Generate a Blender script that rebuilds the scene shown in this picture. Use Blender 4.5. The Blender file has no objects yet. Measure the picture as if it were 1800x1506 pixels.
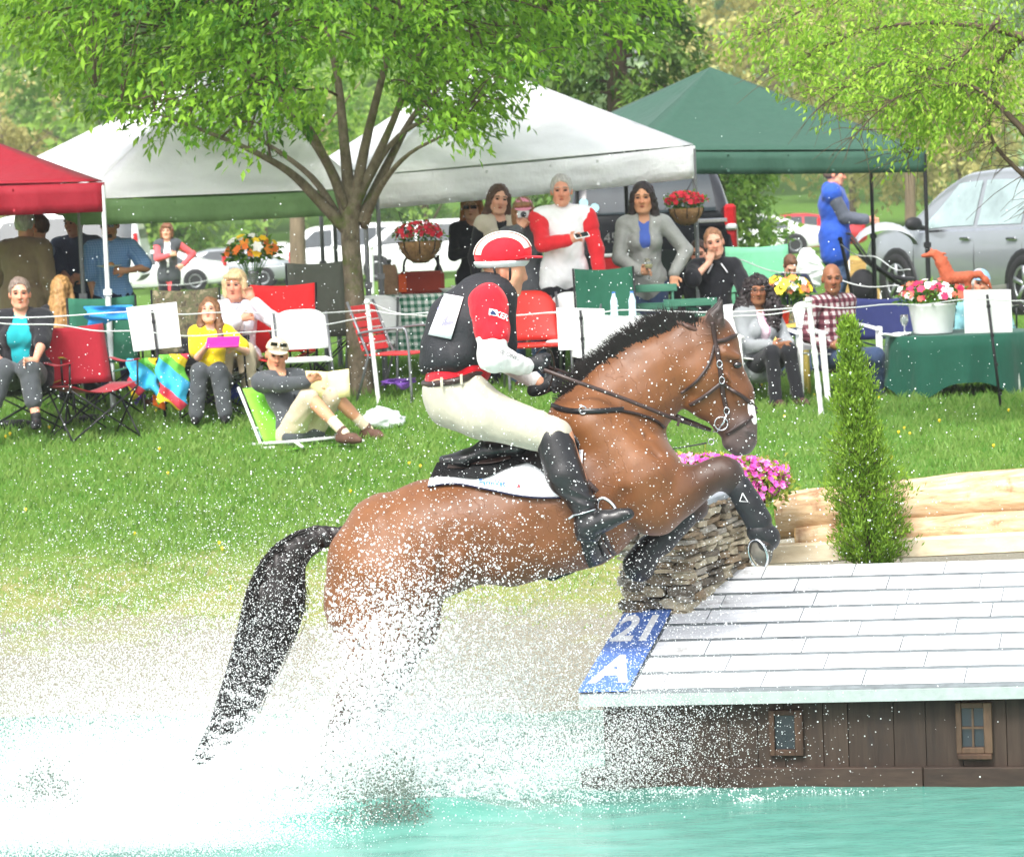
import bpy, bmesh, math, random
import numpy as np
from mathutils import Vector, Matrix
from mathutils.bvhtree import BVHTree
R = math.radians
random.seed(11)
rng = np.random.default_rng(7)
sc = bpy.context.scene
col = sc.collection
# ---------------------------------------------------------------- camera
FPX, PW, PH = 6000.0, 1800.0, 1506.0
CAM = np.array([0.0, 0.0, 2.75])
PITCH = math.atan((753 - 300) / FPX)
ROLL = R(2.3)
_f = np.array([0, math.cos(PITCH), -math.sin(PITCH)])
_r0 = np.array([1.0, 0, 0])
_u0 = np.array([0, math.sin(PITCH), math.cos(PITCH)])
_r = math.cos(ROLL) * _r0 - math.sin(ROLL) * _u0
_u = math.sin(ROLL) * _r0 + math.cos(ROLL) * _u0
cam = bpy.data.cameras.new('camera')
camo = bpy.data.objects.new('camera', cam)
col.objects.link(camo)
camo.matrix_world = Matrix(((_r[0], _u[0], -_f[0], CAM[0]), (_r[1], _u[1], -_f[1], CAM[1]),
                            (_r[2], _u[2], -_f[2], CAM[2]), (0, 0, 0, 1)))
cam.sensor_width = 36.0
cam.lens = FPX / PW * 36.0
cam.clip_start = 0.5
cam.clip_end = 3000
cam.dof.use_dof = True
cam.dof.focus_distance = 15.4
cam.dof.aperture_fstop = 9.0
sc.camera = camo
# ---------------------------------------------------------------- light
SUN_EL, SUN_AZ = R(50), R(203)      # azimuth clockwise from +Y, the light comes from behind and left of the camera
w = bpy.data.worlds.new('World'); sc.world = w; w.use_nodes = True
nt = w.node_tree; nt.nodes.clear()
sky = nt.nodes.new('ShaderNodeTexSky'); sky.sky_type = 'NISHITA'; sky.sun_disc = False
sky.sun_elevation = SUN_EL; sky.sun_rotation = SUN_AZ; sky.dust_density = 4.0; sky.air_density = 1.0; sky.ozone_density = 1.0
hs = nt.nodes.new('ShaderNodeHueSaturation'); hs.inputs['Saturation'].default_value = 0.28
bg = nt.nodes.new('ShaderNodeBackground'); bg.inputs['Strength'].default_value = 0.15
wo = nt.nodes.new('ShaderNodeOutputWorld')
nt.links.new(sky.outputs[0], hs.inputs['Color']); nt.links.new(hs.outputs[0], bg.inputs[0]); nt.links.new(bg.outputs[0], wo.inputs[0])
sl = bpy.data.lights.new('sun', 'SUN'); sl.energy = 1.5; sl.angle = R(14); sl.color = (1, 0.97, 0.92)
so = bpy.data.objects.new('sun', sl); col.objects.link(so)
_sd = Vector((math.sin(SUN_AZ) * math.cos(SUN_EL), math.cos(SUN_AZ) * math.cos(SUN_EL), math.sin(SUN_EL)))
so.rotation_euler = _sd.to_track_quat('Z', 'Y').to_euler(); so.location = _sd * 50
sc.view_settings.view_transform = 'Standard'; sc.view_settings.look = 'None'
sc.view_settings.exposure = 1.3; sc.view_settings.gamma = 1.0
sc.view_settings.use_curve_mapping = False

# ---------------------------------------------------------------- pixels to places
def ray(px, py):
    return _f + _r * ((px - 900) / FPX) + _u * ((753 - py) / FPX)
def at(px, py, d):
    v = ray(px, py); return CAM + v * (d / v[1])
def sm(a, b, x):
    t = np.clip((np.asarray(x, float) - a) / (b - a), 0, 1); return t * t * (3 - 2 * t)
def bump2(x, y):
    return (np.sin(x * 1.7 + .6 * y) * np.sin(y * 1.3 - .5 * x + 1) * .5 + .5 * np.sin(x * 4.1 + 2) * np.sin(y * 3.7 + x))
def G(x, y):
    x = np.asarray(x, float); y = np.asarray(y, float)
    yy = y + .35 * np.sin(x * .9 + 1) - .05 * x
    left = np.interp(yy, [-60, 2, 8, 11, 16.2, 17.5, 18.8, 21.5, 24, 26.5, 28.2, 29, 36, 60, 104, 150, 420],
                     [1.2, 1.15, -.35, -.4, -.35, 0, .05, .16, .36, .60, .80, .85, .86, .80, -.1, .2, 8.])
    right = np.interp(y, [16.95, 17.3, 24, 29, 31, 36], [-.35, .60, .60, .62, .66, .86])
    k = sm(.75, 1.5, x) * sm(16.9, 17.2, y)
    k = k * (1 - sm(34, 37, y))
    left = left - .32 * (1 - sm(-1, 3, x)) * sm(38, 50, y) * (1 - sm(110, 150, y))
    z = left * (1 - k) + np.maximum(left * 0 + right, -.4) * k
    return z + .02 * bump2(x, y) * sm(19, 22, y)
def ground(px, py):
    v = ray(px, py); d = np.linspace(14, 60, 4000)
    P = CAM[None] + v[None] * (d / v[1])[:, None]
    below = P[:, 2] < G(P[:, 0], P[:, 1])
    i = int(np.argmax(below)) if below.any() else len(d) - 1
    return P[i]
def foot(px, d, py=600):
    """the place on the ground under image column px at depth d"""
    for _ in range(4):
        p = at(px, py, d); z = float(G(p[0], d))
        v = np.array([p[0], d, z]) - CAM
        cz = v @ _f; py = 753 - FPX * (v @ _u) / cz
    return np.array([p[0], d, z])
def project(p):
    v = np.asarray(p) - CAM; cz = v @ _f
    return 900 + FPX * (v @ _r) / cz, 753 - FPX * (v @ _u) / cz

# ---------------------------------------------------------------- materials
MATS = {}
def lin(c):
    """sRGB 0-255 to linear"""
    return tuple((v / 255 / 12.92 if v / 255 <= .04045 else ((v / 255 + .055) / 1.055) ** 2.4) for v in c)
class NB:
    def __init__(s, name):
        s.m = bpy.data.materials.new(name); s.m.use_nodes = True; s.t = s.m.node_tree; s.t.nodes.clear()
        s.out = s.n('ShaderNodeOutputMaterial'); s.co = None
    def n(s, ty, **kw):
        o = s.t.nodes.new(ty)
        for k, v in kw.items(): setattr(o, k, v)
        return o
    def l(s, a, b): s.t.links.new(a, b)
    def coord(s, kind='Object'):
        if s.co is None: s.co = s.n('ShaderNodeTexCoord')
        return s.co.outputs[kind]
    def mapped(s, scale=(1, 1, 1), rot=(0, 0, 0), loc=(0, 0, 0)):
        m = s.n('ShaderNodeMapping'); s.l(s.coord(), m.inputs[0])
        m.inputs['Scale'].default_value = scale; m.inputs['Rotation'].default_value = rot; m.inputs['Location'].default_value = loc
        return m.outputs[0]
    def noise(s, scale=5, detail=4, rough=.6, vec=None):
        o = s.n('ShaderNodeTexNoise'); o.inputs['Scale'].default_value = scale; o.inputs['Detail'].default_value = detail
        o.inputs['Roughness'].default_value = rough; s.l(vec if vec is not None else s.coord(), o.inputs['Vector']); return o.outputs[0]
    def ramp(s, fac, stops):
        o = s.n('ShaderNodeValToRGB'); e = o.color_ramp.elements
        while len(e) < len(stops): e.new(.5)
        for i, (p, c) in enumerate(stops):
            e[i].position = p; e[i].color = (*c[:3], 1)
        s.l(fac, o.inputs[0]); return o.outputs[0]
    def mix(s, fac, a, b, mode='MIX'):
        o = s.n('ShaderNodeMix', data_type='RGBA', blend_type=mode)
        for v, k in ((fac, 0), (a, 6), (b, 7)):
            if hasattr(v, 'is_linked'): s.l(v, o.inputs[k])
            elif k == 0: o.inputs[0].default_value = v
            else: o.inputs[k].default_value = (*v[:3], 1)
        return o.outputs[2]
    def math(s, op, a, b=0.0):
        o = s.n('ShaderNodeMath', operation=op)
        for i, v in enumerate((a, b)):
            if hasattr(v, 'is_linked'): s.l(v, o.inputs[i])
            else: o.inputs[i].default_value = v
        return o.outputs[0]
    def attr(s, name): return s.n('ShaderNodeAttribute', attribute_name=name).outputs[0]
    def bump(s, h, strength=.3, dist=.01):
        o = s.n('ShaderNodeBump'); o.inputs['Strength'].default_value = strength; o.inputs['Distance'].default_value = dist
        s.l(h, o.inputs['Height']); return o.outputs[0]
    def bsdf(s, color, rough=.6, normal=None, metal=0, spec=.5, trans=0, coat=0, sheen=0, sss=0):
        p = s.n('ShaderNodeBsdfPrincipled')
        if hasattr(color, 'is_linked'): s.l(color, p.inputs['Base Color'])
        else: p.inputs['Base Color'].default_value = (*color[:3], 1)
        if hasattr(rough, 'is_linked'): s.l(rough, p.inputs['Roughness'])
        else: p.inputs['Roughness'].default_value = rough
        p.inputs['Metallic'].default_value = metal; p.inputs['Specular IOR Level'].default_value = spec
        p.inputs['Transmission Weight'].default_value = trans; p.inputs['Coat Weight'].default_value = coat
        p.inputs['Sheen Weight'].default_value = sheen
        if sss: p.inputs['Subsurface Weight'].default_value = sss; p.inputs['Subsurface Radius'].default_value = (.02, .008, .004); p.inputs['Subsurface Scale'].default_value = .3
        if normal is not None: s.l(normal, p.inputs['Normal'])
        s.l(p.outputs[0], s.out.inputs[0]); return p
def mat(name, rgb, rough=.65, var=.18, scale=12, bump=.25, bscale=None, bdist=.004, metal=0, spec=.4, coat=0, sheen=0, sss=0, stretch=None):
    """plain material: sRGB colour with procedural variation and fine relief"""
    if name in MATS: return MATS[name]
    b = NB(name); c = lin(rgb)
    vec = b.mapped(scale=stretch) if stretch else None
    n = b.noise(scale, 5, .6, vec)
    lo = tuple(max(0, v * (1 - var)) for v in c); hi = tuple(min(1, v * (1 + var)) for v in c)
    cc = b.ramp(n, [(.3, lo), (.7, hi)])
    nm = b.bump(b.noise(bscale or scale * 6, 3, .6, vec), bump, bdist) if bump else None
    b.bsdf(cc, rough, nm, metal, spec, 0, coat, sheen, sss)
    MATS[name] = b.m; return b.m
def fabric(name, rgb, rough=.85, fold=.6, sheen=.15):
    """cloth with soft folds and weave"""
    if name in MATS: return MATS[name]
    b = NB(name); c = lin(rgb)
    n1 = b.noise(9, 3, .5, b.mapped((1, 1, .5))); n2 = b.noise(400, 2, .5)
    cc = b.ramp(b.noise(14, 4, .6), [(.3, tuple(v * .93 for v in c)), (.7, tuple(min(1, v * 1.05) for v in c))])
    h = b.math('ADD', n1, b.math('MULTIPLY', n2, .06))
    b.bsdf(cc, rough, b.bump(h, fold, .03), 0, .25, sheen=sheen)
    MATS[name] = b.m; return b.m
def fabric_grid(name, base, line, sx, sz, wx=.18, mode='check', second=None):
    """woven check: lines along x and z of the object"""
    if name in MATS: return MATS[name]
    b = NB(name); sp = b.n('ShaderNodeSeparateXYZ'); b.l(b.coord(), sp.inputs[0])
    hx = b.math('ADD', sp.outputs[0], b.math('MULTIPLY', sp.outputs[1], .8))
    fx = b.math('LESS_THAN', b.math('FRACT', b.math('MULTIPLY', hx, sx)), wx)
    fz = b.math('LESS_THAN', b.math('FRACT', b.math('MULTIPLY', sp.outputs[2], sz)), wx)
    half = b.math('MULTIPLY', b.math('ADD', fx, fz), .5)
    mid = second or tuple((a + c) / 2 for a, c in zip(base, line))
    cc = b.ramp(half, [(.2, lin(base)), (.5, lin(mid)), (.8, lin(line))]); 
    cc.node.color_ramp.interpolation = 'CONSTANT'
    n1 = b.noise(9, 3, .5)
    b.bsdf(cc, .85, b.bump(n1, .5, .03), 0, .25, sheen=.1)
    MATS[name] = b.m; return b.m
def vcol(name, rough=.5, spec=.4, bump=.15, bscale=120, amp=.25, sss=0, coat=0, sheen=0, nscale=10):
    """material that reads the mesh's own colour layer 'col' (coat markings, skin, petals)"""
    if name in MATS: return MATS[name]
    b = NB(name); a = b.attr('col')
    n = b.noise(nscale, 5, .6)
    f = b.math('ADD', b.math('MULTIPLY', n, 2 * amp), 1 - amp)
    cc = b.mix(1.0, a, f, 'MULTIPLY')
    b.bsdf(cc, rough, b.bump(b.noise(bscale, 4, .6), bump, .004) if bump else None, 0, spec, sss=sss, coat=coat, sheen=sheen)
    MATS[name] = b.m; return b.m
def leafmat(name, c1, c2, trans=.45, rough=.5):
    """leaf: two greens by the mesh's random value, light passing through"""
    if name in MATS: return MATS[name]
    b = NB(name); a = b.n('ShaderNodeAttribute', attribute_name='rnd')
    cc = b.ramp(a.outputs['Fac'], [(0, lin(c1)), (1, lin(c2))])
    p = b.bsdf(cc, rough, spec=.3)
    t = b.n('ShaderNodeBsdfTranslucent'); b.l(cc, t.inputs[0])
    m = b.n('ShaderNodeMixShader'); m.inputs[0].default_value = trans
    b.l(p.outputs[0], m.inputs[1]); b.l(t.outputs[0], m.inputs[2]); b.l(m.outputs[0], b.out.inputs[0])
    MATS[name] = b.m; return b.m

# ---------------------------------------------------------------- meshes and objects
def meshnp(name, V, F, smooth=True):
    V = np.asarray(V, np.float32); me = bpy.data.meshes.new(name)
    if isinstance(F, np.ndarray):
        k = F.shape[1]; n = len(F)
        me.vertices.add(len(V)); me.vertices.foreach_set('co', V.ravel())
        me.loops.add(n * k); me.loops.foreach_set('vertex_index', F.astype(np.int32).ravel())
        me.polygons.add(n); me.polygons.foreach_set('loop_start', np.arange(0, n * k, k, dtype=np.int32))
        me.polygons.foreach_set('use_smooth', np.full(n, smooth))
        me.update(calc_edges=True)
    else:
        me.from_pydata([tuple(map(float, v)) for v in V], [], F); me.update()
        me.polygons.foreach_set('use_smooth', np.full(len(me.polygons), smooth))
    return me
def setcol(me, C, name='col'):
    a = me.color_attributes.new(name, 'FLOAT_COLOR', 'POINT')
    C = np.asarray(C, np.float32); C = np.concatenate([C, np.ones((len(C), 1), np.float32)], 1) if C.shape[1] == 3 else C
    a.data.foreach_set('color', C.ravel())
def setrnd(me, v, name='rnd'):
    a = me.attributes.new(name, 'FLOAT', 'POINT'); a.data.foreach_set('value', np.asarray(v, np.float32))
def obj(name, me, m, parent=None):
    o = bpy.data.objects.new(name, me); col.objects.link(o)
    if m is not None and not me.materials: me.materials.append(m)
    if parent is not None: o.parent = parent
    return o
def tag(o, label=None, cat=None, group=None, kind=None):
    for k, v in (('label', label), ('category', cat), ('group', group), ('kind', kind)):
        if v: o[k] = v
    return o
def thing(name, label, cat, loc=(0, 0, 0), rotz=0, group=None):
    o = bpy.data.objects.new(name, None); col.objects.link(o); o.empty_display_size = .1
    o.location = [float(v) for v in loc]; o.rotation_euler = (0, 0, rotz)
    return tag(o, label, cat, group)
def copy_tree(o, parent=None):
    c = o.copy(); col.objects.link(c); c.parent = parent
    for ch in list(o.children): copy_tree(ch, c)
    return c
class MB:
    """collects simple solids into one mesh"""
    def __init__(s): s.V = []; s.F = []
    def add(s, V, F):
        n = len(s.V); s.V += [tuple(map(float, v)) for v in V]; s.F += [tuple(i + n for i in f) for f in F]; return s
    def box(s, c, size, rot=None):
        h = np.array(size) / 2.0
        P = np.array([(x, y, z) for x in (-1, 1) for y in (-1, 1) for z in (-1, 1)], float) * h
        if rot is not None: P = P @ np.array(rot).T
        return s.add(P + np.array(c), [(0, 1, 3, 2), (4, 6, 7, 5), (0, 4, 5, 1), (2, 3, 7, 6), (0, 2, 6, 4), (1, 5, 7, 3)])
    def beam(s, a, b, w, h, up=(0, 0, 1)):
        a = np.array(a, float); b = np.array(b, float); d = b - a; L = np.linalg.norm(d); d = d / L
        x = np.cross(d, up); 
        if np.linalg.norm(x) < 1e-4: x = np.cross(d, (0, 1, 0))
        x /= np.linalg.norm(x); z = np.cross(x, d)
        return s.box((a + b) / 2, (w, L, h), np.array([x, d, z]).T)
    def tube(s, pts, r, n=7, cap=True, flat=None):
        pts = np.array(pts, float); m = len(pts); r = np.full(m, r) if np.isscalar(r) else np.array(r, float)
        t = np.gradient(pts, axis=0); t /= np.linalg.norm(t, axis=1)[:, None] + 1e-9
        ref = np.array([0, 0, 1.]) if abs(t[0][2]) < .9 else np.array([0, 1., 0])
        V = []; x = np.cross(t[0], ref); x /= np.linalg.norm(x)
        for i in range(m):
            x = x - t[i] * (x @ t[i]); x /= np.linalg.norm(x) + 1e-9; y = np.cross(t[i], x)
            for k in range(n):
                a = 2 * math.pi * k / n; V.append(pts[i] + r[i] * (math.cos(a) * x + math.sin(a) * y * (flat or 1)))
        F = [(i * n + k, i * n + (k + 1) % n, (i + 1) * n + (k + 1) % n, (i + 1) * n + k) for i in range(m - 1) for k in range(n)]
        if cap: F += [tuple(range(n))[::-1], tuple((m - 1) * n + k for k in range(n))]
        return s.add(V, F)
    def lathe(s, prof, c=(0, 0, 0), n=16, sx=1, sy=1):
        c = np.array(c, float); V = []
        for r, z in prof:
            for k in range(n):
                a = 2 * math.pi * k / n; V.append(c + (r * math.cos(a) * sx, r * math.sin(a) * sy, z))
        m = len(prof)
        F = [(i * n + k, i * n + (k + 1) % n, (i + 1) * n + (k + 1) % n, (i + 1) * n + k) for i in range(m - 1) for k in range(n)]
        F += [tuple(range(n))[::-1], tuple((m - 1) * n + k for k in range(n))]
        return s.add(V, F)
    def grid(s, P):
        P = np.asarray(P, float); a, b = P.shape[:2]
        return s.add(P.reshape(-1, 3), [(i * b + j, i * b + j + 1, (i + 1) * b + j + 1, (i + 1) * b + j) for i in range(a - 1) for j in range(b - 1)])
    def slab(s, P, th):
        """a grid surface with thickness th (vector)"""
        P = np.asarray(P, float); a, b = P.shape[:2]; th = np.array(th, float)
        V = np.concatenate([P.reshape(-1, 3), (P + th).reshape(-1, 3)]); N = a * b
        F = [(i * b + j, i * b + j + 1, (i + 1) * b + j + 1, (i + 1) * b + j) for i in range(a - 1) for j in range(b - 1)]
        F += [tuple(N + k for k in f[::-1]) for f in F]
        per = [(0, j) for j in range(b)] + [(i, b - 1) for i in range(1, a)] + [(a - 1, j) for j in range(b - 2, -1, -1)] + [(i, 0) for i in range(a - 2, 0, -1)]
        idx = [i * b + j for i, j in per]
        F += [(idx[k], N + idx[k], N + idx[(k + 1) % len(idx)], idx[(k + 1) % len(idx)]) for k in range(len(idx))]
        return s.add(V, F)
    def prism(s, outline, th):
        """flat outline (3D points) pushed along vector th"""
        O = np.array(outline, float); n = len(O); V = np.concatenate([O, O + np.array(th, float)])
        return s.add(V, [tuple(range(n)), tuple(range(2 * n - 1, n - 1, -1))] + [(k, k + n, (k + 1) % n + n, (k + 1) % n) for k in range(n)])
    def build(s, name, m, parent=None, smooth=False, bev=0, sub=0, fix=True):
        me = bpy.data.meshes.new(name); me.from_pydata(s.V, [], s.F); me.update()
        if fix:
            bm = bmesh.new(); bm.from_mesh(me); bmesh.ops.recalc_face_normals(bm, faces=bm.faces); bm.to_mesh(me); bm.free()
        me.polygons.foreach_set('use_smooth', np.full(len(me.polygons), bool(smooth)))
        o = obj(name, me, m, parent)
        if bev:
            b = o.modifiers.new('bevel', 'BEVEL'); b.width = bev; b.segments = 1; b.limit_method = 'ANGLE'
        if sub:
            b = o.modifiers.new('subdivision', 'SUBSURF'); b.levels = sub; b.render_levels = sub
        return o
def rotz(a): c, s = math.cos(a), math.sin(a); return np.array([[c, -s, 0], [s, c, 0], [0, 0, 1.]])
def rotx(a): c, s = math.cos(a), math.sin(a); return np.array([[1., 0, 0], [0, c, -s], [0, s, c]])
def roty(a): c, s = math.cos(a), math.sin(a); return np.array([[c, 0, s], [0, 1., 0], [-s, 0, c]])
def curve(pts, n=24):
    """smooth line through the given points"""
    P = np.array(pts, float); m = len(P)
    if m == 2: return P[0] + (P[1] - P[0]) * np.linspace(0, 1, n)[:, None]
    t = np.linspace(0, m - 1, n); i = np.clip(t.astype(int), 0, m - 2); f = (t - i)[:, None]
    p1 = P[i]; p2 = P[i + 1]; p0 = P[np.maximum(i - 1, 0)]; p3 = P[np.minimum(i + 2, m - 1)]
    return .5 * ((2 * p1) + (-p0 + p2) * f + (2 * p0 - 5 * p1 + 4 * p2 - p3) * f ** 2 + (-p0 + 3 * p1 - 3 * p2 + p3) * f ** 3)
def text_mesh(body, size, bold=0.0):
    cu = bpy.data.curves.new('lettering', 'FONT'); cu.body = body; cu.size = size; cu.align_x = 'CENTER'; cu.align_y = 'CENTER'; cu.offset = bold; cu.resolution_u = 3
    o = bpy.data.objects.new('lettering', cu); col.objects.link(o)
    bpy.context.view_layer.update()
    me = bpy.data.meshes.new_from_object(o.evaluated_get(bpy.context.evaluated_depsgraph_get()))
    bpy.data.objects.remove(o); bpy.data.curves.remove(cu)
    return me
def text(name, body, size, origin, ux, uz, m, parent, bold=0.0, stretch=(1, 1)):
    """flat lettering lying in the plane spanned by ux (reading direction) and uz"""
    me = text_mesh(body, size, bold); V = np.zeros(len(me.vertices) * 3); me.vertices.foreach_get('co', V); V = V.reshape(-1, 3)
    W = np.array(origin) + V[:, :1] * stretch[0] * np.array(ux) + V[:, 1:2] * stretch[1] * np.array(uz)
    me.vertices.foreach_set('co', W.astype(np.float32).ravel()); me.update(); me.materials.clear()
    return obj(name, me, m, parent)

# ---------------------------------------------------------------- implicit bodies (smooth unions turned into one skin)
def unit(v): v = np.array(v, float); return v / (np.linalg.norm(v) + 1e-12)
class Body:
    def __init__(s, k=.04): s.P = []; s.k = k
    def cone(s, a, b, ra, rb=None, k=None, c=None, fl=None, op='u'):
        rb = ra if rb is None else rb
        s.P.append(('c', np.array(a, float), np.array(b, float), ra, rb, k, c, np.array(fl, float) if fl is not None else None, op)); return s
    def chain(s, pts, k=None, c=None, fl=None):
        for p, q in zip(pts[:-1], pts[1:]): s.cone(p[:3], q[:3], p[3], q[3], k, c, fl)
        return s
    def ell(s, c0, r, rot=None, k=None, c=None, op='u'):
        s.P.append(('e', np.array(c0, float), np.array(r, float), None if rot is None else np.array(rot, float), None, k, c, None, op)); return s
    @staticmethod
    def dist(p, X):
        if p[0] == 'c':
            a, b, ra, rb, fl = p[1], p[2], p[3], p[4], p[7]
            if fl is not None: X = X / fl; a = a / fl; b = b / fl
            ba = b - a; L2 = ba @ ba + 1e-12
            t = np.clip((X - a) @ ba / L2, 0, 1)
            d = np.sqrt(((X - a - t[..., None] * ba) ** 2).sum(-1)) - (ra + (rb - ra) * t)
            return d if fl is None else d * min(1, fl.min())
        q = X - p[1]
        if p[3] is not None: q = q @ p[3]
        k0 = np.sqrt(((q / p[2]) ** 2).sum(-1)); k1 = np.sqrt(((q / p[2] ** 2) ** 2).sum(-1)) + 1e-9
        return k0 * (k0 - 1) / k1
    def bbox(s, p):
        if p[0] == 'c':
            f = p[7] if p[7] is not None else np.ones(3)
            r = max(p[3], p[4]) * f
            return np.minimum(p[1], p[2]) - r, np.maximum(p[1], p[2]) + r
        r = p[2] if p[3] is None else np.full(3, p[2].max())
        return p[1] - r, p[1] + r
    def mesh(s, h, disp=None, clip=None, colors=False, sig=.02):
        bb = [s.bbox(p) for p in s.P if p[8] == 'u']
        lo = np.min([b[0] for b in bb], 0) - 3 * h; hi = np.max([b[1] for b in bb], 0) + 3 * h
        n = np.ceil((hi - lo) / h).astype(int) + 1
        ax = [lo[i] + h * np.arange(n[i]) for i in range(3)]
        F = np.full(n, .2, np.float64)
        for p in s.P:
            k = s.k if p[5] is None else p[5]
            b0, b1 = s.bbox(p); m = k + 3 * h + (.03 if disp else 0)
            i0 = np.clip(np.floor((b0 - m - lo) / h).astype(int), 0, n); i1 = np.clip(np.ceil((b1 + m - lo) / h).astype(int) + 1, 0, n)
            if (i1 <= i0).any(): continue
            sl = tuple(slice(i0[j], i1[j]) for j in range(3))
            X = np.stack(np.meshgrid(*[ax[j][sl[j]] for j in range(3)], indexing='ij'), -1)
            d = s.dist(p, X); f = F[sl]
            if p[8] == 'u':
                hh = np.maximum(k - np.abs(f - d), 0) / max(k, 1e-6); F[sl] = np.minimum(f, d) - hh * hh * k * .25
            else:
                hh = np.maximum(k - np.abs(f + d), 0) / max(k, 1e-6); F[sl] = np.maximum(f, -d) + hh * hh * k * .25
        if disp is not None or clip is not None:
            X = np.stack(np.meshgrid(*ax, indexing='ij'), -1)
            if disp is not None: F = F + disp(X)
            if clip is not None: F = np.maximum(F, clip(X))
        V, Q = surfnet(F, lo, h)
        if not colors: return V, Q
        C = np.zeros((len(V), 3)); W = np.full(len(V), 1e-9)
        for p in s.P:
            if p[6] is None or p[8] != 'u': continue
            wgt = np.exp(-np.clip(s.dist(p, V), -.03, 1) / sig); W += wgt; C += wgt[:, None] * np.array(p[6])
        return V, Q, C / W[:, None]
def surfnet(F, lo, h):
    S = F < 0
    n = np.array(F.shape)
    c = S[:-1, :-1, :-1].astype(np.int8)
    tot = sum(S[i:n[0] - 1 + i, j:n[1] - 1 + j, k:n[2] - 1 + k].astype(np.int8) for i in (0, 1) for j in (0, 1) for k in (0, 1))
    act = (tot > 0) & (tot < 8)
    idx = -np.ones(act.shape, np.int64); I = np.argwhere(act); idx[act] = np.arange(len(I))
    acc = np.zeros((len(I), 3)); cnt = np.zeros(len(I))
    cor = {(i, j, k): F[I[:, 0] + i, I[:, 1] + j, I[:, 2] + k] for i in (0, 1) for j in (0, 1) for k in (0, 1)}
    for a in cor:
        for d in range(3):
            if a[d] == 0:
                b = list(a); b[d] = 1; b = tuple(b)
                fa, fb = cor[a], cor[b]; x = (fa < 0) != (fb < 0)
                t = np.where(x, fa / np.where(x, fa - fb, 1), 0)
                P = np.tile(np.array(a, float), (len(I), 1)); P[:, d] += t
                acc[x] += P[x]; cnt[x] += 1
    V = lo + h * (I + acc / np.maximum(cnt, 1)[:, None])
    Q = []
    for d in range(3):
        e, f = [(1, 2), (2, 0), (0, 1)][d]
        s0 = [slice(None)] * 3; s1 = [slice(None)] * 3; s0[d] = slice(0, -1); s1[d] = slice(1, None)
        A = S[tuple(s0)]; B = S[tuple(s1)]
        X = np.argwhere(A != B); ok = (X[:, e] > 0) & (X[:, f] > 0) & (X[:, e] < n[e] - 1) & (X[:, f] < n[f] - 1); X = X[ok]
        fl = A[tuple(X.T)]
        def g(de, df):
            Y = X.copy(); Y[:, e] += de; Y[:, f] += df; return idx[tuple(Y.T)]
        q = np.stack([g(-1, -1), g(0, -1), g(0, 0), g(-1, 0)], 1)
        q[~fl] = q[~fl][:, ::-1]; Q.append(q)
    return V, np.concatenate(Q)
def relax(V, Q, it=1, lam=.5):
    for _ in range(it):
        A = np.zeros_like(V); c = np.zeros(len(V))
        for i in range(4):
            for j in (1, 3):
                np.add.at(A, Q[:, i], V[Q[:, (i + j) % 4]]); np.add.at(c, Q[:, i], 1)
        V = V + lam * (A / np.maximum(c, 1)[:, None] - V)
    return V
def skin(name, body, h, m, parent=None, disp=None, clip=None, colors=False, sig=.02, it=1):
    r = body.mesh(h, disp, clip, colors, sig)
    V = relax(r[0], r[1], it, .5) if it else r[0]
    me = meshnp(name, V, r[1]); 
    if colors: setcol(me, r[2])
    o = obj(name, me, m, parent); o['_'] = 0; del o['_']
    return o
def bvh_of(o, off=(0, 0, 0)):
    V = np.zeros(len(o.data.vertices) * 3); o.data.vertices.foreach_get('co', V); V = V.reshape(-1, 3) + np.array(off)
    return BVHTree.FromPolygons([Vector(v) for v in V], [tuple(p.vertices) for p in o.data.polygons])
def leaf_mesh(P, D, N, L, Wd, fold=.25):
    """leaves: P base, D direction, N up-ish, L length, Wd width; four triangles each"""
    n = len(P); D = D / (np.linalg.norm(D, axis=1)[:, None] + 1e-9)
    X = np.cross(D, N); X /= np.linalg.norm(X, axis=1)[:, None] + 1e-9; Z = np.cross(X, D)
    L = L[:, None]; Wd = Wd[:, None]
    V = np.stack([P, P + D * L * .45 + X * Wd * .5 + Z * Wd * fold, P + D * L, P + D * L * .45 - X * Wd * .5 + Z * Wd * fold, ], 1).reshape(-1, 3)
    b = np.arange(n)[:, None] * 4
    F = np.concatenate([b + np.array([[0, 1, 2]]), b + np.array([[0, 2, 3]])])
    return V, F
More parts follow.
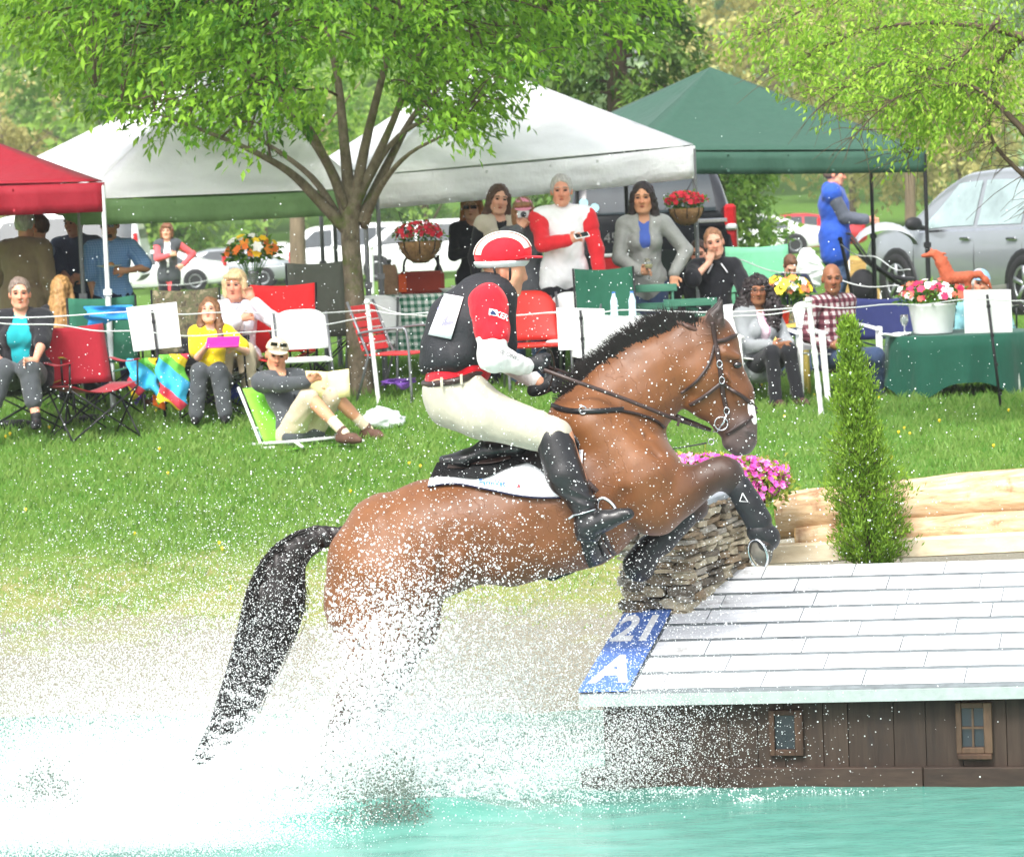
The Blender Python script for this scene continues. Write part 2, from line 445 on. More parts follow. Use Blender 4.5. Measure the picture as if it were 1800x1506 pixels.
# ================================================================ ground, water, grass
def build_ground():
    xs = np.concatenate([np.linspace(-160, -14, 40), np.linspace(-12, 12, 150), np.linspace(14, 160, 40)])
    ys = np.concatenate([np.linspace(-60, 8, 20), np.linspace(9, 37, 260), np.linspace(38, 120, 60), np.linspace(125, 420, 40)])
    X, Y = np.meshgrid(xs, ys); Z = G(X, Y) + .012 * np.sin(X * 9 + Y * 5) * np.sin(Y * 8 - X * 3) * sm(17, 19, Y)
    a, b = X.shape; V = np.stack([X, Y, Z], -1).reshape(-1, 3)
    i = np.arange(a * b).reshape(a, b)
    F = np.stack([i[:-1, :-1], i[:-1, 1:], i[1:, 1:], i[1:, :-1]], -1).reshape(-1, 4)
    n = NB('ground_earth_and_turf'); sp = n.n('ShaderNodeSeparateXYZ'); n.l(n.coord(), sp.inputs[0])
    n1 = n.noise(.9, 6, .65); n2 = n.noise(7, 6, .7); n3 = n.noise(70, 4, .7)
    yy = n.math('ADD', sp.outputs[1], n.math('ADD', n.math('MULTIPLY', n.math('SUBTRACT', n1, .5), 5.5), n.math('MULTIPLY', n.math('SUBTRACT', n2, .5), 2.2)))
    f = n.math('DIVIDE', n.math('SUBTRACT', yy, 17.2), 8.0)
    earth = n.ramp(n3, [(.25, lin((104, 100, 86))), (.5, lin((138, 134, 118))), (.75, lin((160, 156, 142)))])
    dry = n.ramp(n2, [(.3, lin((150, 140, 96))), (.55, lin((128, 138, 74))), (.75, lin((170, 158, 116)))])
    turf = n.ramp(n2, [(.25, lin((66, 100, 32))), (.55, lin((88, 124, 42))), (.8, lin((110, 138, 58)))])
    c1 = n.mix(n.math('MULTIPLY', n.math('SUBTRACT', f, .33), 7), earth, dry); c2 = n.mix(n.math('MULTIPLY', n.math('SUBTRACT', f, .55), 4), c1, turf)
    for l_ in (c1, c2): l_.node.clamp_factor = True
    n.bsdf(c2, .9, n.bump(n3, .6, .02), 0, .2)
    o = obj('ground', meshnp('ground', V, F), n.m); tag(o, 'grassy bank rising from a gravel shore to a flat lawn', 'ground', kind='structure')
build_ground()

def build_pond():
    xs = np.linspace(-14, 14, 240); ys = np.concatenate([np.linspace(4, 12.5, 12), np.linspace(12.7, 20.5, 150)]); X, Y = np.meshgrid(xs, ys)
    A = np.exp(-(((X + .75) / 1.5) ** 2 + ((Y - 15.2) / 1.6) ** 2)) * 1.3 + .12
    Z = .007 * A * (np.sin(X * 13 + 2 * np.sin(Y * 5)) + .8 * np.sin(Y * 21 + 3 * np.sin(X * 4)) + .5 * np.sin(X * 31 - Y * 17))
    # the bow wave thrown up behind the horse
    Z = Z + .08 * np.exp(-(((X + .55) / .42) ** 2 + ((Y - 14.55) / .13) ** 2)) + .05 * np.exp(-(((X + 1.15) / .5) ** 2 + ((Y - 14.35) / .16) ** 2))
    a, b = X.shape; i = np.arange(a * b).reshape(a, b)
    F = np.stack([i[:-1, :-1], i[:-1, 1:], i[1:, 1:], i[1:, :-1]], -1).reshape(-1, 4)
    n = NB('turquoise_water'); v = n.mapped((1, 2.2, 1)); n1 = n.noise(5, 5, .6, v); n2 = n.noise(26, 4, .6, v)
    sp = n.n('ShaderNodeSeparateXYZ'); n.l(n.coord(), sp.inputs[0])
    dx = n.math('ADD', sp.outputs[0], 1.0); dy = n.math('SUBTRACT', sp.outputs[1], 15.5)
    rr = n.math('ADD', n.math('MULTIPLY', n.math('MULTIPLY', dx, dx), .16), n.math('MULTIPLY', n.math('MULTIPLY', dy, dy), .35))
    foam = n.math('MULTIPLY', n.math('SUBTRACT', n.math('ADD', n.math('SUBTRACT', .86, rr), n.math('MULTIPLY', n.math('SUBTRACT', n2, .5), 1.5)), .62), 2.6)
    base = n.ramp(n1, [(.3, lin((78, 140, 126))), (.7, lin((98, 158, 144)))])
    c = n.mix(foam, base, lin((232, 246, 242))); c.node.clamp_factor = True
    n.bsdf(c, .12, n.bump(n.math('ADD', n1, n.math('MULTIPLY', n2, .35)), .09, .05), 0, .5)
    o = obj('pond', meshnp('pond', np.stack([X, Y, Z], -1).reshape(-1, 3), F), n.m); tag(o, 'turquoise water of the jump pond', 'pond', kind='structure')
build_pond()

def build_grass():
    N = 262000
    d = 19.6 + (37 - 19.6) * rng.random(N) ** 1.05; hw = 900 / FPX * d + .25
    x = (rng.random(N) * 2 - 1) * hw; e_ = rng.random(N) < .16; x = np.where(e_, np.sign(x) * (hw + 3.2 * rng.random(N)), x)
    nz = bump2(x * 1.3, d * 1.1) * .5 + .5; nf = np.sin(x * 7.3 + 2 * np.sin(d * 3)) * np.sin(d * 6.1 + x) * .5 + .5
    lush = sm(19.2, 25.0, d + 2.2 * (nz - .5) + 1.2 * (nf - .5)); lush = np.maximum(lush, sm(.9, 1.4, x) * sm(17, 19, d))
    keep = rng.random(N) < (.06 + .94 * lush); x, d, lush, nf = x[keep], d[keep], lush[keep], nf[keep]; n = len(x)
    P = np.stack([x, d, G(x, d) - .005], -1)
    hgt = (.016 + .045 * lush * (.5 + rng.random(n)) * (.6 + .7 * nf)) * (1 + .5 * sm(27, 28.5, d) * (rng.random(n) > .6))
    a = rng.random(n) * 6.283; lean = hgt * (.2 + .7 * rng.random(n)); wd = .0035 + .004 * rng.random(n)
    s_ = np.stack([np.cos(a), np.sin(a), 0 * a], -1)
    face = np.stack([np.cos(a * 3.7), .35 * np.sin(a * 3.7), 0 * a], -1)
    V = np.stack([P - face * wd[:, None], P + face * wd[:, None], P + s_ * (lean * .45)[:, None] + np.array([0, 0, 1.]) * (hgt * .6)[:, None] + face * (wd * .7)[:, None], P + s_ * lean[:, None] + np.array([0, 0, 1.]) * hgt[:, None]], 1).reshape(-1, 3)
    b = np.arange(n)[:, None] * 4; F = np.concatenate([b + np.array([[0, 1, 2]]), b + np.array([[0, 2, 3]])])
    me = meshnp('grass', V, F); setrnd(me, np.repeat(np.clip(.45 * rng.random(n) + .55 * (1 - lush) + .25 * (nf - .3), 0, 1), 4))
    o = obj('grass', me, leafmat('grass_blade', (86, 138, 46), (156, 174, 98), .35, .5)); tag(o, 'short green grass of the bank and lawn', 'grass', kind='stuff')
    # dandelions and clover heads
    k = 60; dd = 21 + 12 * rng.random(k); xx = (rng.random(k) * 2 - 1) * .15 * dd
    mb = MB()
    for X, Y in zip(xx, dd):
        z = float(G(X, Y)); mb.lathe([(.004, .03), (.010, .045), (.011, .052), (.004, .058)], (X, Y, z + .02 * random.random()), 6)
    o = mb.build('dandelion_flowers', mat('dandelion_yellow', (238, 206, 40), .7, .2, 30, 0), None, True); tag(o, 'tiny yellow dandelions dotted through the grass', 'flowers', kind='stuff')
build_grass()

# ================================================================ trees
BARK = mat('grey_bark', (120, 106, 88), .9, .35, 9, .9, 40, .02, stretch=(1, 1, .25))
BARKD = mat('dark_bark', (92, 78, 64), .9, .35, 9, .9, 40, .02, stretch=(1, 1, .25))
MOSS = None
def bark_moss():
    b = NB('smooth_bark_with_moss'); n1 = b.noise(5, 5, .7); n2 = b.noise(18, 5, .7, b.mapped((1, 1, .6)))
    c = b.ramp(n2, [(.3, lin((88, 80, 66))), (.6, lin((126, 116, 98))), (.8, lin((150, 140, 122)))])
    c = b.mix(b.math('MULTIPLY', b.math('SUBTRACT', n1, .52), 6), c, lin((92, 104, 52))); c.node.clamp_factor = True
    b.bsdf(c, .9, b.bump(n2, .7, .02), 0, .2); return b.m
MOSS = bark_moss()
def crown_clusters(C, per, L, W, droop, spread, twig_r=None):
    """leaf sprays: C centres and outward directions; returns leaves"""
    n = len(C); m = n * per
    out = C[:, 3:6] / (np.linalg.norm(C[:, 3:6], axis=1)[:, None] + 1e-9)
    t = rng.random((n, per)); 
    base = C[:, None, :3] + out[:, None] * (t * spread)[:, :, None] + rng.normal(0, spread * .16, (n, per, 3)); base[:, :, 2] -= droop * t ** 2 * spread
    D = out[:, None] * .6 + rng.normal(0, .6, (n, per, 3)); D[:, :, 2] -= droop * 1.6
    Nn = rng.normal(0, .5, (n, per, 3)); Nn[:, :, 2] += 1
    ln = L * (.6 + .7 * rng.random(m)); wd = W * (.7 + .6 * rng.random(m))
    V, F = leaf_mesh(base.reshape(-1, 3), D.reshape(-1, 3), Nn.reshape(-1, 3), ln, wd)
    tone = np.clip(np.repeat(rng.random(n), per) * .75 + .25 * rng.random(m), 0, 1)
    return V, F, np.repeat(tone, 4)
def limb_mesh(mb, pts, n=7): 
    P = curve([p[:3] for p in pts], max(6, 4 * len(pts))); r = np.interp(np.linspace(0, 1, len(P)), np.linspace(0, 1, len(pts)), [p[3] for p in pts]); mb.tube(P, r, n)
    return P, r

def main_tree():
    D0 = 29.4; base = foot(640, D0)
    t = thing('shade_tree', 'broad spring-green shade tree with forked trunk beside the white tents', 'tree', base)
    s = D0 / FPX
    def q(px, py, r, dy=0): 
        p = at(px, py, D0 + dy) - base; return (p[0], p[1], p[2], r * s * .57)
    mb = MB()
    limb_mesh(mb, [q(640, 712, 48), q(636, 690, 40), q(628, 600, 34), q(622, 500, 30), q(616, 420, 29), q(618, 372, 28), q(622, 330, 20)], 14)
    limbs = [[q(612, 405, 23), q(560, 352, 17), q(505, 300, 12, -.2), q(420, 255, 8, -.5), q(290, 205, 4, -.8), q(170, 165, 2, -1)],
             [q(614, 390, 22), q(582, 300, 15, .1), q(525, 215, 11, .3), q(440, 130, 7, .6), q(320, 50, 4, .9)],
             [q(617, 380, 23), q(606, 260, 16), q(592, 130, 11, .1), q(560, 0, 8, .2), q(540, -120, 5, .3)],
             [q(622, 370, 22), q(640, 265, 15, -.1), q(668, 150, 11, -.3), q(700, 30, 7, -.5), q(720, -90, 4, -.6)],
             [q(632, 392, 20), q(688, 275, 13, .2), q(742, 185, 9, .4), q(840, 105, 6, .6), q(960, 40, 3, .8)],
             [q(628, 352, 18), q(690, 215, 11, -.2), q(735, 100, 8, -.5), q(800, -20, 5, -.8)],
             [q(612, 372, 15), q(558, 250, 10, -.3), q(500, 160, 7, -.7), q(430, 60, 4, -1.1)],
             [q(640, 398, 14), q(668, 330, 10, -.3), q(720, 270, 6, -.7), q(800, 230, 3, -1.1)],
             [q(604, 398, 14), q(548, 312, 10, .3), q(450, 240, 6, .8), q(330, 160, 3, 1.2)],
             [q(640, 330, 13), q(700, 240, 8, .2), q(800, 190, 5, .5), q(900, 170, 2.5, .7)]]
    lines = []
    for l_ in limbs: lines.append(limb_mesh(mb, l_, 8))
    mb.build('trunk', MOSS, t, True)
    # spray centres inside the crown's outline in the picture, spread in depth like a real round crown
    xb = [10, 60, 130, 210, 300, 350, 450, 560, 590, 620, 660, 720, 800, 850, 900, 940, 1000, 1060, 1130]
    yb = [50, 70, 95, 170, 185, 225, 250, 225, 150, 110, 150, 205, 230, 180, 120, 110, 60, 55, 45]
    C = []; tries = 0
    mb2 = MB()
    while len(C) < 1230 and tries < 60000:
        tries += 1
        px = 20 + 1110 * random.random(); py = -210 + 540 * random.random()
        if py > np.interp(px, xb, yb): continue
        e = 1 - ((px - 590) / 570) ** 2
        if random.random() < .6 * abs((px - 590) / 570) ** 1.6: continue
        dy = random.uniform(-1, 1) * 1.9 * math.sqrt(max(e, .05))
        if py > 120 and abs(dy) < .5 and 470 < px < 760 and random.random() < .8: continue
        if 560 < px < 700 and py > 90 and random.random() < .8: continue
        p = at(px, py, D0 + dy) - base
        c0 = np.array([at(610, 330, D0)[0] - base[0], 0, 1.9])
        o_ = p - c0; o_[2] *= .25
        C.append([*p, *o_])
        if len(C) % 3 == 0:
            j = random.randrange(len(lines)); best = None
            for P, r in lines:
                k = int(np.argmin(((P - p) ** 2).sum(1) + .6 * (P[:, 2] > p[2] + .1))); dd = np.linalg.norm(P[k] - p)
                if best is None or dd < best[0]: best = (dd, P[k], r[k])
            mid = (best[1] + p) / 2 + np.array([0, 0, .12 * best[0]])
            if best[0] < 1.6: mb2.tube(curve([best[1], mid, p, p + unit(o_) * .2 - np.array([0, 0, .05])], 7), np.linspace(min(.014, best[2]), .003, 7), 4)
    mb2.build('twigs', BARKD, t, True)
    V, F, tone = crown_clusters(np.array(C), 30, .10, .036, .5, .42)
    me = meshnp('crown', V, F); setrnd(me, tone); obj('crown', me, leafmat('spring_leaf', (38, 98, 24), (158, 206, 62), .5), t)
main_tree()

def overhang_tree():
    D0 = 25.5; base = foot(2080, D0)
    t = thing('overhanging_tree', 'pale green tree reaching in from the upper right above the silver car', 'tree', base)
    def q(px, py, r, dy=0):
        p = at(px, py, D0 + dy) - base; return (p[0], p[1], p[2], r)
    mb = MB()
    limb_mesh(mb, [q(2080, 1000, .2), q(2070, 700, .16), q(2060, 400, .14), q(2050, 0, .12), q(2040, -300, .08)], 12)
    limbs = [[q(2060, 300, .07), q(1900, 120, .045), q(1780, 60, .03), q(1640, 40, .018), q(1500, 60, .01), q(1390, 120, .004)],
             [q(2060, 420, .06), q(1880, 330, .04, -.3), q(1790, 220, .025, -.4), q(1700, 150, .014, -.5), q(1580, 170, .008, -.6), q(1500, 240, .004, -.6)],
             [q(2050, 100, .05), q(1850, -40, .035, .4), q(1700, -40, .025, .6), q(1560, -30, .014, .7), q(1430, 10, .008, .8), q(1340, 60, .004, .8)],
             [q(2060, 450, .05), q(1900, 380, .03, .2), q(1790, 300, .02, .3), q(1740, 230, .012, .3), q(1760, 130, .006, .3)],
             [q(1800, 60, .03), q(1720, 150, .014, .2), q(1640, 200, .008, .3), q(1595, 280, .004, .3)],
             [q(1760, 30, .02, -.3), q(1660, 120, .01, -.4), q(1560, 110, .006, -.4), q(1450, 180, .003, -.5)]]
    C = []
    for l_ in limbs:
        P, r = limb_mesh(mb, l_, 6)
        for k in range(len(P)):
            if r[k] < .03:
                for _ in range(5):
                    dr = np.array([random.gauss(-.35, .6), random.gauss(0, .5), random.gauss(-.25, .4)]); e = P[k] + unit(dr) * random.uniform(.15, .55)
                    mb.tube(curve([P[k], (P[k] + e) / 2 + (0, 0, .03), e], 5), np.linspace(.004, .0015, 5), 3, False)
                    for f in (.3, .65, 1): C.append([*(P[k] + (e - P[k]) * f), *dr])
    for _ in range(330):
        px = random.uniform(1340, 2000); py = random.uniform(-150, np.interp(px, [1340, 1430, 1520, 1600, 1700, 1800, 2000], [60, 150, 190, 260, 240, 200, 260]))
        p = at(px, py, D0 + random.gauss(0, .7)) - base; C.append([*p, random.gauss(-.4, .5), random.gauss(0, .5), random.gauss(-.3, .3)])
    mb.build('trunk', BARKD, t, True)
    C = [c for c in C if (lambda q: q[1] < np.interp(q[0], [1330, 1430, 1520, 1600, 1700, 1800, 2000], [70, 150, 190, 235, 215, 170, 300]) + random.gauss(0, 14))(project(np.array(c[:3]) + base))]
    V, F, tone = crown_clusters(np.array(C), 10, .055, .022, .45, .24)
    me = meshnp('crown', V, F); setrnd(me, tone); obj('crown', me, leafmat('pale_spring_leaf', (104, 156, 40), (184, 216, 84), .5), t)
overhang_tree()

def blob_tree(label, px, d, h, rad, leaf, bark, z0=.25, n=700, per=16, L=.28, dens=None, trunk_r=.14, name='broadleaf_tree', group='trees beyond the tents', seed=0, tall=1.0):
    if d > 55: d, h, rad, L, trunk_r = d * 1.75, h * 1.6, rad * 1.6, L * 1.45, trunk_r * .8
    base = foot(px, d); t = thing(name, label, 'tree', base, group=group); r_ = random.Random(seed)
    mb = MB(); top = np.array([r_.uniform(-.3, .3), r_.uniform(-.3, .3), h * .85])
    limb_mesh(mb, [(0, 0, -.1, trunk_r * 1.3), (0, 0, h * .2, trunk_r), (*(top * .55), trunk_r * .7), (*top, trunk_r * .15)], 8)
    for k in range(11):
        a = k * 2.4 + r_.random(); z = h * r_.uniform(.18, .6); p0 = np.array([top[0] * z / h, top[1] * z / h, z])
        e = p0 + np.array([math.cos(a) * rad * .8, math.sin(a) * rad * .8, h * r_.uniform(.1, .3)])
        limb_mesh(mb, [(*p0, trunk_r * .45), (*((p0 + e) / 2 + (0, 0, .1)), trunk_r * .25), (*e, trunk_r * .06)], 5)
    mb.build('trunk', bark, t, True)
    lob = [(np.array([r_.uniform(-.6, .6) * rad, r_.uniform(-.6, .6) * rad, h * r_.uniform(z0 + .1, .92)]), rad * r_.uniform(.3, .55)) for _ in range(12)]
    C = []
    for k in range(n):
        c, r0 = lob[k % 12]; v = unit(np.array([r_.gauss(0, 1), r_.gauss(0, 1), r_.gauss(0, 1)])); p = c + v * r0 * r_.uniform(.55, 1.05) * np.array([1, 1, tall])
        if p[2] < h * z0 * .6: p[2] = h * z0 * r_.uniform(.6, 1.1)
        C.append([*p, *v])
    V, F, tone = crown_clusters(np.array(C), per, L, L * .6, .2, L * 2.4)
    me = meshnp('crown', V, F); setrnd(me, tone); obj('crown', me, leaf, t)
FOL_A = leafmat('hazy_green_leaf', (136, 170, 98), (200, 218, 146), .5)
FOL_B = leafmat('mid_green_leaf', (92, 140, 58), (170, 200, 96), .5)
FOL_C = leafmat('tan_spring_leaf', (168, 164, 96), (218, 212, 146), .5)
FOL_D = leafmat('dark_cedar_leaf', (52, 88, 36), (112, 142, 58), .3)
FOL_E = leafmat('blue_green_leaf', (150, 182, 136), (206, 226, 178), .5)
# individual background trees
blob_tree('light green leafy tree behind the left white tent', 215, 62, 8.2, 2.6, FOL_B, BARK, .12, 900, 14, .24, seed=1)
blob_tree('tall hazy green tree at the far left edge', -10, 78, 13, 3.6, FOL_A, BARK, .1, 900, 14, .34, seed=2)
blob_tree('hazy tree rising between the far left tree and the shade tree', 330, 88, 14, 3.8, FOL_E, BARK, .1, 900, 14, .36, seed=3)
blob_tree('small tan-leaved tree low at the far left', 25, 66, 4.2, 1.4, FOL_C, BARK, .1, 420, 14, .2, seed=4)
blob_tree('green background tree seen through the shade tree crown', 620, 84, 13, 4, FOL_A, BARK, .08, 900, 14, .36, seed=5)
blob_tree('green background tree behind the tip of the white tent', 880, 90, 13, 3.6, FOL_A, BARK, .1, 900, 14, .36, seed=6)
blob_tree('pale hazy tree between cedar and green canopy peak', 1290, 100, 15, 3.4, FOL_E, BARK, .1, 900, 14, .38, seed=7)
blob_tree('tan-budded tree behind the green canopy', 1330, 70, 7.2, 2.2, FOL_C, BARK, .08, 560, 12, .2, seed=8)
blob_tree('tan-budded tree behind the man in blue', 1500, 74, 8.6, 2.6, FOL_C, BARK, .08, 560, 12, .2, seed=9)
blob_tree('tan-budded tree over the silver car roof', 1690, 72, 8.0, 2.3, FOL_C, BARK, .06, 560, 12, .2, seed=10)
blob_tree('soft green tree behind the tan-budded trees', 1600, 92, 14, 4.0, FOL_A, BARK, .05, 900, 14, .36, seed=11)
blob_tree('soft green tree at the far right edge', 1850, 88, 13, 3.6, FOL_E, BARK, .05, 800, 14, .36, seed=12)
blob_tree('leafy green shrub under the far side of the green canopy', 1290, 52, 2.9, .75, FOL_B, BARK, .05, 360, 14, .12, trunk_r=.05, seed=13)
blob_tree('green shrub left of the white van', 330, 60, 3.3, 1.6, FOL_B, BARK, .05, 420, 14, .2, trunk_r=.06, seed=14)
blob_tree('small bare-limbed tree left of the white van', 470, 62, 4.6, 1.7, FOL_C, BARKD, .3, 170, 10, .13, trunk_r=.09, seed=15)
blob_tree('slim tree behind the hanging basket of red flowers', 755, 60, 4.4, 1.6, FOL_B, BARKD, .3, 260, 12, .16, trunk_r=.12, seed=16)
blob_tree('green shrub row end behind the white van', 600, 72, 4.4, 2.4, FOL_B, BARK, .05, 420, 14, .24, trunk_r=.06, seed=17)
def cedar(px, d, h, rad, label):
    base = foot(px, d); t = thing('cedar_tree', label, 'tree', base); mb = MB()
    limb_mesh(mb, [(0, 0, -.1, .2), (0, 0, h * .5, .13), (0, 0, h * .98, .02)], 8); C = []
    for k in range(95):
        z = h * (.12 + .86 * (k / 95) ** .9); a = k * 2.399; rr = rad * (1 - (z / h) ** 1.5) * random.uniform(.75, 1.1) + .1
        e = np.array([math.cos(a) * rr, math.sin(a) * rr, z - rr * .15]); mb.tube(curve([(0, 0, z), (*(e[:2] * .5), z + .05), e], 6), np.linspace(.03, .005, 6), 4)
        for f in np.linspace(.35, 1, 9): C.append([*(np.array([0, 0, z]) * (1 - f) + e * f + rng.normal(0, .08, 3)), *(e - np.array([0, 0, z]))])
    mb.build('trunk', BARKD, t, True)
    V, F, tone = crown_clusters(np.array(C), 26, .16, .06, .35, .5); me = meshnp('crown', V, F); setrnd(me, tone); obj('crown', me, FOL_D, t)
cedar(1100, 48, 9.0, 1.15, 'tall dark green cedar between the white tent and the green canopy')
# the wood far behind: reads as one mass
def far_wood():
    C = []
    for k in range(5000):
        x = random.uniform(-60, 60) if k < 3600 else random.choice((-1, 1)) * random.uniform(60, 130); y = random.uniform(185, 240); z = float(G(x, y)) + random.uniform(0, 1) ** .8 * (22 + 4 * math.sin(x * .35) + 2 * math.sin(x * .9))
        C.append([x, y, z, random.gauss(0, 1), -.6, random.gauss(0, .6)])
    V, F, tone = crown_clusters(np.array(C), 16, 1.0, .65, .15, 2.4); me = meshnp('far_wood', V, F); setrnd(me, tone)
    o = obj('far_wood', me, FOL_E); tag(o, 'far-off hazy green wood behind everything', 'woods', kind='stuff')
far_wood()
def bare_trunk(px, d, top_py, r, label, name='tree_trunk'):
    base = foot(px, d); t = thing(name, label, 'tree', base); h = at(px, top_py, d)[2] - base[2]; mb = MB()
    limb_mesh(mb, [(0, 0, -.1, r * 1.25), (.02, 0, h * .3, r), (.05, 0, h * .7, r * .85), (.02, 0, h, r * .7)], 10)
    for k in range(6):
        a = k * 1.1 - 2.5; limb_mesh(mb, [(.04, 0, h * (.55 + .07 * k), r * .4), (math.cos(a) * .5, math.sin(a) * .3, h * (.7 + .07 * k), r * .2), (math.cos(a) * 1.0, math.sin(a) * .6, h * (.85 + .08 * k), r * .05)], 5)
    mb.build('trunk', BARK, t, True)
    V, F, tone = crown_clusters(np.array([[random.gauss(0, .7), random.gauss(0, .6), h * random.uniform(.75, 1.25), random.gauss(0, 1), random.gauss(0, 1), -.2] for _ in range(160)]), 12, .12, .06, .3, .4)
    me = meshnp('crown', V, F); setrnd(me, tone); obj('crown', me, FOL_B, t)
bare_trunk(527, 44, 150, .105, 'weathered grey trunk standing before the white van')
bare_trunk(1602, 52, 60, .085, 'pale straight trunk beside the corner of the green canopy')

# ================================================================ tents
def tentcloth(name, rgb, tr=.10):
    b = NB(name); c = lin(rgb); n = b.noise(5, 4, .6, b.mapped((1, 1, .6))); n2 = b.noise(2.2, 3, .5, b.mapped((1, 1, 2.5))); p = b.bsdf(b.ramp(n2, [(.3, tuple(v * .86 for v in c)), (.6, c)]), .65, b.bump(b.math('ADD', n, n2), .6, .05), 0, .3); t = b.n('ShaderNodeBsdfTranslucent'); t.inputs[0].default_value = (*c, 1); m = b.n('ShaderNodeMixShader'); m.inputs[0].default_value = tr
    b.l(p.outputs[0], m.inputs[1]); b.l(t.outputs[0], m.inputs[2]); b.l(m.outputs[0], b.out.inputs[0]); return b.m
WHITE_T = tentcloth('white_tent_cloth', (248, 249, 250))
GREEN_T = fabric('green_tent_cloth', (50, 84, 70), .6, .3, .05)
SAGE_T = fabric('sage_tent_cloth', (112, 146, 96), .7, .35, .05)
RED_T = fabric('red_tent_cloth', (140, 20, 38), .65, .35, .05)
STEEL = mat('grey_steel_pole', (128, 130, 134), .4, .1, 20, .05, metal=.5)
WPOLE = mat('white_enamel_pole', (216, 220, 222), .45, .08, 20, .05)
BLACKM = mat('black_metal', (26, 27, 30), .5, .2, 20, .1)
def tent(name, label, corners, apex, top, vh, roof, val, pole, pole_r=.02, sag=.05, drape=.02, ribs=True):
    """corners: four ground points (front-left, front-right, back-right, back-left), eave heights top[i], apex point"""
    base = np.mean(corners, 0); t = thing(name, label, 'tent', base)
    E = [np.array([c[0], c[1], z]) - base for c, z in zip(corners, top)]; A = np.array(apex) - base
    n = 14
    for i in range(4):
        a, b = E[i], E[(i + 1) % 4]; P = np.zeros((n + 1, n + 1, 3))
        for u in range(n + 1):
            for v in range(n + 1):
                f = v / n; e = a + (b - a) * (u / n); p = e + (A - e) * f
                w_ = math.sin(math.pi * u / n) * math.sin(math.pi * f)
                p = p - np.array([0, 0, 1]) * sag * w_ * 1.3 + np.array([0, 0, drape * math.sin(u * 2.1 + i) * math.sin(v * 1.7) * w_]); P[u, v] = p
        MB().slab(P, (0, 0, -.006)).build('roof_panel', roof, t, True)
        m = 40; Q = np.zeros((m + 1, 4, 3)); out = unit(np.cross(b - a, (0, 0, 1)))
        for u in range(m + 1):
            e = a + (b - a) * (u / m) + np.array([0, 0, -.012 - sag * .25 * math.sin(math.pi * u / m)])
            for v in range(4):
                wv = drape * (math.sin(u * .9 + i) + .6 * math.sin(u * 2.3)) * (v / 3) * math.sin(math.pi * u / m) ** .5
                Q[u, v] = e + np.array([0, 0, -vh * v / 3]) + out * (.012 + wv)
        MB().slab(Q, out * .004).build('valance', val, t, True)
    for c, e in zip(corners, E):
        f = np.array(c) - base; mb = MB(); mb.tube([f + (0, 0, -.02), f + (e - f) * .52], pole_r * 1.25, 8); mb.tube([f + (e - f) * .5, e + (0, 0, -.04)], pole_r, 8)
        mb.box(f + (e - f) * .52, (pole_r * 3.4, pole_r * 3.4, .05)); mb.box(f + (0, 0, .01), (.1, .1, .012)); mb.build('pole', pole, t)
    for i in range(4):
        mb = MB(); mb.tube([E[i] + (0, 0, -.04), (E[i] + A) / 2 + (0, 0, -.07), A + (0, 0, -.06)], pole_r * .7, 6); mb.build('roof_rib', pole, t)
    return t
def corner(px, py, d): p = at(px, py, d); return np.array([p[0], d, float(G(p[0], d))]), p[2]
def tent_px(name, label, cs, apex, *a, **k):
    C = [corner(*c) for c in cs]; return tent(name, label, [c[0] for c in C], at(*apex), [c[1] for c in C], *a, **k)
tent_px('red_canopy', 'red pop-up canopy cut off by the left edge', [(-330, 330, 28.6), (180, 318, 29.0), (130, 318, 31.4), (-330, 318, 31.2)], (-100, 215, 30.1), .25, RED_T, RED_T, WPOLE)
tent_px('white_tent', 'white tent with sage green valance behind the shade tree', [(138, 350, 30.4), (640, 330, 30.3), (585, 322, 33.0), (30, 292, 33.2)], (395, 112, 31.8), .22, WHITE_T, SAGE_T, STEEL)
tent_px('white_tent', 'white tent with white valance above the standing crowd', [(662, 306, 30.6), (1219, 254, 31.6), (1120, 250, 34.2), (560, 286, 33.4)], (838, 108, 32.5), .30, WHITE_T, WHITE_T, STEEL)
tent_px('white_tent', 'white tent with sage valance peeking out behind the red canopy', [(-380, 340, 31.6), (125, 326, 31.8), (60, 300, 34.0), (-360, 306, 34.0)], (-150, 180, 32.8), .22, WHITE_T, SAGE_T, STEEL)
tent_px('green_canopy', 'dark green pop-up canopy right of the white tents', [(1098, 264, 33.6), (1625, 262, 34.4), (1530, 262, 37.2), (1010, 226, 36.4)], (1249, 118, 35.4), .22, GREEN_T, GREEN_T, BLACKM)
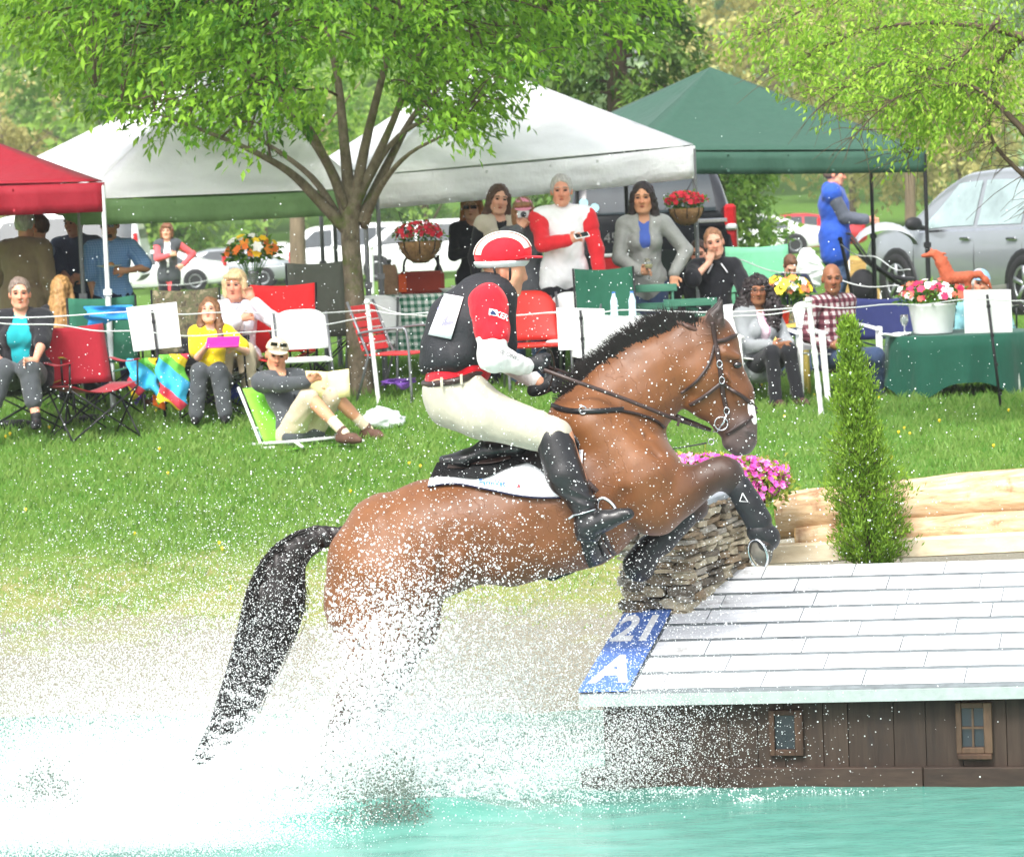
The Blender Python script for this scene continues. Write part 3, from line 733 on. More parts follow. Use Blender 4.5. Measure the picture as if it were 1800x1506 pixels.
# ================================================================ the jump: a low house with a shingled roof
JA = R(-12); JU = np.array([math.cos(JA), math.sin(JA), 0]); JV = np.array([-math.sin(JA), math.cos(JA), 0])
E0 = at(1020, 1222, 15.0); E0[2] = .43; RISE = .15
def roofp(a, b, up=0.0): return E0 + JU * a + JV * b + np.array([0, 0, RISE * b + .012 * a + up])
RN = unit(np.cross(JU + np.array([0, 0, .012]), JV + np.array([0, 0, RISE])))
def on_roof(px, py):
    v = ray(px, py); t = ((E0 - CAM) @ RN) / (v @ RN); p = CAM + v * t - E0; return p @ JU, p @ JV
def wood_board(name, c1, c2, c3, rough=.75, sx=(2, 14, 14), knots=False, streak=None, bump=.35):
    if name in MATS: return MATS[name]
    b = NB(name); oi = b.n('ShaderNodeObjectInfo'); 
    add = b.n('ShaderNodeVectorMath', operation='ADD'); m = b.n('ShaderNodeVectorMath', operation='SCALE'); m.inputs['Scale'].default_value = 7.0
    cmb = b.n('ShaderNodeCombineXYZ'); b.l(oi.outputs['Random'], cmb.inputs[0]); b.l(oi.outputs['Random'], cmb.inputs[1]); b.l(cmb.outputs[0], m.inputs[0])
    b.l(b.mapped(sx), add.inputs[0]); b.l(m.outputs[0], add.inputs[1])
    n1 = b.noise(2.0, 6, .65, add.outputs[0]); n2 = b.noise(1.2, 3, .5)
    c = b.ramp(n1, [(.25, lin(c1)), (.5, lin(c2)), (.78, lin(c3))])
    tone = b.math('ADD', b.math('MULTIPLY', oi.outputs['Random'], .28), .84)
    c = b.mix(1.0, c, tone, 'MULTIPLY')
    if streak:
        k = b.noise(3.2, 4, .6, b.mapped((2.2, 2.2, .8))); c = b.mix(b.math('MULTIPLY', b.math('SUBTRACT', k, .60), 7), c, lin(streak)); c.node.clamp_factor = True
    b.bsdf(c, rough, b.bump(n1, bump, .006), 0, .35); MATS[name] = b.m; return b.m
ROOFB = wood_board('pale_painted_shingle', (196, 200, 204), (222, 225, 228), (236, 238, 240), .6, (1.2, 9, 9), streak=(150, 150, 148), bump=.35)
ROOFG = mat('grey_roof_deck', (112, 120, 122), .8, .25, 14, .3)
SIDING = wood_board('dark_stained_siding', (36, 28, 23), (52, 41, 33), (66, 54, 44), .7, (14, 14, 1.2), streak=(38, 34, 33))
FRAMEW = wood_board('weathered_window_wood', (38, 27, 20), (60, 43, 31), (84, 63, 47), .75, (12, 12, 3))
FRAMEL = wood_board('honey_window_wood', (56, 43, 32), (80, 62, 46), (98, 80, 62), .7, (12, 12, 3))
GLASSD = mat('dark_window_glass', (34, 40, 46), .12, .3, 6, .05, spec=.6)
SIGNB = mat('blue_sign_paint', (84, 120, 192), .5, .12, 18, .15)
SIGNW = mat('white_sign_paint', (240, 242, 244), .5, .05, 18, 0)
def tilt(a, b, ln, dp, th, lift):
    """a board lying on the roof: corner a,b; length ln along the eave, dp up the slope"""
    P = [roofp(a, b, lift), roofp(a + ln, b, lift), roofp(a + ln, b + dp, lift), roofp(a, b + dp, lift)]
    return P, np.array([0, 0, th])
jump = thing('water_jump_house', 'low dark wooden house jump with pale shingled roof standing in the pond', 'jump', E0 * [1, 1, 0])
JB = E0 * [1, 1, 0]
def jl(p): return np.asarray(p) - JB
RW, RD = 3.3, 2.02
mb = MB(); mb.prism([jl(roofp(0, 0, -.045)), jl(roofp(RW, 0, -.045)), jl(roofp(RW, RD, -.045)), jl(roofp(0, RD, -.045))], (0, 0, .040)); deck = mb.build('roof', ROOFG, jump)
mb = MB(); mb.prism([jl(roofp(-.005, -.012, -.058)), jl(roofp(RW, -.012, -.058)), jl(roofp(RW, .0, -.058)), jl(roofp(-.005, .0, -.058))], (0, 0, .05)); mb.build('eave_trim', mat('grey_green_trim', (150, 162, 158), .7, .15, 14, .3), jump)
rows = 8; dp = RD / rows
for r_ in range(rows):
    off = [.05, .30, .17, .40, .10, .34, .22, .03][r_]
    a = .225 if r_ < 5 else .02
    first = True
    while a < RW:
        ln = (off + .08 if first else .445) ; first = False
        ln = min(ln, RW - a)
        if ln > .05:
            P, th = tilt(a + .002, r_ * dp + .054, ln - .005, dp - .054, .0055 + random.uniform(-.001, .001), -.0045 + random.uniform(0, .0008))
            MB().prism([jl(p) for p in P], th).build('roof_board', ROOFB, deck, bev=.002)
        a += ln
# number panels at the left edge of the roof
sgn = thing('number_sign', 'blue panels with white 21 and A at the lower left edge of the roof', 'sign', roofp(.1, 0))
sb = roofp(.1, 0); 
for k, (b0, b1) in enumerate(((.005, .605), (.612, 1.275))):
    P = [roofp(-.01, b0, .002) - sb, roofp(.215, b0, .002) - sb, roofp(.215, b1, .002) - sb, roofp(-.01, b1, .002) - sb]
    p = MB().prism(P, (0, 0, .012)).build('panel', SIGNB, sgn, bev=.002)
    o_ = roofp(.105, (b0 + b1) / 2 - .02, .0155) - sb
    text('lettering', ['A', '21'][k], .24, o_, JU + np.array([0, 0, .012]), JV + np.array([0, 0, RISE]), SIGNW, p, .008, (.86 if k else 1.0, 2.35))
# front wall of upright boards
f0 = .085; wbot, wtop = -.25, .375; a = f0; i = 0
wl = thing('x', 'x', 'x'); bpy.data.objects.remove(wl)
wall = MB().prism([jl(E0 * [1, 1, 0] + JU * f0 + JV * .105 + (0, 0, wbot)), jl(E0 * [1, 1, 0] + JU * RW + JV * .105 + (0, 0, wbot)), jl(E0 * [1, 1, 0] + JU * RW + JV * .105 + (0, 0, .36)), jl(E0 * [1, 1, 0] + JU * f0 + JV * .105 + (0, 0, .36))], JV * .03).build('front_wall', BLACKM, jump)
while a < RW - .02:
    wd = [.19, .15, .22, .13, .12, .17, .11, .2, .14, .16][i % 10]; wd = min(wd, RW - a); i += 1
    c = E0 * [1, 1, 0] + JU * (a + wd / 2) + JV * (.09 + random.uniform(-.002, .002)); zt = .374 + .012 * a
    MB().box(jl(c + (0, 0, (wbot + zt) / 2)), (wd - .0025, .022, zt - wbot), rotz(JA)).build('wall_board', SIDING, wall, bev=.0015)
    a += wd
for s_, b0, b1 in ((f0 - .004, .12, RD), (RW, .12, RD)):
    MB().prism([jl(E0 * [1, 1, 0] + JU * s_ + JV * b0 + (0, 0, wbot)), jl(E0 * [1, 1, 0] + JU * s_ + JV * b1 + (0, 0, wbot)), jl(E0 * [1, 1, 0] + JU * s_ + JV * b1 + (0, 0, .60)), jl(E0 * [1, 1, 0] + JU * s_ + JV * b0 + (0, 0, .37))], JU * .02).build('side_wall', SIDING, jump)
KICK = wood_board('reddish_kick_board', (38, 29, 23), (54, 42, 34), (69, 55, 45), .7, (1.5, 14, 14))
a = -.02
for ln in (.62, .9, .7, 1.1):
    MB().box(jl(E0 * [1, 1, 0] + JU * (a + ln / 2) + JV * .058 + (0, 0, .0)), (ln - .003, .036, .17), rotz(JA)).build('kick_board', KICK, jump, bev=.004); a += ln
def small_window(px0, py0, px1, py1, fm, bars, label):
    # the wall plane under the given picture box
    def wp(px, py):
        v = ray(px, py); o_ = E0 + JV * .078; t = ((o_ - CAM) @ JV) / (v @ JV); p = CAM + v * t - o_; return p @ JU, p[2] + E0[2]
    (a0, z1), (a1, z0) = wp(px0, py0), wp(px1, py1); a0, a1 = min(a0, a1), max(a0, a1)
    def W(a, z, out=0): return jl(E0 * [1, 1, 0] + JU * a + JV * (.078 - out) + (0, 0, z))
    wdw = MB().box(W((a0 + a1) / 2, (z0 + z1) / 2, .004), (a1 - a0 - .02, .008, z1 - z0 - .02), rotz(JA)).build('window', GLASSD, jump); wdw['label'] = label
    fw = .024
    for (x0, x1, y0, y1) in ((a0, a0 + fw, z0, z1), (a1 - fw * 1.5, a1, z0, z1), (a0 + fw, a1 - fw * 1.5, z1 - fw, z1), (a0 + fw, a1 - fw * 1.5, z0, z0 + fw * 1.1)):
        MB().box(W((x0 + x1) / 2, (y0 + y1) / 2, .016), (x1 - x0, .032, y1 - y0), rotz(JA)).build('frame', fm, wdw, bev=.003)
    if bars:
        xm = (a0 + fw + a1 - fw * 1.5) / 2; zm = (z0 + z1) / 2
        MB().box(W(xm, zm, .013), (.009, .014, z1 - z0 - 2 * fw), rotz(JA)).build('glazing_bar', fm, wdw)
        MB().box(W(xm, zm, .0145), (a1 - a0 - 2.5 * fw, .014, .009), rotz(JA)).build('glazing_bar', fm, wdw)
        MB().box(W((a0 + a1) / 2, z0 - .012, .024), (a1 - a0 - .004, .048, .024), rotz(JA)).build('sill', FRAMEW, wdw, bev=.004)
small_window(1352, 1246, 1414, 1326, FRAMEW, False, 'weathered window with one dark pane')
small_window(1680, 1233, 1746, 1322, FRAMEL, True, 'honey brown window with four small panes')

# ================================================================ stone pier beside the roof, azalea on it
def stone_pier():
    corners = [on_roof(1108, 1078), on_roof(1212, 1074), on_roof(1306, 990), on_roof(1200, 982)]
    C = [roofp(a, b) for a, b in corners]; base = np.mean(C, 0); base[2] = .55; ztop = 1.10
    t = thing('stone_pier', 'dry-laid brown fieldstone pier at the upper left corner of the roof', 'pier', base)
    tones = [(154, 142, 120), (176, 164, 140), (130, 118, 100), (188, 178, 154), (112, 104, 92), (158, 152, 140), (142, 124, 100)]
    SM = [mat('fieldstone_%s' % n, c, .9, .3, 9, .8, 30, .02) for n, c in zip('buff tan brown cream umber grey rust'.split(), tones)]
    def grow(z): return 1 + .12 * (z - .55) / .55
    core = []
    for z in (.50, ztop - .02):
        core += [(np.array([c[0], c[1], z]) - base) * [.86 * grow(z), .86 * grow(z), 1] for c in C]
    MB().add(core, [(0, 1, 2, 3), (7, 6, 5, 4), (0, 4, 5, 1), (1, 5, 6, 2), (2, 6, 7, 3), (3, 7, 4, 0)]).build('core', mat('dark_earth_joint', (60, 50, 42), .95, .3, 10, .5), t)
    for f in range(4):
        a0 = np.array(C[f]); b0 = np.array(C[(f + 1) % 4]); z = .555 if f in (0, 3) else .6; 
        n_ = unit(np.cross((b0 - a0) * [1, 1, 0], (0, 0, 1)))
        L = np.linalg.norm((b0 - a0)[:2])
        while z < ztop:
            h = random.choice([.024, .03, .038, .046, .058]); h = min(h, ztop - z) if ztop - z > .03 else .03
            u = -.02 - random.random() * .04
            while u < L:
                wd = random.choice([.09, .12, .15, .19, .23]) * (1 if f in (1, 3) else .95); wd = min(wd, L - u + .03)
                if wd < .05: break
                g = grow(z)
                pc = a0 + unit((b0 - a0) * [1, 1, 0]) * (u + wd / 2); pc[2] = z + h / 2
                pl = (pc - base) * [g, g, 1] - n_ * .03
                gz = roofp(*[( (pc - E0) @ JU), ((pc - E0) @ JV)])[2]
                if pc[2] > gz - .02:
                    bm = bmesh.new(); bmesh.ops.create_cube(bm, size=1)
                    bmesh.ops.bevel(bm, geom=bm.edges[:], offset=.16, segments=1, affect='EDGES')
                    ang = math.atan2((b0 - a0)[1], (b0 - a0)[0]); rr = rotz(ang)
                    dpth = .09 + random.uniform(-.015, .03); V = []
                    for v in bm.verts:
                        q = np.array(v.co) * [wd - .006, dpth, h - .005]
                        q += rng.normal(0, .006, 3) * [1.2, 1, .7]
                        v.co = rr @ q + pl
                    me = bpy.data.meshes.new('stone'); bm.to_mesh(me); bm.free(); obj('stone', me, random.choice(SM), t)
                u += wd
            z += h
    # capping slab
    top = [(np.array([c[0], c[1], ztop + .002]) - base) * [1.2, 1.2, 1] for c in C]
    MB().prism(top, (0, 0, .035)).build('cap_slab', mat('blue_grey_slab', (150, 158, 164), .8, .2, 8, .4), t, bev=.006)
    return C, ztop
PIERC, PIERTOP = stone_pier()
def azalea():
    base = at(1290, 860, 17.05); base[2] = PIERTOP - .3
    t = thing('azalea_bush', 'pink flowering azalea behind the stone pier', 'bush', base); mb = MB()
    for k in range(16):
        a = k * 2.4; e = np.array([math.cos(a) * .25, math.sin(a) * .12, .32 + .1 * random.random()]); mb.tube(curve([(0, 0, -.3), e * .5, e], 6), np.linspace(.008, .003, 6), 4)
    mb.build('stem', BARKD, t, True)
    P = []; 
    for k in range(760):
        px = random.uniform(1172, 1384); y1 = np.interp(px, [1170, 1240, 1320, 1385], [800, 800, 805, 820]); y2 = np.interp(px, [1170, 1250, 1320, 1385], [880, 850, 900, 850])
        p = at(px, random.uniform(y1, y2), 17.05 + random.gauss(0, .1)) - base; P.append(p)
    P = np.array(P); n = len(P); V = []; F = []; C = []
    for p in P:
        out = unit(p - np.array([0, .15, .15]) + rng.normal(0, .1, 3)); x = unit(np.cross(out, (0, 0, 1))); y = np.cross(out, x); cc = random.choice([(226, 92, 184), (236, 118, 200), (206, 70, 164), (240, 148, 212)])
        for k in range(5):
            a = k * 1.2566 + random.random() * .3; d = math.cos(a) * x + math.sin(a) * y; s_ = np.cross(out, d); b = len(V); r0 = .019
            V += [p, p + d * r0 * .6 + s_ * r0 * .42 + out * .008, p + d * r0 + out * .012, p + d * r0 * .6 - s_ * r0 * .42 + out * .008]; F.append((b, b + 1, b + 2, b + 3)); C += [lin(cc)] * 4
    me = meshnp('blossom', V, np.array(F)); setcol(me, C); obj('blossom', me, vcol('petal', .6, .3, 0, amp=.1), t)
    L = np.concatenate([P + rng.normal(0, .025, P.shape) - np.array([0, -.03, .02]) for _ in range(3)])
    V, F = leaf_mesh(L, rng.normal(0, 1, L.shape) + np.array([0, -.2, .5]), rng.normal(0, 1, L.shape), np.full(len(L), .04), np.full(len(L), .018))
    me = meshnp('foliage', V, F); setrnd(me, np.repeat(rng.random(len(L)), 4)); obj('foliage', me, leafmat('azalea_leaf', (96, 140, 40), (190, 196, 84), .4), t)
azalea()

# ================================================================ logs and the little conifer
PEEL = wood_board('peeled_log_wood', (140, 98, 64), (202, 172, 134), (226, 208, 180), .7, (1.3, 16, 16), streak=(112, 64, 34), bump=.7)
TIMB = wood_board('sawn_pale_timber', (196, 176, 144), (214, 198, 168), (226, 214, 190), .75, (1.2, 14, 14))
CUT = mat('cut_log_end', (216, 178, 122), .8, .2, 22, .4)
def log(name, label, p0, p1, r0, r1, wob=.012):
    a = np.array(p0); b = np.array(p1); t = thing(name, label, 'log', a); d = b - a; L = np.linalg.norm(d); n = 30; m = 18
    x = unit(np.cross(d, (0, 0, 1))); z = np.cross(x, unit(d)); V = []
    for i in range(n + 1):
        f = i / n; r = r0 + (r1 - r0) * f
        for k in range(m):
            g = 2 * math.pi * k / m; rr = r * (1 + .035 * math.sin(3 * g + f * 9) + .03 * math.sin(7 * g + f * 23)) + wob * .25 * math.sin(f * 40 + k)
            V.append(d * f + rr * (math.cos(g) * x + math.sin(g) * z))
    F = [(i * m + k, i * m + (k + 1) % m, (i + 1) * m + (k + 1) % m, (i + 1) * m + k) for i in range(n) for k in range(m)] + [tuple(n * m + k for k in range(m))]
    MB().add(V, F).build('trunk', PEEL, t, True)
    MB().add([v - unit(d) * .002 for v in V[:m]] + [v + unit(d) * .004 for v in V[:m]], [tuple(range(m))] + [(k, (k + 1) % m, m + (k + 1) % m, m + k) for k in range(m)]).build('cut_end', CUT, t)
log('peeled_log', 'thick peeled log on top of the log wall behind the conifer', at(1366, 906, 17.48), at(2250, 820, 17.06), .118, .122)
log('peeled_log', 'thinner peeled log under the thick one, its sawn end showing', at(1400, 948, 17.36), at(2250, 893, 16.9), .066, .082)
t = thing('squared_timber', 'pale squared timber lying at the foot of the log wall', 'timber', at(1345, 975, 17.3))
b0 = at(1345, 975, 17.3)
for u0, u1 in ((0, .58), (.585, 1.0)):
    A_ = at(1345, 974, 17.3); B_ = at(2250, 930, 16.78); MB().beam(A_ + (B_ - A_) * u0 - b0, A_ + (B_ - A_) * u1 - b0, .12, .095).build('timber', TIMB, t, bev=.006)
def conifer():
    base = at(1532, 985, 17.02); base[2] = .70; tip = at(1490, 552, 17.02); H = tip[2] - base[2]
    t = thing('arborvitae', 'small bright green arborvitae conifer behind the roof edge', 'tree', base); mb = MB()
    lean = (tip - base)[0]; mb.tube([(0, 0, -.12), (lean * .5, 0, H * .5), (lean, 0, H * .95)], [.02, .014, .003], 6); 
    P = []; D = []
    for k in range(520):
        f = (k / 520) ** 1.15; z = H * (.0 + .97 * f); rr = .185 * min(1, (1 - f) * 1.15 + .09) * (.55 + .45 * min(1, f * 8 + .4)) ; a = k * 2.399 + random.gauss(0, .3); rr *= 1 + .2 * math.sin(3 * a + 9 * f) + .18 * math.sin(2 * a - 17 * f + 1) + .12 * math.sin(29 * f)
        rr *= random.uniform(.8, 1.12)
        e = np.array([lean * f + math.cos(a) * rr, math.sin(a) * rr, z + rr * .3]); b = np.array([lean * f, 0, max(0, z - .05)])
        if k % 3 == 0: mb.tube([b, (b + e) / 2, e], [.004, .003, .0015], 3, False)
        for j in range(40):
            u = random.uniform(.3, 1.08); p = b + (e - b) * u + rng.normal(0, .016, 3); P.append(p); D.append(unit(e - b) * .5 + np.array([0, 0, .7]) + rng.normal(0, .45, 3))
    mb.build('trunk', BARKD, t, True)
    P = np.array(P); D = np.array(D); n = len(P); V, F = leaf_mesh(P, D, rng.normal(0, 1, (n, 3)), .018 + .02 * rng.random(n), .006 + .004 * rng.random(n))
    me = meshnp('crown', V, F); setrnd(me, np.repeat(np.clip(np.repeat(rng.random(n // 40), 40) * .6 + .4 * rng.random(n), 0, 1), 4)); obj('crown', me, leafmat('arborvitae_scale', (70, 112, 26), (148, 184, 60), .35), t)
conifer()
# ================================================================ horse and rider (side on, mid leap)
HD = 15.45
HS = HD / FPX          # metres per photo pixel at the horse
H0 = at(900, 1000, HD); H0[1] = HD
def hp(px, py, dy=0.0):
    """place in the horse's frame: photo pixel on its middle plane, dy metres towards (-) or away (+) from the camera"""
    p = at(px, py, HD) - H0; return np.array([p[0], dy, p[2]])
horse = thing('horse', 'bay horse with short black mane leaping from the pond onto the roof', 'horse', H0)
BAY = lin((104, 62, 29)); BAYL = lin((114, 70, 34)); BAYD = lin((70, 43, 25)); DRK = lin((58, 42, 36)); MUZ = lin((70, 60, 58)); BLK = lin((30, 27, 27))
B = Body(.05)
def hc(a, b, k=None, c=BAY, fl=None): B.cone(hp(*a[:2], a[3] if len(a) > 3 else 0), hp(*b[:2], b[3] if len(b) > 3 else 0), a[2] * HS, b[2] * HS, k, c, fl)
# trunk
hc((700, 968, 108), (760, 950, 94), .08, BAYL); hc((760, 950, 94), (900, 913, 101), .08); hc((900, 913, 101), (1020, 878, 106), .08); hc((1020, 878, 105), (1080, 838, 102), .08)
hc((640, 985, 66, -.09), (632, 1060, 62, -.1), .06, BAYL); hc((640, 985, 66, .09), (632, 1060, 62, .1), .06)
hc((660, 935, 36), (742, 893, 36), .06, BAYL); hc((742, 893, 36), (880, 862, 40), .07); hc((985, 785, 50), (1050, 745, 55), .08)
hc((770, 990, 40, -.2), (700, 1010, 60, -.18), .08)
hc((905, 960, 62, -.10), (1030, 930, 60, -.10), .07, BAY); hc((905, 960, 62, .10), (1030, 930, 60, .10), .07, BAY)
# near hind leg
hc((688, 1010, 92, -.12), (668, 1110, 66, -.14), .06, BAYL); hc((668, 1110, 64, -.14), (640, 1190, 38, -.14), .05, BAY); hc((640, 1190, 38, -.14), (610, 1245, 25, -.14), .03, BAYD)
hc((622, 1215, 25, -.14), (598, 1252, 18, -.14), .02, BAYD); hc((610, 1245, 23, -.14), (572, 1330, 17, -.14), .02, DRK); hc((572, 1330, 22, -.14), (560, 1350, 21, -.14), .02, DRK); hc((560, 1350, 18, -.14), (540, 1382, 19, -.14), .02, BLK); hc((540, 1384, 24, -.14), (532, 1402, 29, -.14), .01, BLK)
# far hind leg
hc((700, 1010, 90, .13), (706, 1100, 64, .14), .06); hc((706, 1100, 62, .14), (690, 1180, 36, .14), .05, BAYD); hc((690, 1180, 36, .14), (668, 1236, 24, .14), .03, DRK); hc((668, 1236, 22, .14), (640, 1320, 17, .14), .02, DRK); hc((640, 1320, 21, .14), (622, 1356, 18, .14), .02, BLK); hc((622, 1358, 24, .14), (612, 1384, 28, .14), .01, BLK)
# shoulder and near fore
hc((1040, 745, 54, -.1), (1132, 838, 61, -.15), .07, BAYL); hc((1040, 745, 54, .1), (1132, 838, 61, .15), .07)
hc((1132, 838, 62, -.16), (1146, 888, 46, -.17), .06, BAY); hc((1130, 838, 62, .14), (1140, 880, 46, .15), .06)
hc((1128, 800, 50, -.06), (1150, 850, 48, -.06), .06, BAYL); hc((1128, 800, 50, .06), (1150, 850, 48, .06), .06)
hc((1150, 884, 44, -.17), (1196, 858, 38, -.17), .05, BAY); hc((1196, 858, 38, -.17), (1264, 820, 25, -.17), .04, BAYD); hc((1256, 823, 25, -.17), (1278, 828, 25, -.17), .03, DRK)
hc((1278, 828, 22, -.17), (1308, 876, 17, -.17), .03, BLK); hc((1308, 876, 17, -.17), (1330, 916, 17, -.17), .02, BLK); hc((1330, 920, 21, -.17), (1336, 930, 20, -.17), .02, BLK); hc((1336, 930, 18, -.17), (1338, 950, 20, -.18), .02, BLK)
# far fore, folded
hc((1140, 880, 42, .16), (1216, 884, 27, .16), .05, BAYD); hc((1216, 886, 26, .16), (1226, 896, 24, .16), .03, DRK); hc((1222, 900, 20, .16), (1160, 962, 18, .16), .03, BLK); hc((1160, 962, 21, .16), (1140, 978, 20, .16), .02, BLK); hc((1140, 978, 20, .16), (1128, 1000, 22, .16), .02, BLK)
# neck and head
NK = (1, .62, 1)
def hn(a, b, k=None, c=BAY, fl=NK): B.cone(hp(*a[:2]), hp(*b[:2]), a[2] * HS, b[2] * HS, k, c, fl)
hn((1050, 756, 86), (1106, 704, 72), .07, BAY); hn((1106, 704, 72), (1160, 658, 59), .06, BAYL); hn((1160, 658, 59), (1212, 624, 46), .05); hn((1212, 624, 46), (1250, 604, 37), .04)
hn((1036, 698, 24), (1112, 634, 20), .05, BAYD, (1, .8, 1)); hn((1112, 634, 20), (1205, 592, 15), .05, BAYD, (1, .8, 1)); hn((1205, 588, 17), (1250, 588, 18), .04, BAYD)
HDF = (1, .72, 1)
hn((1252, 592, 36), (1242, 650, 47), .03, BAY, HDF); hn((1242, 650, 47), (1240, 690, 38), .03, BAYL, HDF)
hn((1266, 612, 34), (1290, 690, 30), .03, BAY, HDF); hn((1240, 690, 38), (1275, 735, 27), .03, BAY, HDF); hn((1290, 690, 30), (1308, 748, 24), .03, BAYD, (1, .62, 1)); hn((1278, 735, 26), (1296, 765, 25), .02, MUZ, (1, .8, 1))
hn((1308, 748, 22), (1314, 772, 19), .02, MUZ, (1, 1.1, 1)); hn((1282, 778, 12), (1296, 790, 12), .02, MUZ, (1, 1.4, 1)); hn((1304, 784, 13), (1312, 788, 10), .015, MUZ, (1, 1.6, 1))
B.cone(hp(1272, 620, -.075), hp(1296, 626, -.07), .022, .018, .03, BAY); B.cone(hp(1272, 620, .075), hp(1296, 626, .07), .022, .018, .03, BAY)
B.ell(hp(1295, 640, -.092), (.026, .014, .019), roty(.4), .012, DRK, 's'); B.cone(hp(1286, 632, -.086), hp(1302, 634, -.078), .007, .006, .01, BAYD); B.cone(hp(1287, 648, -.086), hp(1301, 648, -.078), .005, .005, .01, BAYD)
B.ell(hp(1320, 766, -.062), (.018, .03, .012), roty(.6), .008, BLK, 's'); B.cone(hp(1312, 756, -.06), hp(1326, 760, -.055), .007, .007, .01, MUZ)
B.cone(hp(1276, 655, -.088), hp(1296, 700, -.066), .011, .007, .02, BAY); B.cone(hp(1276, 655, .088), hp(1296, 700, .066), .011, .007, .02, BAY)
B.ell(hp(1222, 662, -.07), (.05, .03, .075), roty(-.5), .03, BAYL); B.ell(hp(1222, 662, .07), (.05, .03, .075), roty(-.5), .03, BAYL)
B.cone(hp(1276, 770, -.06), hp(1312, 782, -.05), .004, .004, .008, DRK, op='s')
for sx in (-1, 1):
    B.cone(hp(1250, 584, sx * .045), hp(1256, 556, sx * .06), .034, .034, .018, DRK, (1, .7, 1)); B.cone(hp(1257, 556, sx * .065), hp(1268, 522, sx * .06), .034, .007, .015, BLK, (1, .6, 1))
B.ell(hp(1261, 556, -.088), (.014, .016, .04), roty(.2), .008, BLK, 's')
B.cone(hp(800, 868, -.30), hp(786, 1010, -.285), .018, .036, .06, BAY, op='s'); B.cone(hp(1176, 716, -.14), hp(1110, 790, -.2), .008, .012, .035, BAY, op='s')
B.cone(hp(1092, 860, -.30), hp(1076, 950, -.25), .012, .02, .06, BAY, op='s'); B.cone(hp(1198, 655, -.125), hp(1212, 716, -.10), .008, .012, .03, BAY, op='s'); B.cone(hp(700, 1020, -.31), hp(640, 1120, -.25), .006, .01, .05, BAY, op='s'); B.cone(hp(1128, 760, -.26), hp(1176, 840, -.24), .005, .008, .04, BAY, op='s')
def muscle(X):
    x, y, z = X[..., 0], X[..., 1], X[..., 2]
    return .0045 * np.sin(x * 21 + 9 * z) * np.sin(z * 17 - 6 * x + 2) + .0018 * np.sin(x * 47 - 31 * z) * np.sin(z * 39 + 12 * x + 1)
def coat():
    b = NB('wet_bay_coat'); a = b.attr('col'); n1 = b.noise(3.2, 5, .6); n2 = b.noise(140, 4, .7, b.mapped((1, 1, .35), (0, R(30), 0))); n3 = b.noise(7.5, 2, .5)
    f = b.math('MULTIPLY', b.math('ADD', b.math('MULTIPLY', n1, .7), .65), b.math('ADD', b.math('MULTIPLY', b.noise(26, 5, .7, b.mapped((1, 1, .4), (0, R(25), 0))), .5), .75)); c = b.mix(1.0, a, f, 'MULTIPLY')
    w = b.n('ShaderNodeTexWave'); w.inputs['Scale'].default_value = 5.0; w.inputs['Distortion'].default_value = 16; w.inputs['Detail'].default_value = 3; w.inputs['Detail Scale'].default_value = 1.6; b.l(b.mapped((1, 1, 1), (0, R(35), 0)), w.inputs[0])
    vein = b.math('MULTIPLY', b.math('POWER', w.outputs[1], 22.0), b.math('GREATER_THAN', n3, .52))
    c = b.mix(b.math('MULTIPLY', vein, .22), c, lin((80, 46, 30)))
    h = b.math('ADD', b.math('MULTIPLY', n2, .25), b.math('MULTIPLY', vein, .5))
    b.bsdf(c, b.math('ADD', b.math('MULTIPLY', n1, .3), .36), b.bump(h, .35, .006), 0, .45, sheen=.1); return b.m
body = skin('body', B, .0115, coat(), horse, disp=muscle, colors=True, sig=.012, it=2)
HB = bvh_of(body)
def hit(px, py, off=.004, fall=0.0):
    """point on the near flank of the horse seen at the pixel, lifted by off"""
    p = hp(px, py); v = unit(ray(px, py)); r = HB.ray_cast(Vector(p - v * 1.5), Vector(v), 3.0)
    if r[0] is None: return np.array([p[0], fall, p[2]])
    return np.array(r[0]) + (np.array(r[1]) * .4 - v * .6) * off
WETB = mat('wet_black_neoprene', (30, 31, 34), .42, .3, 20, .5, 160)
LEATH = mat('dark_brown_leather', (52, 36, 32), .42, .25, 18, .2, spec=.5)
BLEATH = mat('black_leather', (30, 30, 32), .34, .25, 14, .25, spec=.55)
METAL = mat('polished_steel', (206, 208, 212), .2, .05, 10, 0, metal=1.0)
WHITEC = fabric('white_cloth', (240, 241, 244), .8, .3)
eye = MB().lathe([(.001, -.016), (.012, -.012), (.0165, 0), (.012, .012), (.001, .016)], hp(1294, 640, -.083), 12, 1.3, .75).build('eye', mat('horse_eye', (26, 18, 16), .06, .2, 10, 0, spec=.8), horse, True)
def strap(name, pts, wdt, m, parent, off=.006, n=30, th=.004, free=False, fall=0.0):
    """leather strap lying on the horse: pixels, width in metres"""
    Q = curve([(p[0], p[1], 0) for p in pts], n); P = np.array([hit(q[0], q[1], off, fall) if not free else hp(q[0], q[1], fall) for q in Q])
    for _ in range(2): P[1:-1] = (P[:-2] + 2 * P[1:-1] + P[2:]) / 4
    tn = np.gradient(P, axis=0); v = np.array([0, 1, 0.]); S = np.cross(tn, v); S /= np.linalg.norm(S, axis=1)[:, None] + 1e-9
    S2 = np.stack([P - S * wdt / 2, P, P + S * wdt / 2], 1); S2[:, 1] -= v * .001
    return MB().slab(S2, (0, -th, 0)).build(name, m, parent, True)
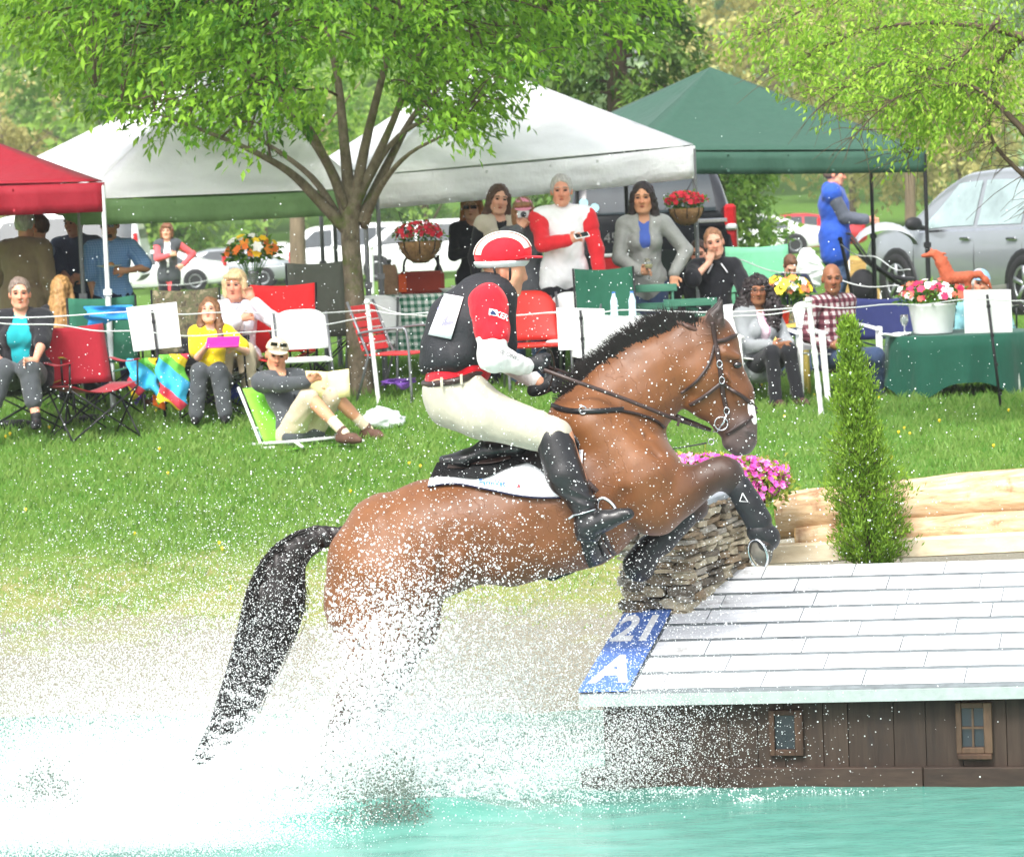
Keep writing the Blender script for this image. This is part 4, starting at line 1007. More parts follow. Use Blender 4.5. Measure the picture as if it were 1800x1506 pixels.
# leg boots, shoe, blaze, teeth of foam
def legboot(pts, m=WETB, name='leg_boot', h=.008, flat=(1, 1, 1)):
    b = Body(.015); 
    for p, q in zip(pts[:-1], pts[1:]): b.cone(hp(p[0], p[1], p[3]), hp(q[0], q[1], q[3]), p[2] * HS, q[2] * HS)
    return skin(name, b, h, m, horse, it=1)
lb = legboot([(1294, 850, 23, -.172), (1312, 880, 23, -.172), (1328, 908, 24, -.172)]); legboot([(1330, 926, 23, -.172), (1342, 938, 25, -.165)], name='bell_boot')
legboot([(1214, 902, 25, .16), (1165, 956, 25, .16), (1145, 970, 25, .16)]); legboot([(1140, 975, 25, .16), (1126, 1000, 30, .16)], name='bell_boot')
pp = [hp(1299, 858, -.172) + (0, -.063, 0), hp(1308, 873, -.172) + (0, -.063, 0), hp(1294, 872, -.172) + (0, -.063, 0)]
MB().tube(np.array(pp + pp[:1]), .0025, 5).build('emblem', SIGNW, lb)
hoof = MB(); hc0 = hp(1332, 962, -.185); nrm = unit(np.array([-.62, -.74, -.25])); ux = unit(np.cross(nrm, (0, 0, 1))); uz = np.cross(ux, nrm)
hoof_ring = [hc0 + nrm * .022 + (math.cos(a) * .050 * ux + math.sin(a) * .070 * uz) for a in np.linspace(R(-60), R(240), 26)]
hb = Body(.01); hb.ell(hc0 + nrm * -.004, (.054, .072, .03), np.array([ux, uz, nrm]).T, None); hb.cone(hc0 - nrm * .01, hp(1338, 938, -.175), .05, .045)
skin('hoof', hb, .007, mat('grey_hoof', (96, 92, 84), .6, .3, 20, .4), horse)
MB().tube(hoof_ring, .007, 6, True, .6).build('horseshoe', METAL, horse, True)
bl = [hp(1326, 706, 0), hp(1333, 742, 0)]; b = Body(.01); b.cone(hp(1316, 708, -.02), hp(1322, 740, -.02), .024, .022); skin('blaze', b, .007, mat('white_hair', (236, 232, 228), .8, .1, 30, .3), horse)
# mane: short upright hair along the crest
def mane():
    crest = curve([(1000, 708, 0), (1052, 664, 0), (1110, 618, 0), (1165, 588, 0), (1215, 574, 0), (1248, 576, 0)], 60); n = 2600; V = []; F = []
    for k in range(n):
        f = random.random(); i = f * 58; j = int(i); c = crest[j] + (crest[j + 1] - crest[j]) * (i - j); tg = unit(crest[j + 1] - crest[j])
        nx = np.array([tg[1], -tg[0]]); nx = nx if nx[1] < 0 else -nx
        h = (34 + 20 * random.random()) * min(1, .5 + f * 4) * (1 - .92 * max(0, f - .66) / .34); sl = random.gauss(-.2, .3)
        p = c[:2] - nx * 14; e = c[:2] + nx * h + tg[:2] * sl * h; dy = random.gauss(0, .018); w = .0028
        P0 = hp(p[0], p[1], dy * .7); P1 = hp(*((p + e) / 2 + rng.normal(0, 1.5, 2)), dy); P2 = hp(e[0], e[1], dy * 1.5 + random.gauss(0, .006)); sd = np.array([tg[0], 0, -tg[1]]) * w; b = len(V)
        V += [P0 - sd, P0 + sd, P1 + sd * .8, P1 - sd * .8, P2]; F += [(b, b + 1, b + 2, b + 3), (b + 3, b + 2, b + 4)]
    me = meshnp('mane', V, F); o = obj('mane', me, mat('black_mane_hair', (32, 27, 26), .45, .3, 60, 0, spec=.4), horse)
    mb = Body(.02); mb.chain([(*hp(c[0], c[1] + 4), .02) for c in crest[::6]]); skin('mane_root', mb, .011, MATS['black_mane_hair'], horse)
    fl = Body(.02)
    for k in range(5): fl.cone(hp(1190 + k * 10, 566 + k * 3, -.01), hp(1210 + k * 9, 574 + k * 4, -.045), .014, .010)
    skin('forelock', fl, .008, mat('brown_forelock_hair', (72, 48, 38), .5, .3, 60, .5, 90, spec=.4), horse)
mane()
def tail():
    path = [(604, 940, 17), (560, 944, 20), (520, 964, 25), (494, 1000, 33), (482, 1050, 41), (462, 1120, 36), (430, 1200, 28), (396, 1270, 20), (362, 1320, 12), (335, 1350, 5)]
    b = Body(.03); b.chain([(*hp(x, y, 0), r * HS * (.86 if y < 1060 else .62)) for x, y, r in path], fl=(1, .8, 1))
    def dsp(X): return .006 * np.sin(X[..., 0] * 90 + X[..., 2] * 40 + 4 * np.sin(X[..., 1] * 40)) 
    skin('tail', b, .011, MATS['black_mane_hair'], horse, disp=dsp, it=0)
    n = 1000; V = []; F = []; cs = curve([(x, y, r) for x, y, r in path], 40)
    mbt = MB()
    for k in range(n):
        u = random.uniform(-1, 1); dy = random.uniform(-1, 1) * .8; s0 = random.randint(4, 22); e0 = min(39, s0 + random.randint(10, 20)); pts = []
        for i in range(s0, e0 + 1, 3):
            x, y, r = cs[i]; tg = unit(cs[min(i + 1, 39)][:2] - cs[i - 1][:2]); nx = np.array([-tg[1], tg[0]]); sp = 1 + .03 * (i - s0) * (1.2 if u > 0 else .6)
            q = np.array([x, y]) + nx * u * r * sp * -1.05; pts.append(hp(q[0], q[1], dy * r * HS * .8))
        if len(pts) > 2: mbt.tube(pts, np.linspace(.0035, .001, len(pts)), 3, False)
    # loose wet strands hanging off the underside
    for k in range(46):
        x0 = random.uniform(486, 524); y0 = random.uniform(1010, 1090); L = random.uniform(120, 260); dx = -L * random.uniform(.34, .5)
        pts = [hp(x0 + dx * f - 12 * math.sin(f * 3) * 0, y0 + L * f, random.gauss(0, .02)) for f in np.linspace(0, 1, 6)]; mbt.tube(pts, np.linspace(.003, .001, 6), 3, False)
    mbt.build('tail_hair', MATS['black_mane_hair'], horse, True, fix=False)
tail()
# ---------------------------------------------------------------- tack
br = thing('bridle', 'dark brown leather bridle on the head of the bay horse', 'bridle', H0)
for nm, pts, wd in (('cheek_strap', [(1252, 566), (1257, 600), (1264, 640), (1270, 690), (1278, 724)], .02), ('cheek_strap', [(1262, 612), (1268, 660), (1272, 700)], .014),
                    ('browband', [(1255, 600), (1272, 598), (1286, 592), (1296, 590)], .018), ('throat_strap', [(1256, 606), (1246, 640), (1226, 668), (1204, 686), (1196, 690)], .013),
                    ('noseband', [(1268, 672), (1288, 686), (1312, 702), (1330, 720)], .017), ('noseband', [(1266, 674), (1246, 690), (1226, 704), (1212, 712)], .017), ('noseband', [(1330, 722), (1314, 738), (1296, 750), (1276, 762)], .016)):
    strap(nm, pts, wd, LEATH, br, .007, 26)
for x, y in ((1268, 668), (1277, 722), (1264, 640)): 
    c = hit(x, y, .014); MB().tube([c + np.array([.012 * math.cos(a), 0, .016 * math.sin(a)]) for a in np.linspace(0, 6.28, 13)], .003, 5).build('buckle', METAL, br, True)
c = hit(1268, 744, .014); MB().tube([c + np.array([.03 * math.cos(a), 0, .03 * math.sin(a)]) for a in np.linspace(0, 6.28, 21)], .0035, 5).build('bit_ring', METAL, br, True)
MB().tube([hit(1278, 726, .016), hit(1272, 742, .018), hit(1262, 756, .018), hit(1254, 758, .018)], .005, 6).build('bit_shank', METAL, br, True)
rb = hit(1250, 756, .02); hand_n = hp(936, 640, -.12)
rn = thing('reins', 'brown leather reins from the gloved hand to the bit', 'reins', H0)
Q = curve([hand_n, hp(1000, 662, -.2), hp(1090, 694, -.2), hp(1180, 730, -.17), rb], 40); tn = np.gradient(Q, axis=0); S = np.cross(tn, (0, 1, 0)); S /= np.linalg.norm(S, axis=1)[:, None]
MB().slab(np.stack([Q - S * .009, Q + S * .009], 1), (0, -.004, 0)).build('rein', LEATH, rn, True)
MB().slab(np.stack([Q * [1, -1, 1] - S * .009, Q * [1, -1, 1] + S * .009], 1), (0, -.004, 0)).build('rein', LEATH, rn, True)
MB().box(hp(1190, 734, -.185), (.012, .008, .05), roty(.3)).build('rein_stop', LEATH, rn)
MB().tube(curve([hp(938, 628, -.1), hp(950, 612, -.11), hp(966, 614, -.1), hp(974, 640, -.08), hp(968, 672, -.06), hp(960, 690, -.05)], 24), .006, 6, True, .5).build('rein_loop', LEATH, rn, True)
bp = thing('breastplate', 'black and brown breastplate strap around the neck of the bay horse', 'harness', H0)
strap('shoulder_strap', [(968, 712), (1000, 722), (1050, 723), (1096, 720)], .024, BLEATH, bp, .01); strap('chest_strap', [(1090, 722), (1122, 728), (1150, 738), (1168, 752)], .014, LEATH, bp, .007)
MB().tube([hit(1025, 722, .016) + np.array([.016 * math.cos(a), 0, .018 * math.sin(a)]) for a in np.linspace(0, 6.28, 13)], .004, 5).build('buckle', METAL, bp, True)
MB().tube(curve([hp(1172, 787, -.1), hp(1205, 782, -.09), hp(1240, 776, -.08)], 12), np.linspace(.004, .009, 12), 6, True, .5).build('martingale_strap', BLEATH, bp, True)
MB().tube([hp(1248, 774, -.08) + np.array([.013 * math.cos(a), 0, .013 * math.sin(a)]) for a in np.linspace(0, 6.28, 13)], .003, 5).build('ring', METAL, bp, True)
# saddle pad: cloth draped on the back and near flank
pad = thing('saddle_pad', 'white saddle pad with black fleece under the saddle', 'saddle pad', H0)
def patch(name, top, bot, m, parent, off, n=40, k=10, th=.008, fall=-.02):
    T_ = curve([(x, y, 0) for x, y in top], n); Bq = curve([(x, y, 0) for x, y in bot], n); P = np.zeros((n, k, 3))
    for i in range(n):
        for j in range(k):
            q = T_[i] + (Bq[i] - T_[i]) * (j / (k - 1)); P[i, j] = hit(q[0], q[1], off, fall)
    for _ in range(2): P[1:-1] = .5 * P[1:-1] + .25 * (P[:-2] + P[2:])
    return MB().slab(P, (0, -th, 0)).build(name, m, parent, True)
wp_ = patch('cloth', [(757, 836), (800, 835), (860, 835), (905, 818), (960, 800), (1026, 790)], [(752, 856), (800, 851), (860, 861), (925, 873), (990, 874), (1022, 842)], WHITEC, pad, .016)
patch('fleece', [(768, 812), (800, 806), (850, 800), (905, 790), (960, 780)], [(756, 838), (800, 841), (850, 843), (895, 824), (948, 812)], mat('black_fleece', (24, 24, 26), .95, .3, 40, 1.0, 120, .01), pad, .03)
strap('binding', [(752, 858), (800, 852), (860, 862), (925, 874), (990, 875)], .008, mat('navy_binding', (30, 34, 60), .8, .1, 20, .2), wp_, .022)
def draped_text(body, size, px, py, ang, m, parent, off, bold=0, name='lettering'):
    me = text_mesh(body, size, bold); V = np.zeros(len(me.vertices) * 3); me.vertices.foreach_get('co', V); V = V.reshape(-1, 3); c, s = math.cos(ang), math.sin(ang); out = []
    for v in V: out.append(hit(px + (v[0] * c + v[1] * s) / HS, py - (v[1] * c - v[0] * s) / HS, off))
    me.vertices.foreach_set('co', np.array(out, np.float32).ravel()); me.update(); me.materials.clear(); return obj(name, me, m, parent)
draped_text('FarmVet', .034, 866, 851, R(4), mat('blue_print', (60, 120, 190), .7, .1, 20, 0), wp_, .0275, .0006)
strap('print', [(866, 845), (876, 845), (884, 847), (889, 851)], .003, mat('red_print', (190, 60, 70), .7, .1, 20, 0), wp_, .027, 10, .0006)
draped_text('^', .03, 912, 858, R(4), mat('red_print', (190, 60, 70), .7, .1, 20, 0), wp_, .0275, .002, 'emblem')
saddle = thing('saddle', 'black leather eventing saddle on the back of the bay horse', 'saddle', H0)
SB = Body(.03)
SB.chain([(*hp(778, 808, 0), .020), (*hp(815, 806, 0), .034), (*hp(860, 790, 0), .05), (*hp(910, 785, 0), .058), (*hp(960, 760, 0), .05), (*hp(1000, 735, 0), .03)], fl=(1, 2.0, 1))
skin('seat', SB, .011, BLEATH, saddle)
patch('flap', [(852, 792), (900, 790), (950, 770), (1000, 752), (1022, 775)], [(905, 812), (940, 822), (968, 842), (996, 852), (1020, 838)], BLEATH, saddle, .045, th=.012)
patch('panel', [(790, 812), (830, 808), (870, 800), (900, 796)], [(786, 822), (830, 822), (868, 820), (900, 812)], LEATH, saddle, .05, th=.01)
strap('girth', [(1022, 850), (1030, 900), (1036, 940), (1044, 972), (1052, 990)], .09, BLEATH, saddle, .012)
for dx in (0, 10): strap('girth_strap', [(1046 + dx, 932), (1056 + dx, 955), (1068 + dx, 978 - dx * .6)], .022, LEATH, saddle, .03, fall=-.2)
strap('stirrup_leather', [(985, 800), (1010, 828), (1034, 850), (1048, 864)], .024, LEATH, saddle, .05)
MB().tube(curve([hp(1048, 864, -.36), hp(1058, 862, -.37), hp(1072, 872, -.38), hp(1082, 890, -.39)], 14), .009, 7).build('stirrup', METAL, saddle, True)
MB().tube(curve([hp(1048, 864, -.36), hp(1046, 880, -.34), hp(1058, 905, -.33)], 10), .008, 7).build('stirrup', METAL, saddle, True)
MB().beam(hp(1050, 912, -.33), hp(1086, 894, -.40), .02, .012).build('stirrup_tread', METAL, saddle)

# ---------------------------------------------------------------- rider
RDY = -.04
rider = thing('person', 'rider in red shirt, black body protector and red and white helmet', 'person', H0)
SK = lin((206, 150, 120)); SKD = lin((176, 116, 92))
rbd = Body(.03)
def rc(bd, a, b, k=None, c=SK, fl=None): bd.cone(hp(a[0], a[1], a[3]), hp(b[0], b[1], b[3]), a[2] * HS, b[2] * HS, k, c, fl)
# head (profile to the right)
rc(rbd, (882, 456, 38, 0), (884, 462, 36, 0), .02, SK, (1, .82, 1)); rc(rbd, (896, 480, 26, 0), (897, 500, 21, 0), .02, SK, (1, .95, 1)); rc(rbd, (899, 508, 13, 0), (906, 515, 9, 0), .02, SK, (1, 1.5, 1))
rc(rbd, (914, 470, 8, 0), (923, 489, 5.5, 0), .012, SK); rc(rbd, (916, 491, 5, -.008), (916, 491, 5, .008), .01, SKD); rc(rbd, (910, 502, 5, -.014), (910, 502, 5, .014), .01, lin((190, 120, 104))); rc(rbd, (905, 466, 12, -.03), (905, 466, 12, .03), .02, SK)
rc(rbd, (902, 486, 12, -.045), (896, 498, 12, -.045), .02, SK); rc(rbd, (902, 486, 12, .045), (896, 498, 12, .045), .02, SK)
for sy in (-1, 1): rbd.ell(hp(884, 481, sy * .078), (.016, .01, .028), roty(-.25), .012, SKD)
rc(rbd, (880, 500, 22, 0), (866, 528, 25, 0), .03, SK)
# trunk, arms, legs under the clothes
rc(rbd, (856, 530, 36, -.09), (856, 530, 36, .09), .03, SK); rc(rbd, (838, 565, 46, 0), (812, 645, 42, 0), .05, SK, (1, 1.25, 1)); rc(rbd, (792, 690, 42, -.08), (792, 690, 42, .08), .04, SK)
ARM_N = [(858, 532, 27, -.2), (866, 622, 20, -.27), (926, 640, 12, -.15)]; ARM_F = [(866, 535, 27, .2), (880, 632, 20, .26), (948, 676, 12, .12)]
for A_ in (ARM_N, ARM_F):
    for p, q in zip(A_[:-1], A_[1:]): rc(rbd, p, q, .02, SK)
LEG_N = [(797, 700, 46, -.1), (975, 762, 30, -.30), (1030, 888, 18, -.36)]; LEG_F = [(812, 712, 46, .1), (960, 790, 30, .30), (1040, 960, 18, .34)]
for A_ in (LEG_N, LEG_F):
    for p, q in zip(A_[:-1], A_[1:]): rc(rbd, p, q, .02, SK)
skin('body', rbd, .0085, vcol('skin_tone', .5, .35, .1, 200, .1, sss=.08), rider, colors=True, sig=.006)
MB().lathe([(.001, -.006), (.006, -.004), (.007, 0), (.006, .004), (.001, .006)], hp(910, 474, -.036), 8).build('eye', mat('dark_eye', (50, 38, 34), .2, .1, 10, 0), rider, True)
RED = fabric('red_polo', (214, 26, 42), .75, .7); WHS = fabric('white_base_layer', (232, 230, 226), .75, .8); BVEST = mat('black_foam_vest', (38, 39, 43), .7, .2, 12, .5, 60, .01)
BREE = fabric('stone_breeches', (176, 172, 154), .8, .7)
def garm(name, prims, m, k=.03, h=.009, disp=None, clip=None, it=1, parent=None):
    b = Body(k)
    for p in prims: rc(b, p[0], p[1], None, None, p[2] if len(p) > 2 else None)
    return skin(name, b, h, m, parent or rider, disp=disp, clip=clip, it=it)
def wr(a=.003, f=60): return lambda X: a * np.sin(X[..., 2] * f + 3 * np.sin(X[..., 0] * 25)) * np.sin(X[..., 0] * f * .7 + X[..., 1] * 30)
WD = (1, 1.5, 1)
vest = garm('body_protector', [((836, 520, 36, 0), (800, 562, 45, 0), (1, 1.6, 1)), ((800, 562, 45, 0), (782, 612, 44, 0), (1, 1.6, 1)), ((866, 520, 44, 0), (834, 565, 56, 0), WD), ((834, 565, 56, 0), (816, 615, 50, 0), WD), ((816, 612, 50, 0), (795, 632, 38, 0), WD), ((795, 628, 34, 0), (752, 640, 15, 0), (1, 2.6, 1)), ((880, 545, 26, -.05), (888, 606, 22, -.05)), ((880, 545, 26, .05), (888, 606, 22, .05)), ((860, 512, 24, 0), (856, 524, 32, 0))], BVEST, .04, .009)
garm('shirt', [((816, 640, 50, 0), (800, 662, 46, 0), (1, 1.4, 1)), ((800, 660, 46, 0), (790, 676, 44, 0), (1, 1.42, 1))], RED, .03)
sl_ = garm('sleeve', [((858, 530, 35, -.19), (866, 582, 31, -.235))], RED, .02, .008, wr(.003, 70)); garm('sleeve', [((866, 532, 38, .19), (874, 590, 32, .235))], RED, .02, .009)
asl = garm('base_layer_sleeve', [((864, 575, 28, -.225), (866, 622, 25, -.272)), ((866, 622, 26, -.272), (922, 640, 16, -.16))], WHS, .02, .008, wr(.0035, 90)); garm('base_layer_sleeve', [((872, 580, 28, .23), (880, 632, 24, .262)), ((880, 632, 24, .262), (940, 672, 15, .13))], WHS, .02, .009)
br_ = garm('breeches', [((788, 688, 42, -.07), (788, 688, 42, .07)), ((794, 706, 45, -.1), (850, 722, 43, -.18)), ((850, 722, 43, -.18), (972, 758, 33, -.30)), ((806, 716, 45, .1), (870, 742, 42, .2)), ((870, 742, 42, .2), (960, 790, 32, .30)), ((786, 674, 40, -.09), (806, 668, 42, -.07)), ((786, 674, 40, .09), (806, 668, 42, .07)), ((830, 690, 36, -.15), (800, 686, 40, -.12))], BREE, .04, .009, lambda X: .0045 * np.sin(X[..., 0] * 75 + X[..., 2] * 50 + 2.5 * np.sin(X[..., 2] * 22)) * np.exp(-(((X[..., 0] - hp(838, 690)[0]) / .11) ** 2 + ((X[..., 2] - hp(838, 690)[2]) / .1) ** 2)) + .003 * np.sin(X[..., 0] * 90 - X[..., 2] * 40) * np.exp(-((X[..., 0] - hp(960, 750)[0]) / .06) ** 2) + .0012 * np.sin(X[..., 2] * 45) * np.sin(X[..., 0] * 31), clip=lambda X: X[..., 2] - (hp(750, 674)[2] + (X[..., 0] - hp(750, 674)[0]) * (hp(850, 650)[2] - hp(750, 674)[2]) / (hp(850, 650)[0] - hp(750, 674)[0])))
bt = garm('boot', [((972, 762, 33, -.305), (990, 822, 33, -.335)), ((990, 822, 33, -.335), (1022, 872, 23, -.36)), ((1022, 872, 22, -.36), (1028, 905, 20, -.365)), ((1028, 912, 22, -.365), (1060, 898, 18, -.40)), ((1060, 898, 18, -.40), (1098, 886, 11, -.43)), ((1020, 925, 12, -.36), (1040, 926, 12, -.37))], BLEATH, .015, .008, lambda X: .004 * np.sin(X[..., 2] * 130 + X[..., 0] * 60) * np.exp(-((X[..., 2] - hp(1020, 862)[2]) / .06) ** 2))
MB().prism([hp(1010, 934, -.395), hp(1044, 930, -.40), hp(1060, 914, -.42), hp(1108, 886, -.44), hp(1106, 882, -.44), hp(1058, 908, -.42), hp(1012, 926, -.395)], (0, .05, 0)).build('sole', BLACKM, bt)
MB().tube(curve([hp(1002, 890, -.40), hp(1018, 886, -.43), hp(1042, 879, -.42)], 12), .007, 6, True, .6).build('spur', METAL, bt, True); MB().tube([hp(1008, 889, -.40), hp(996, 896, -.40)], .006, 6).build('spur_neck', METAL, bt, True)
garm('boot', [((960, 790, 33, .305), (1010, 880, 30, .33)), ((1010, 880, 28, .33), (1036, 965, 20, .34)), ((1036, 975, 20, .34), (1000, 1004, 20, .34)), ((1000, 1004, 20, .34), (972, 1020, 17, .34))], BLEATH, .015, .009)
MB().tube(curve([hp(757, 672, .16), hp(746, 674, 0), hp(755, 673, -.14), hp(773, 669, -.2), hp(800, 664, -.225), hp(824, 658, -.2), hp(846, 651, -.11)], 30), .017, 8, True, .9).build('belt', LEATH, br_, True)
for x in (778, 812): MB().box(hp(x, 666 if x < 800 else 661, -.242), (.012, .006, .045)).build('belt_loop', BREE, br_)
# helmet
hel = Body(.02); hel.ell(hp(884, 446, 0), (.132, .105, .098), roty(R(-6)), .02); hel.ell(hp(884, 472, 0), (.2, .2, .03), roty(R(-3)), .02, None, 's')
helmet = skin('helmet', hel, .008, RED, rider, clip=lambda X: (hp(884, 468)[2] - .06 * (X[..., 0] - hp(884, 468)[0])) - X[..., 2])
shell = Body(.01); shell.ell(hp(883, 450, 0), (.136, .109, .085), roty(R(-6)))
zz = hp(884, 462)[2]; xx = hp(884, 462)[0]
skin('helmet_rim', shell, .008, mat('pale_grey_plastic', (206, 210, 212), .4, .06, 20, 0), helmet, clip=lambda X: np.maximum(np.maximum(X[..., 2] - (zz + .012), (zz - .02) - X[..., 2]), -.0 + np.zeros(X.shape[:-1]) - 1))
vis = [hp(912, 452, 0) + np.array([math.cos(a) * .12 - .01, math.sin(a) * .10, -.008 * math.cos(a)]) for a in np.linspace(-1.45, 1.45, 16)]; MB().prism([hp(905, 456, -.1)] + vis + [hp(905, 456, .1)], (0, 0, .008)).build('visor', RED, helmet, bev=.002)
def helm_band(y0, w, m):
    P = []
    for a in np.linspace(R(8), R(172), 26):
        row = []
        for f in (-1, 0, 1):
            lat = y0 + f * w / 2; q = math.sqrt(max(0, 1 - (lat / .107) ** 2)); d = np.array([math.cos(a) * .136 * q, lat, math.sin(a) * .102 * q]) ; row.append(hp(884, 446, 0) + roty(R(-6)) @ d)
        P.append(row)
    MB().slab(np.array(P), (0, 0, .001)).build('stripe', m, helmet, True)
CRM = fabric('cream_helmet_stripe', (240, 232, 214), .8, .3)
helm_band(-.056, .034, CRM); helm_band(.0, .052, CRM); helm_band(.056, .034, CRM)
MB().tube(curve([hp(896, 470, -.085), hp(896, 490, -.075), hp(893, 512, -.045), hp(896, 520, 0)], 12), .006, 5, True, .5).build('chin_strap', BLACKM, helmet, True)
MB().tube(curve([hp(868, 470, -.085), hp(876, 496, -.075), hp(893, 512, -.045)], 10), .006, 5, True, .5).build('chin_strap', BLACKM, helmet, True)
# gloves with fingers closed on the reins
def glove(px, py, dy, s, dirx=(1, -.15)):
    b = Body(.012); o_ = hp(px, py, dy); d = unit(np.array([dirx[0], 0, -dirx[1]])); up = np.array([0, 0, 1.]); 
    b.cone(o_ - d * .02, o_ + d * .055, .034, .036, None, None, (1, .7, 1)); b.cone(o_ - d * .05, o_ - d * .015, .03, .032)
    for k in range(4):
        f = o_ + d * (.066 - .005 * k) + up * (.022 - .021 * k); b.cone(f + np.array([0, -.018, 0]), f + d * .022 + np.array([0, .0, 0]), .0105, .010, .004); b.cone(f + d * .022, f + d * .004 + np.array([0, .03, -.004]), .010, .009, .004)
    b.cone(o_ + d * .03 + up * .03, o_ + d * .075 + up * .032 + np.array([0, .004, 0]), .013, .010, .006)
    return skin('glove', b, .006, mat('black_riding_glove', (34, 35, 38), .6, .25, 30, .4), rider)
glove(932, 638, -.13, -1); glove(956, 682, .12, 1, (1, -.35))
# number bib and prints
bib = MB(); P = np.zeros((8, 6, 3))
VB = bvh_of(vest)
def vhit(px, py, off):
    p = hp(px, py); v = unit(ray(px, py)); r = VB.ray_cast(Vector(p - v * 1.5), Vector(v), 3.0)
    if r[0] is None: n_ = VB.find_nearest(Vector(p + np.array([0, -.2, 0]))); return np.array(n_[0]) + np.array(n_[1]) * off
    return np.array(r[0]) - v * off
quad = [(781, 516), (815, 522), (793, 596), (753, 588)]
for i in range(8):
    for j in range(6):
        u, v_ = i / 7, j / 5; q = np.array(quad[0]) * (1 - u) * (1 - v_) + np.array(quad[1]) * u * (1 - v_) + np.array(quad[2]) * u * v_ + np.array(quad[3]) * (1 - u) * v_
        P[i, j] = vhit(q[0], q[1], .012)
bibo = bib.slab(P, (-.002, -.003, 0)).build('number_bib', WHITEC, vest, True)
SBV = bvh_of(sl_)
def shit(bv, px, py, off):
    p = hp(px, py); v = unit(ray(px, py)); r = bv.ray_cast(Vector(p - v * 1.5), Vector(v), 3.0); return (np.array(r[0]) - v * off) if r[0] is not None else np.array([p[0], -.28, p[2]])
def sleeve_text(bv, body, size, px, py, ang, m, parent, bold=0, off=.004):
    me = text_mesh(body, size, bold); V = np.zeros(len(me.vertices) * 3); me.vertices.foreach_get('co', V); V = V.reshape(-1, 3); c, s = math.cos(ang), math.sin(ang)
    W = [shit(bv, px + (v[0] * c + v[1] * s) / HS, py - (v[1] * c - v[0] * s) / HS, off) for v in V]
    me.vertices.foreach_set('co', np.array(W, np.float32).ravel()); me.update(); me.materials.clear(); obj('lettering', me, m, parent)
sleeve_text(VB, '2', .13, 783, 556, R(-12), mat('pale_lilac_print', (150, 146, 190), .7, .1, 20, 0), vest, .002, .018)
sleeve_text(SBV, 'KER', .036, 882, 555, R(22), SIGNW, sl_, .001)
MB().prism([shit(SBV, x, y, .005) for x, y in ((860, 542), (874, 545), (873, 556), (859, 553))], (0, -.001, 0)).build('badge', SIGNW, sl_)
MB().prism([shit(SBV, x, y, .008) for x, y in ((861, 550), (866, 545), (871, 549), (873, 554), (862, 552))], (0, -.001, 0)).build('badge_mark', mat('navy_print', (36, 54, 96), .7, .1, 20, 0), sl_)
ASV = bvh_of(asl); sleeve_text(ASV, '@ ONEL', .026, 896, 624, R(22), mat('grey_print', (110, 110, 116), .7, .1, 20, 0), asl)
# ================================================================ spectators
def ik(a, t, l1, l2, pole):
    a = np.array(a, float); t = np.array(t, float); d = t - a; L = np.linalg.norm(d); m = (l1 + l2) * .995
    if L > m: d = d / L * m; L = m; t = a + d
    L = max(L, abs(l1 - l2) + .02); u = d / (np.linalg.norm(d) + 1e-9); x = (l1 * l1 - l2 * l2 + L * L) / (2 * L); h = math.sqrt(max(l1 * l1 - x * x, 0))
    p = np.array(pole, float); p = p - u * (p @ u); p = unit(p); return a + u * x + p * h, t
SKINS = {'fair': (226, 172, 146), 'tan': (204, 150, 116), 'brown': (142, 96, 70), 'ruddy': (222, 158, 132)}
HAIRM = {}
def hairmat(rgb):
    k = 'hair_%d_%d_%d' % rgb
    if k not in MATS:
        b = NB(k); c = lin(rgb); n = b.noise(60, 4, .7, b.mapped((1, 1, .12))); cc = b.ramp(n, [(.3, tuple(v * .55 for v in c)), (.7, tuple(min(1, v * 1.35) for v in c))]); b.bsdf(cc, .5, b.bump(n, .8, .008), 0, .4); MATS[k] = b.m
    return MATS[k]
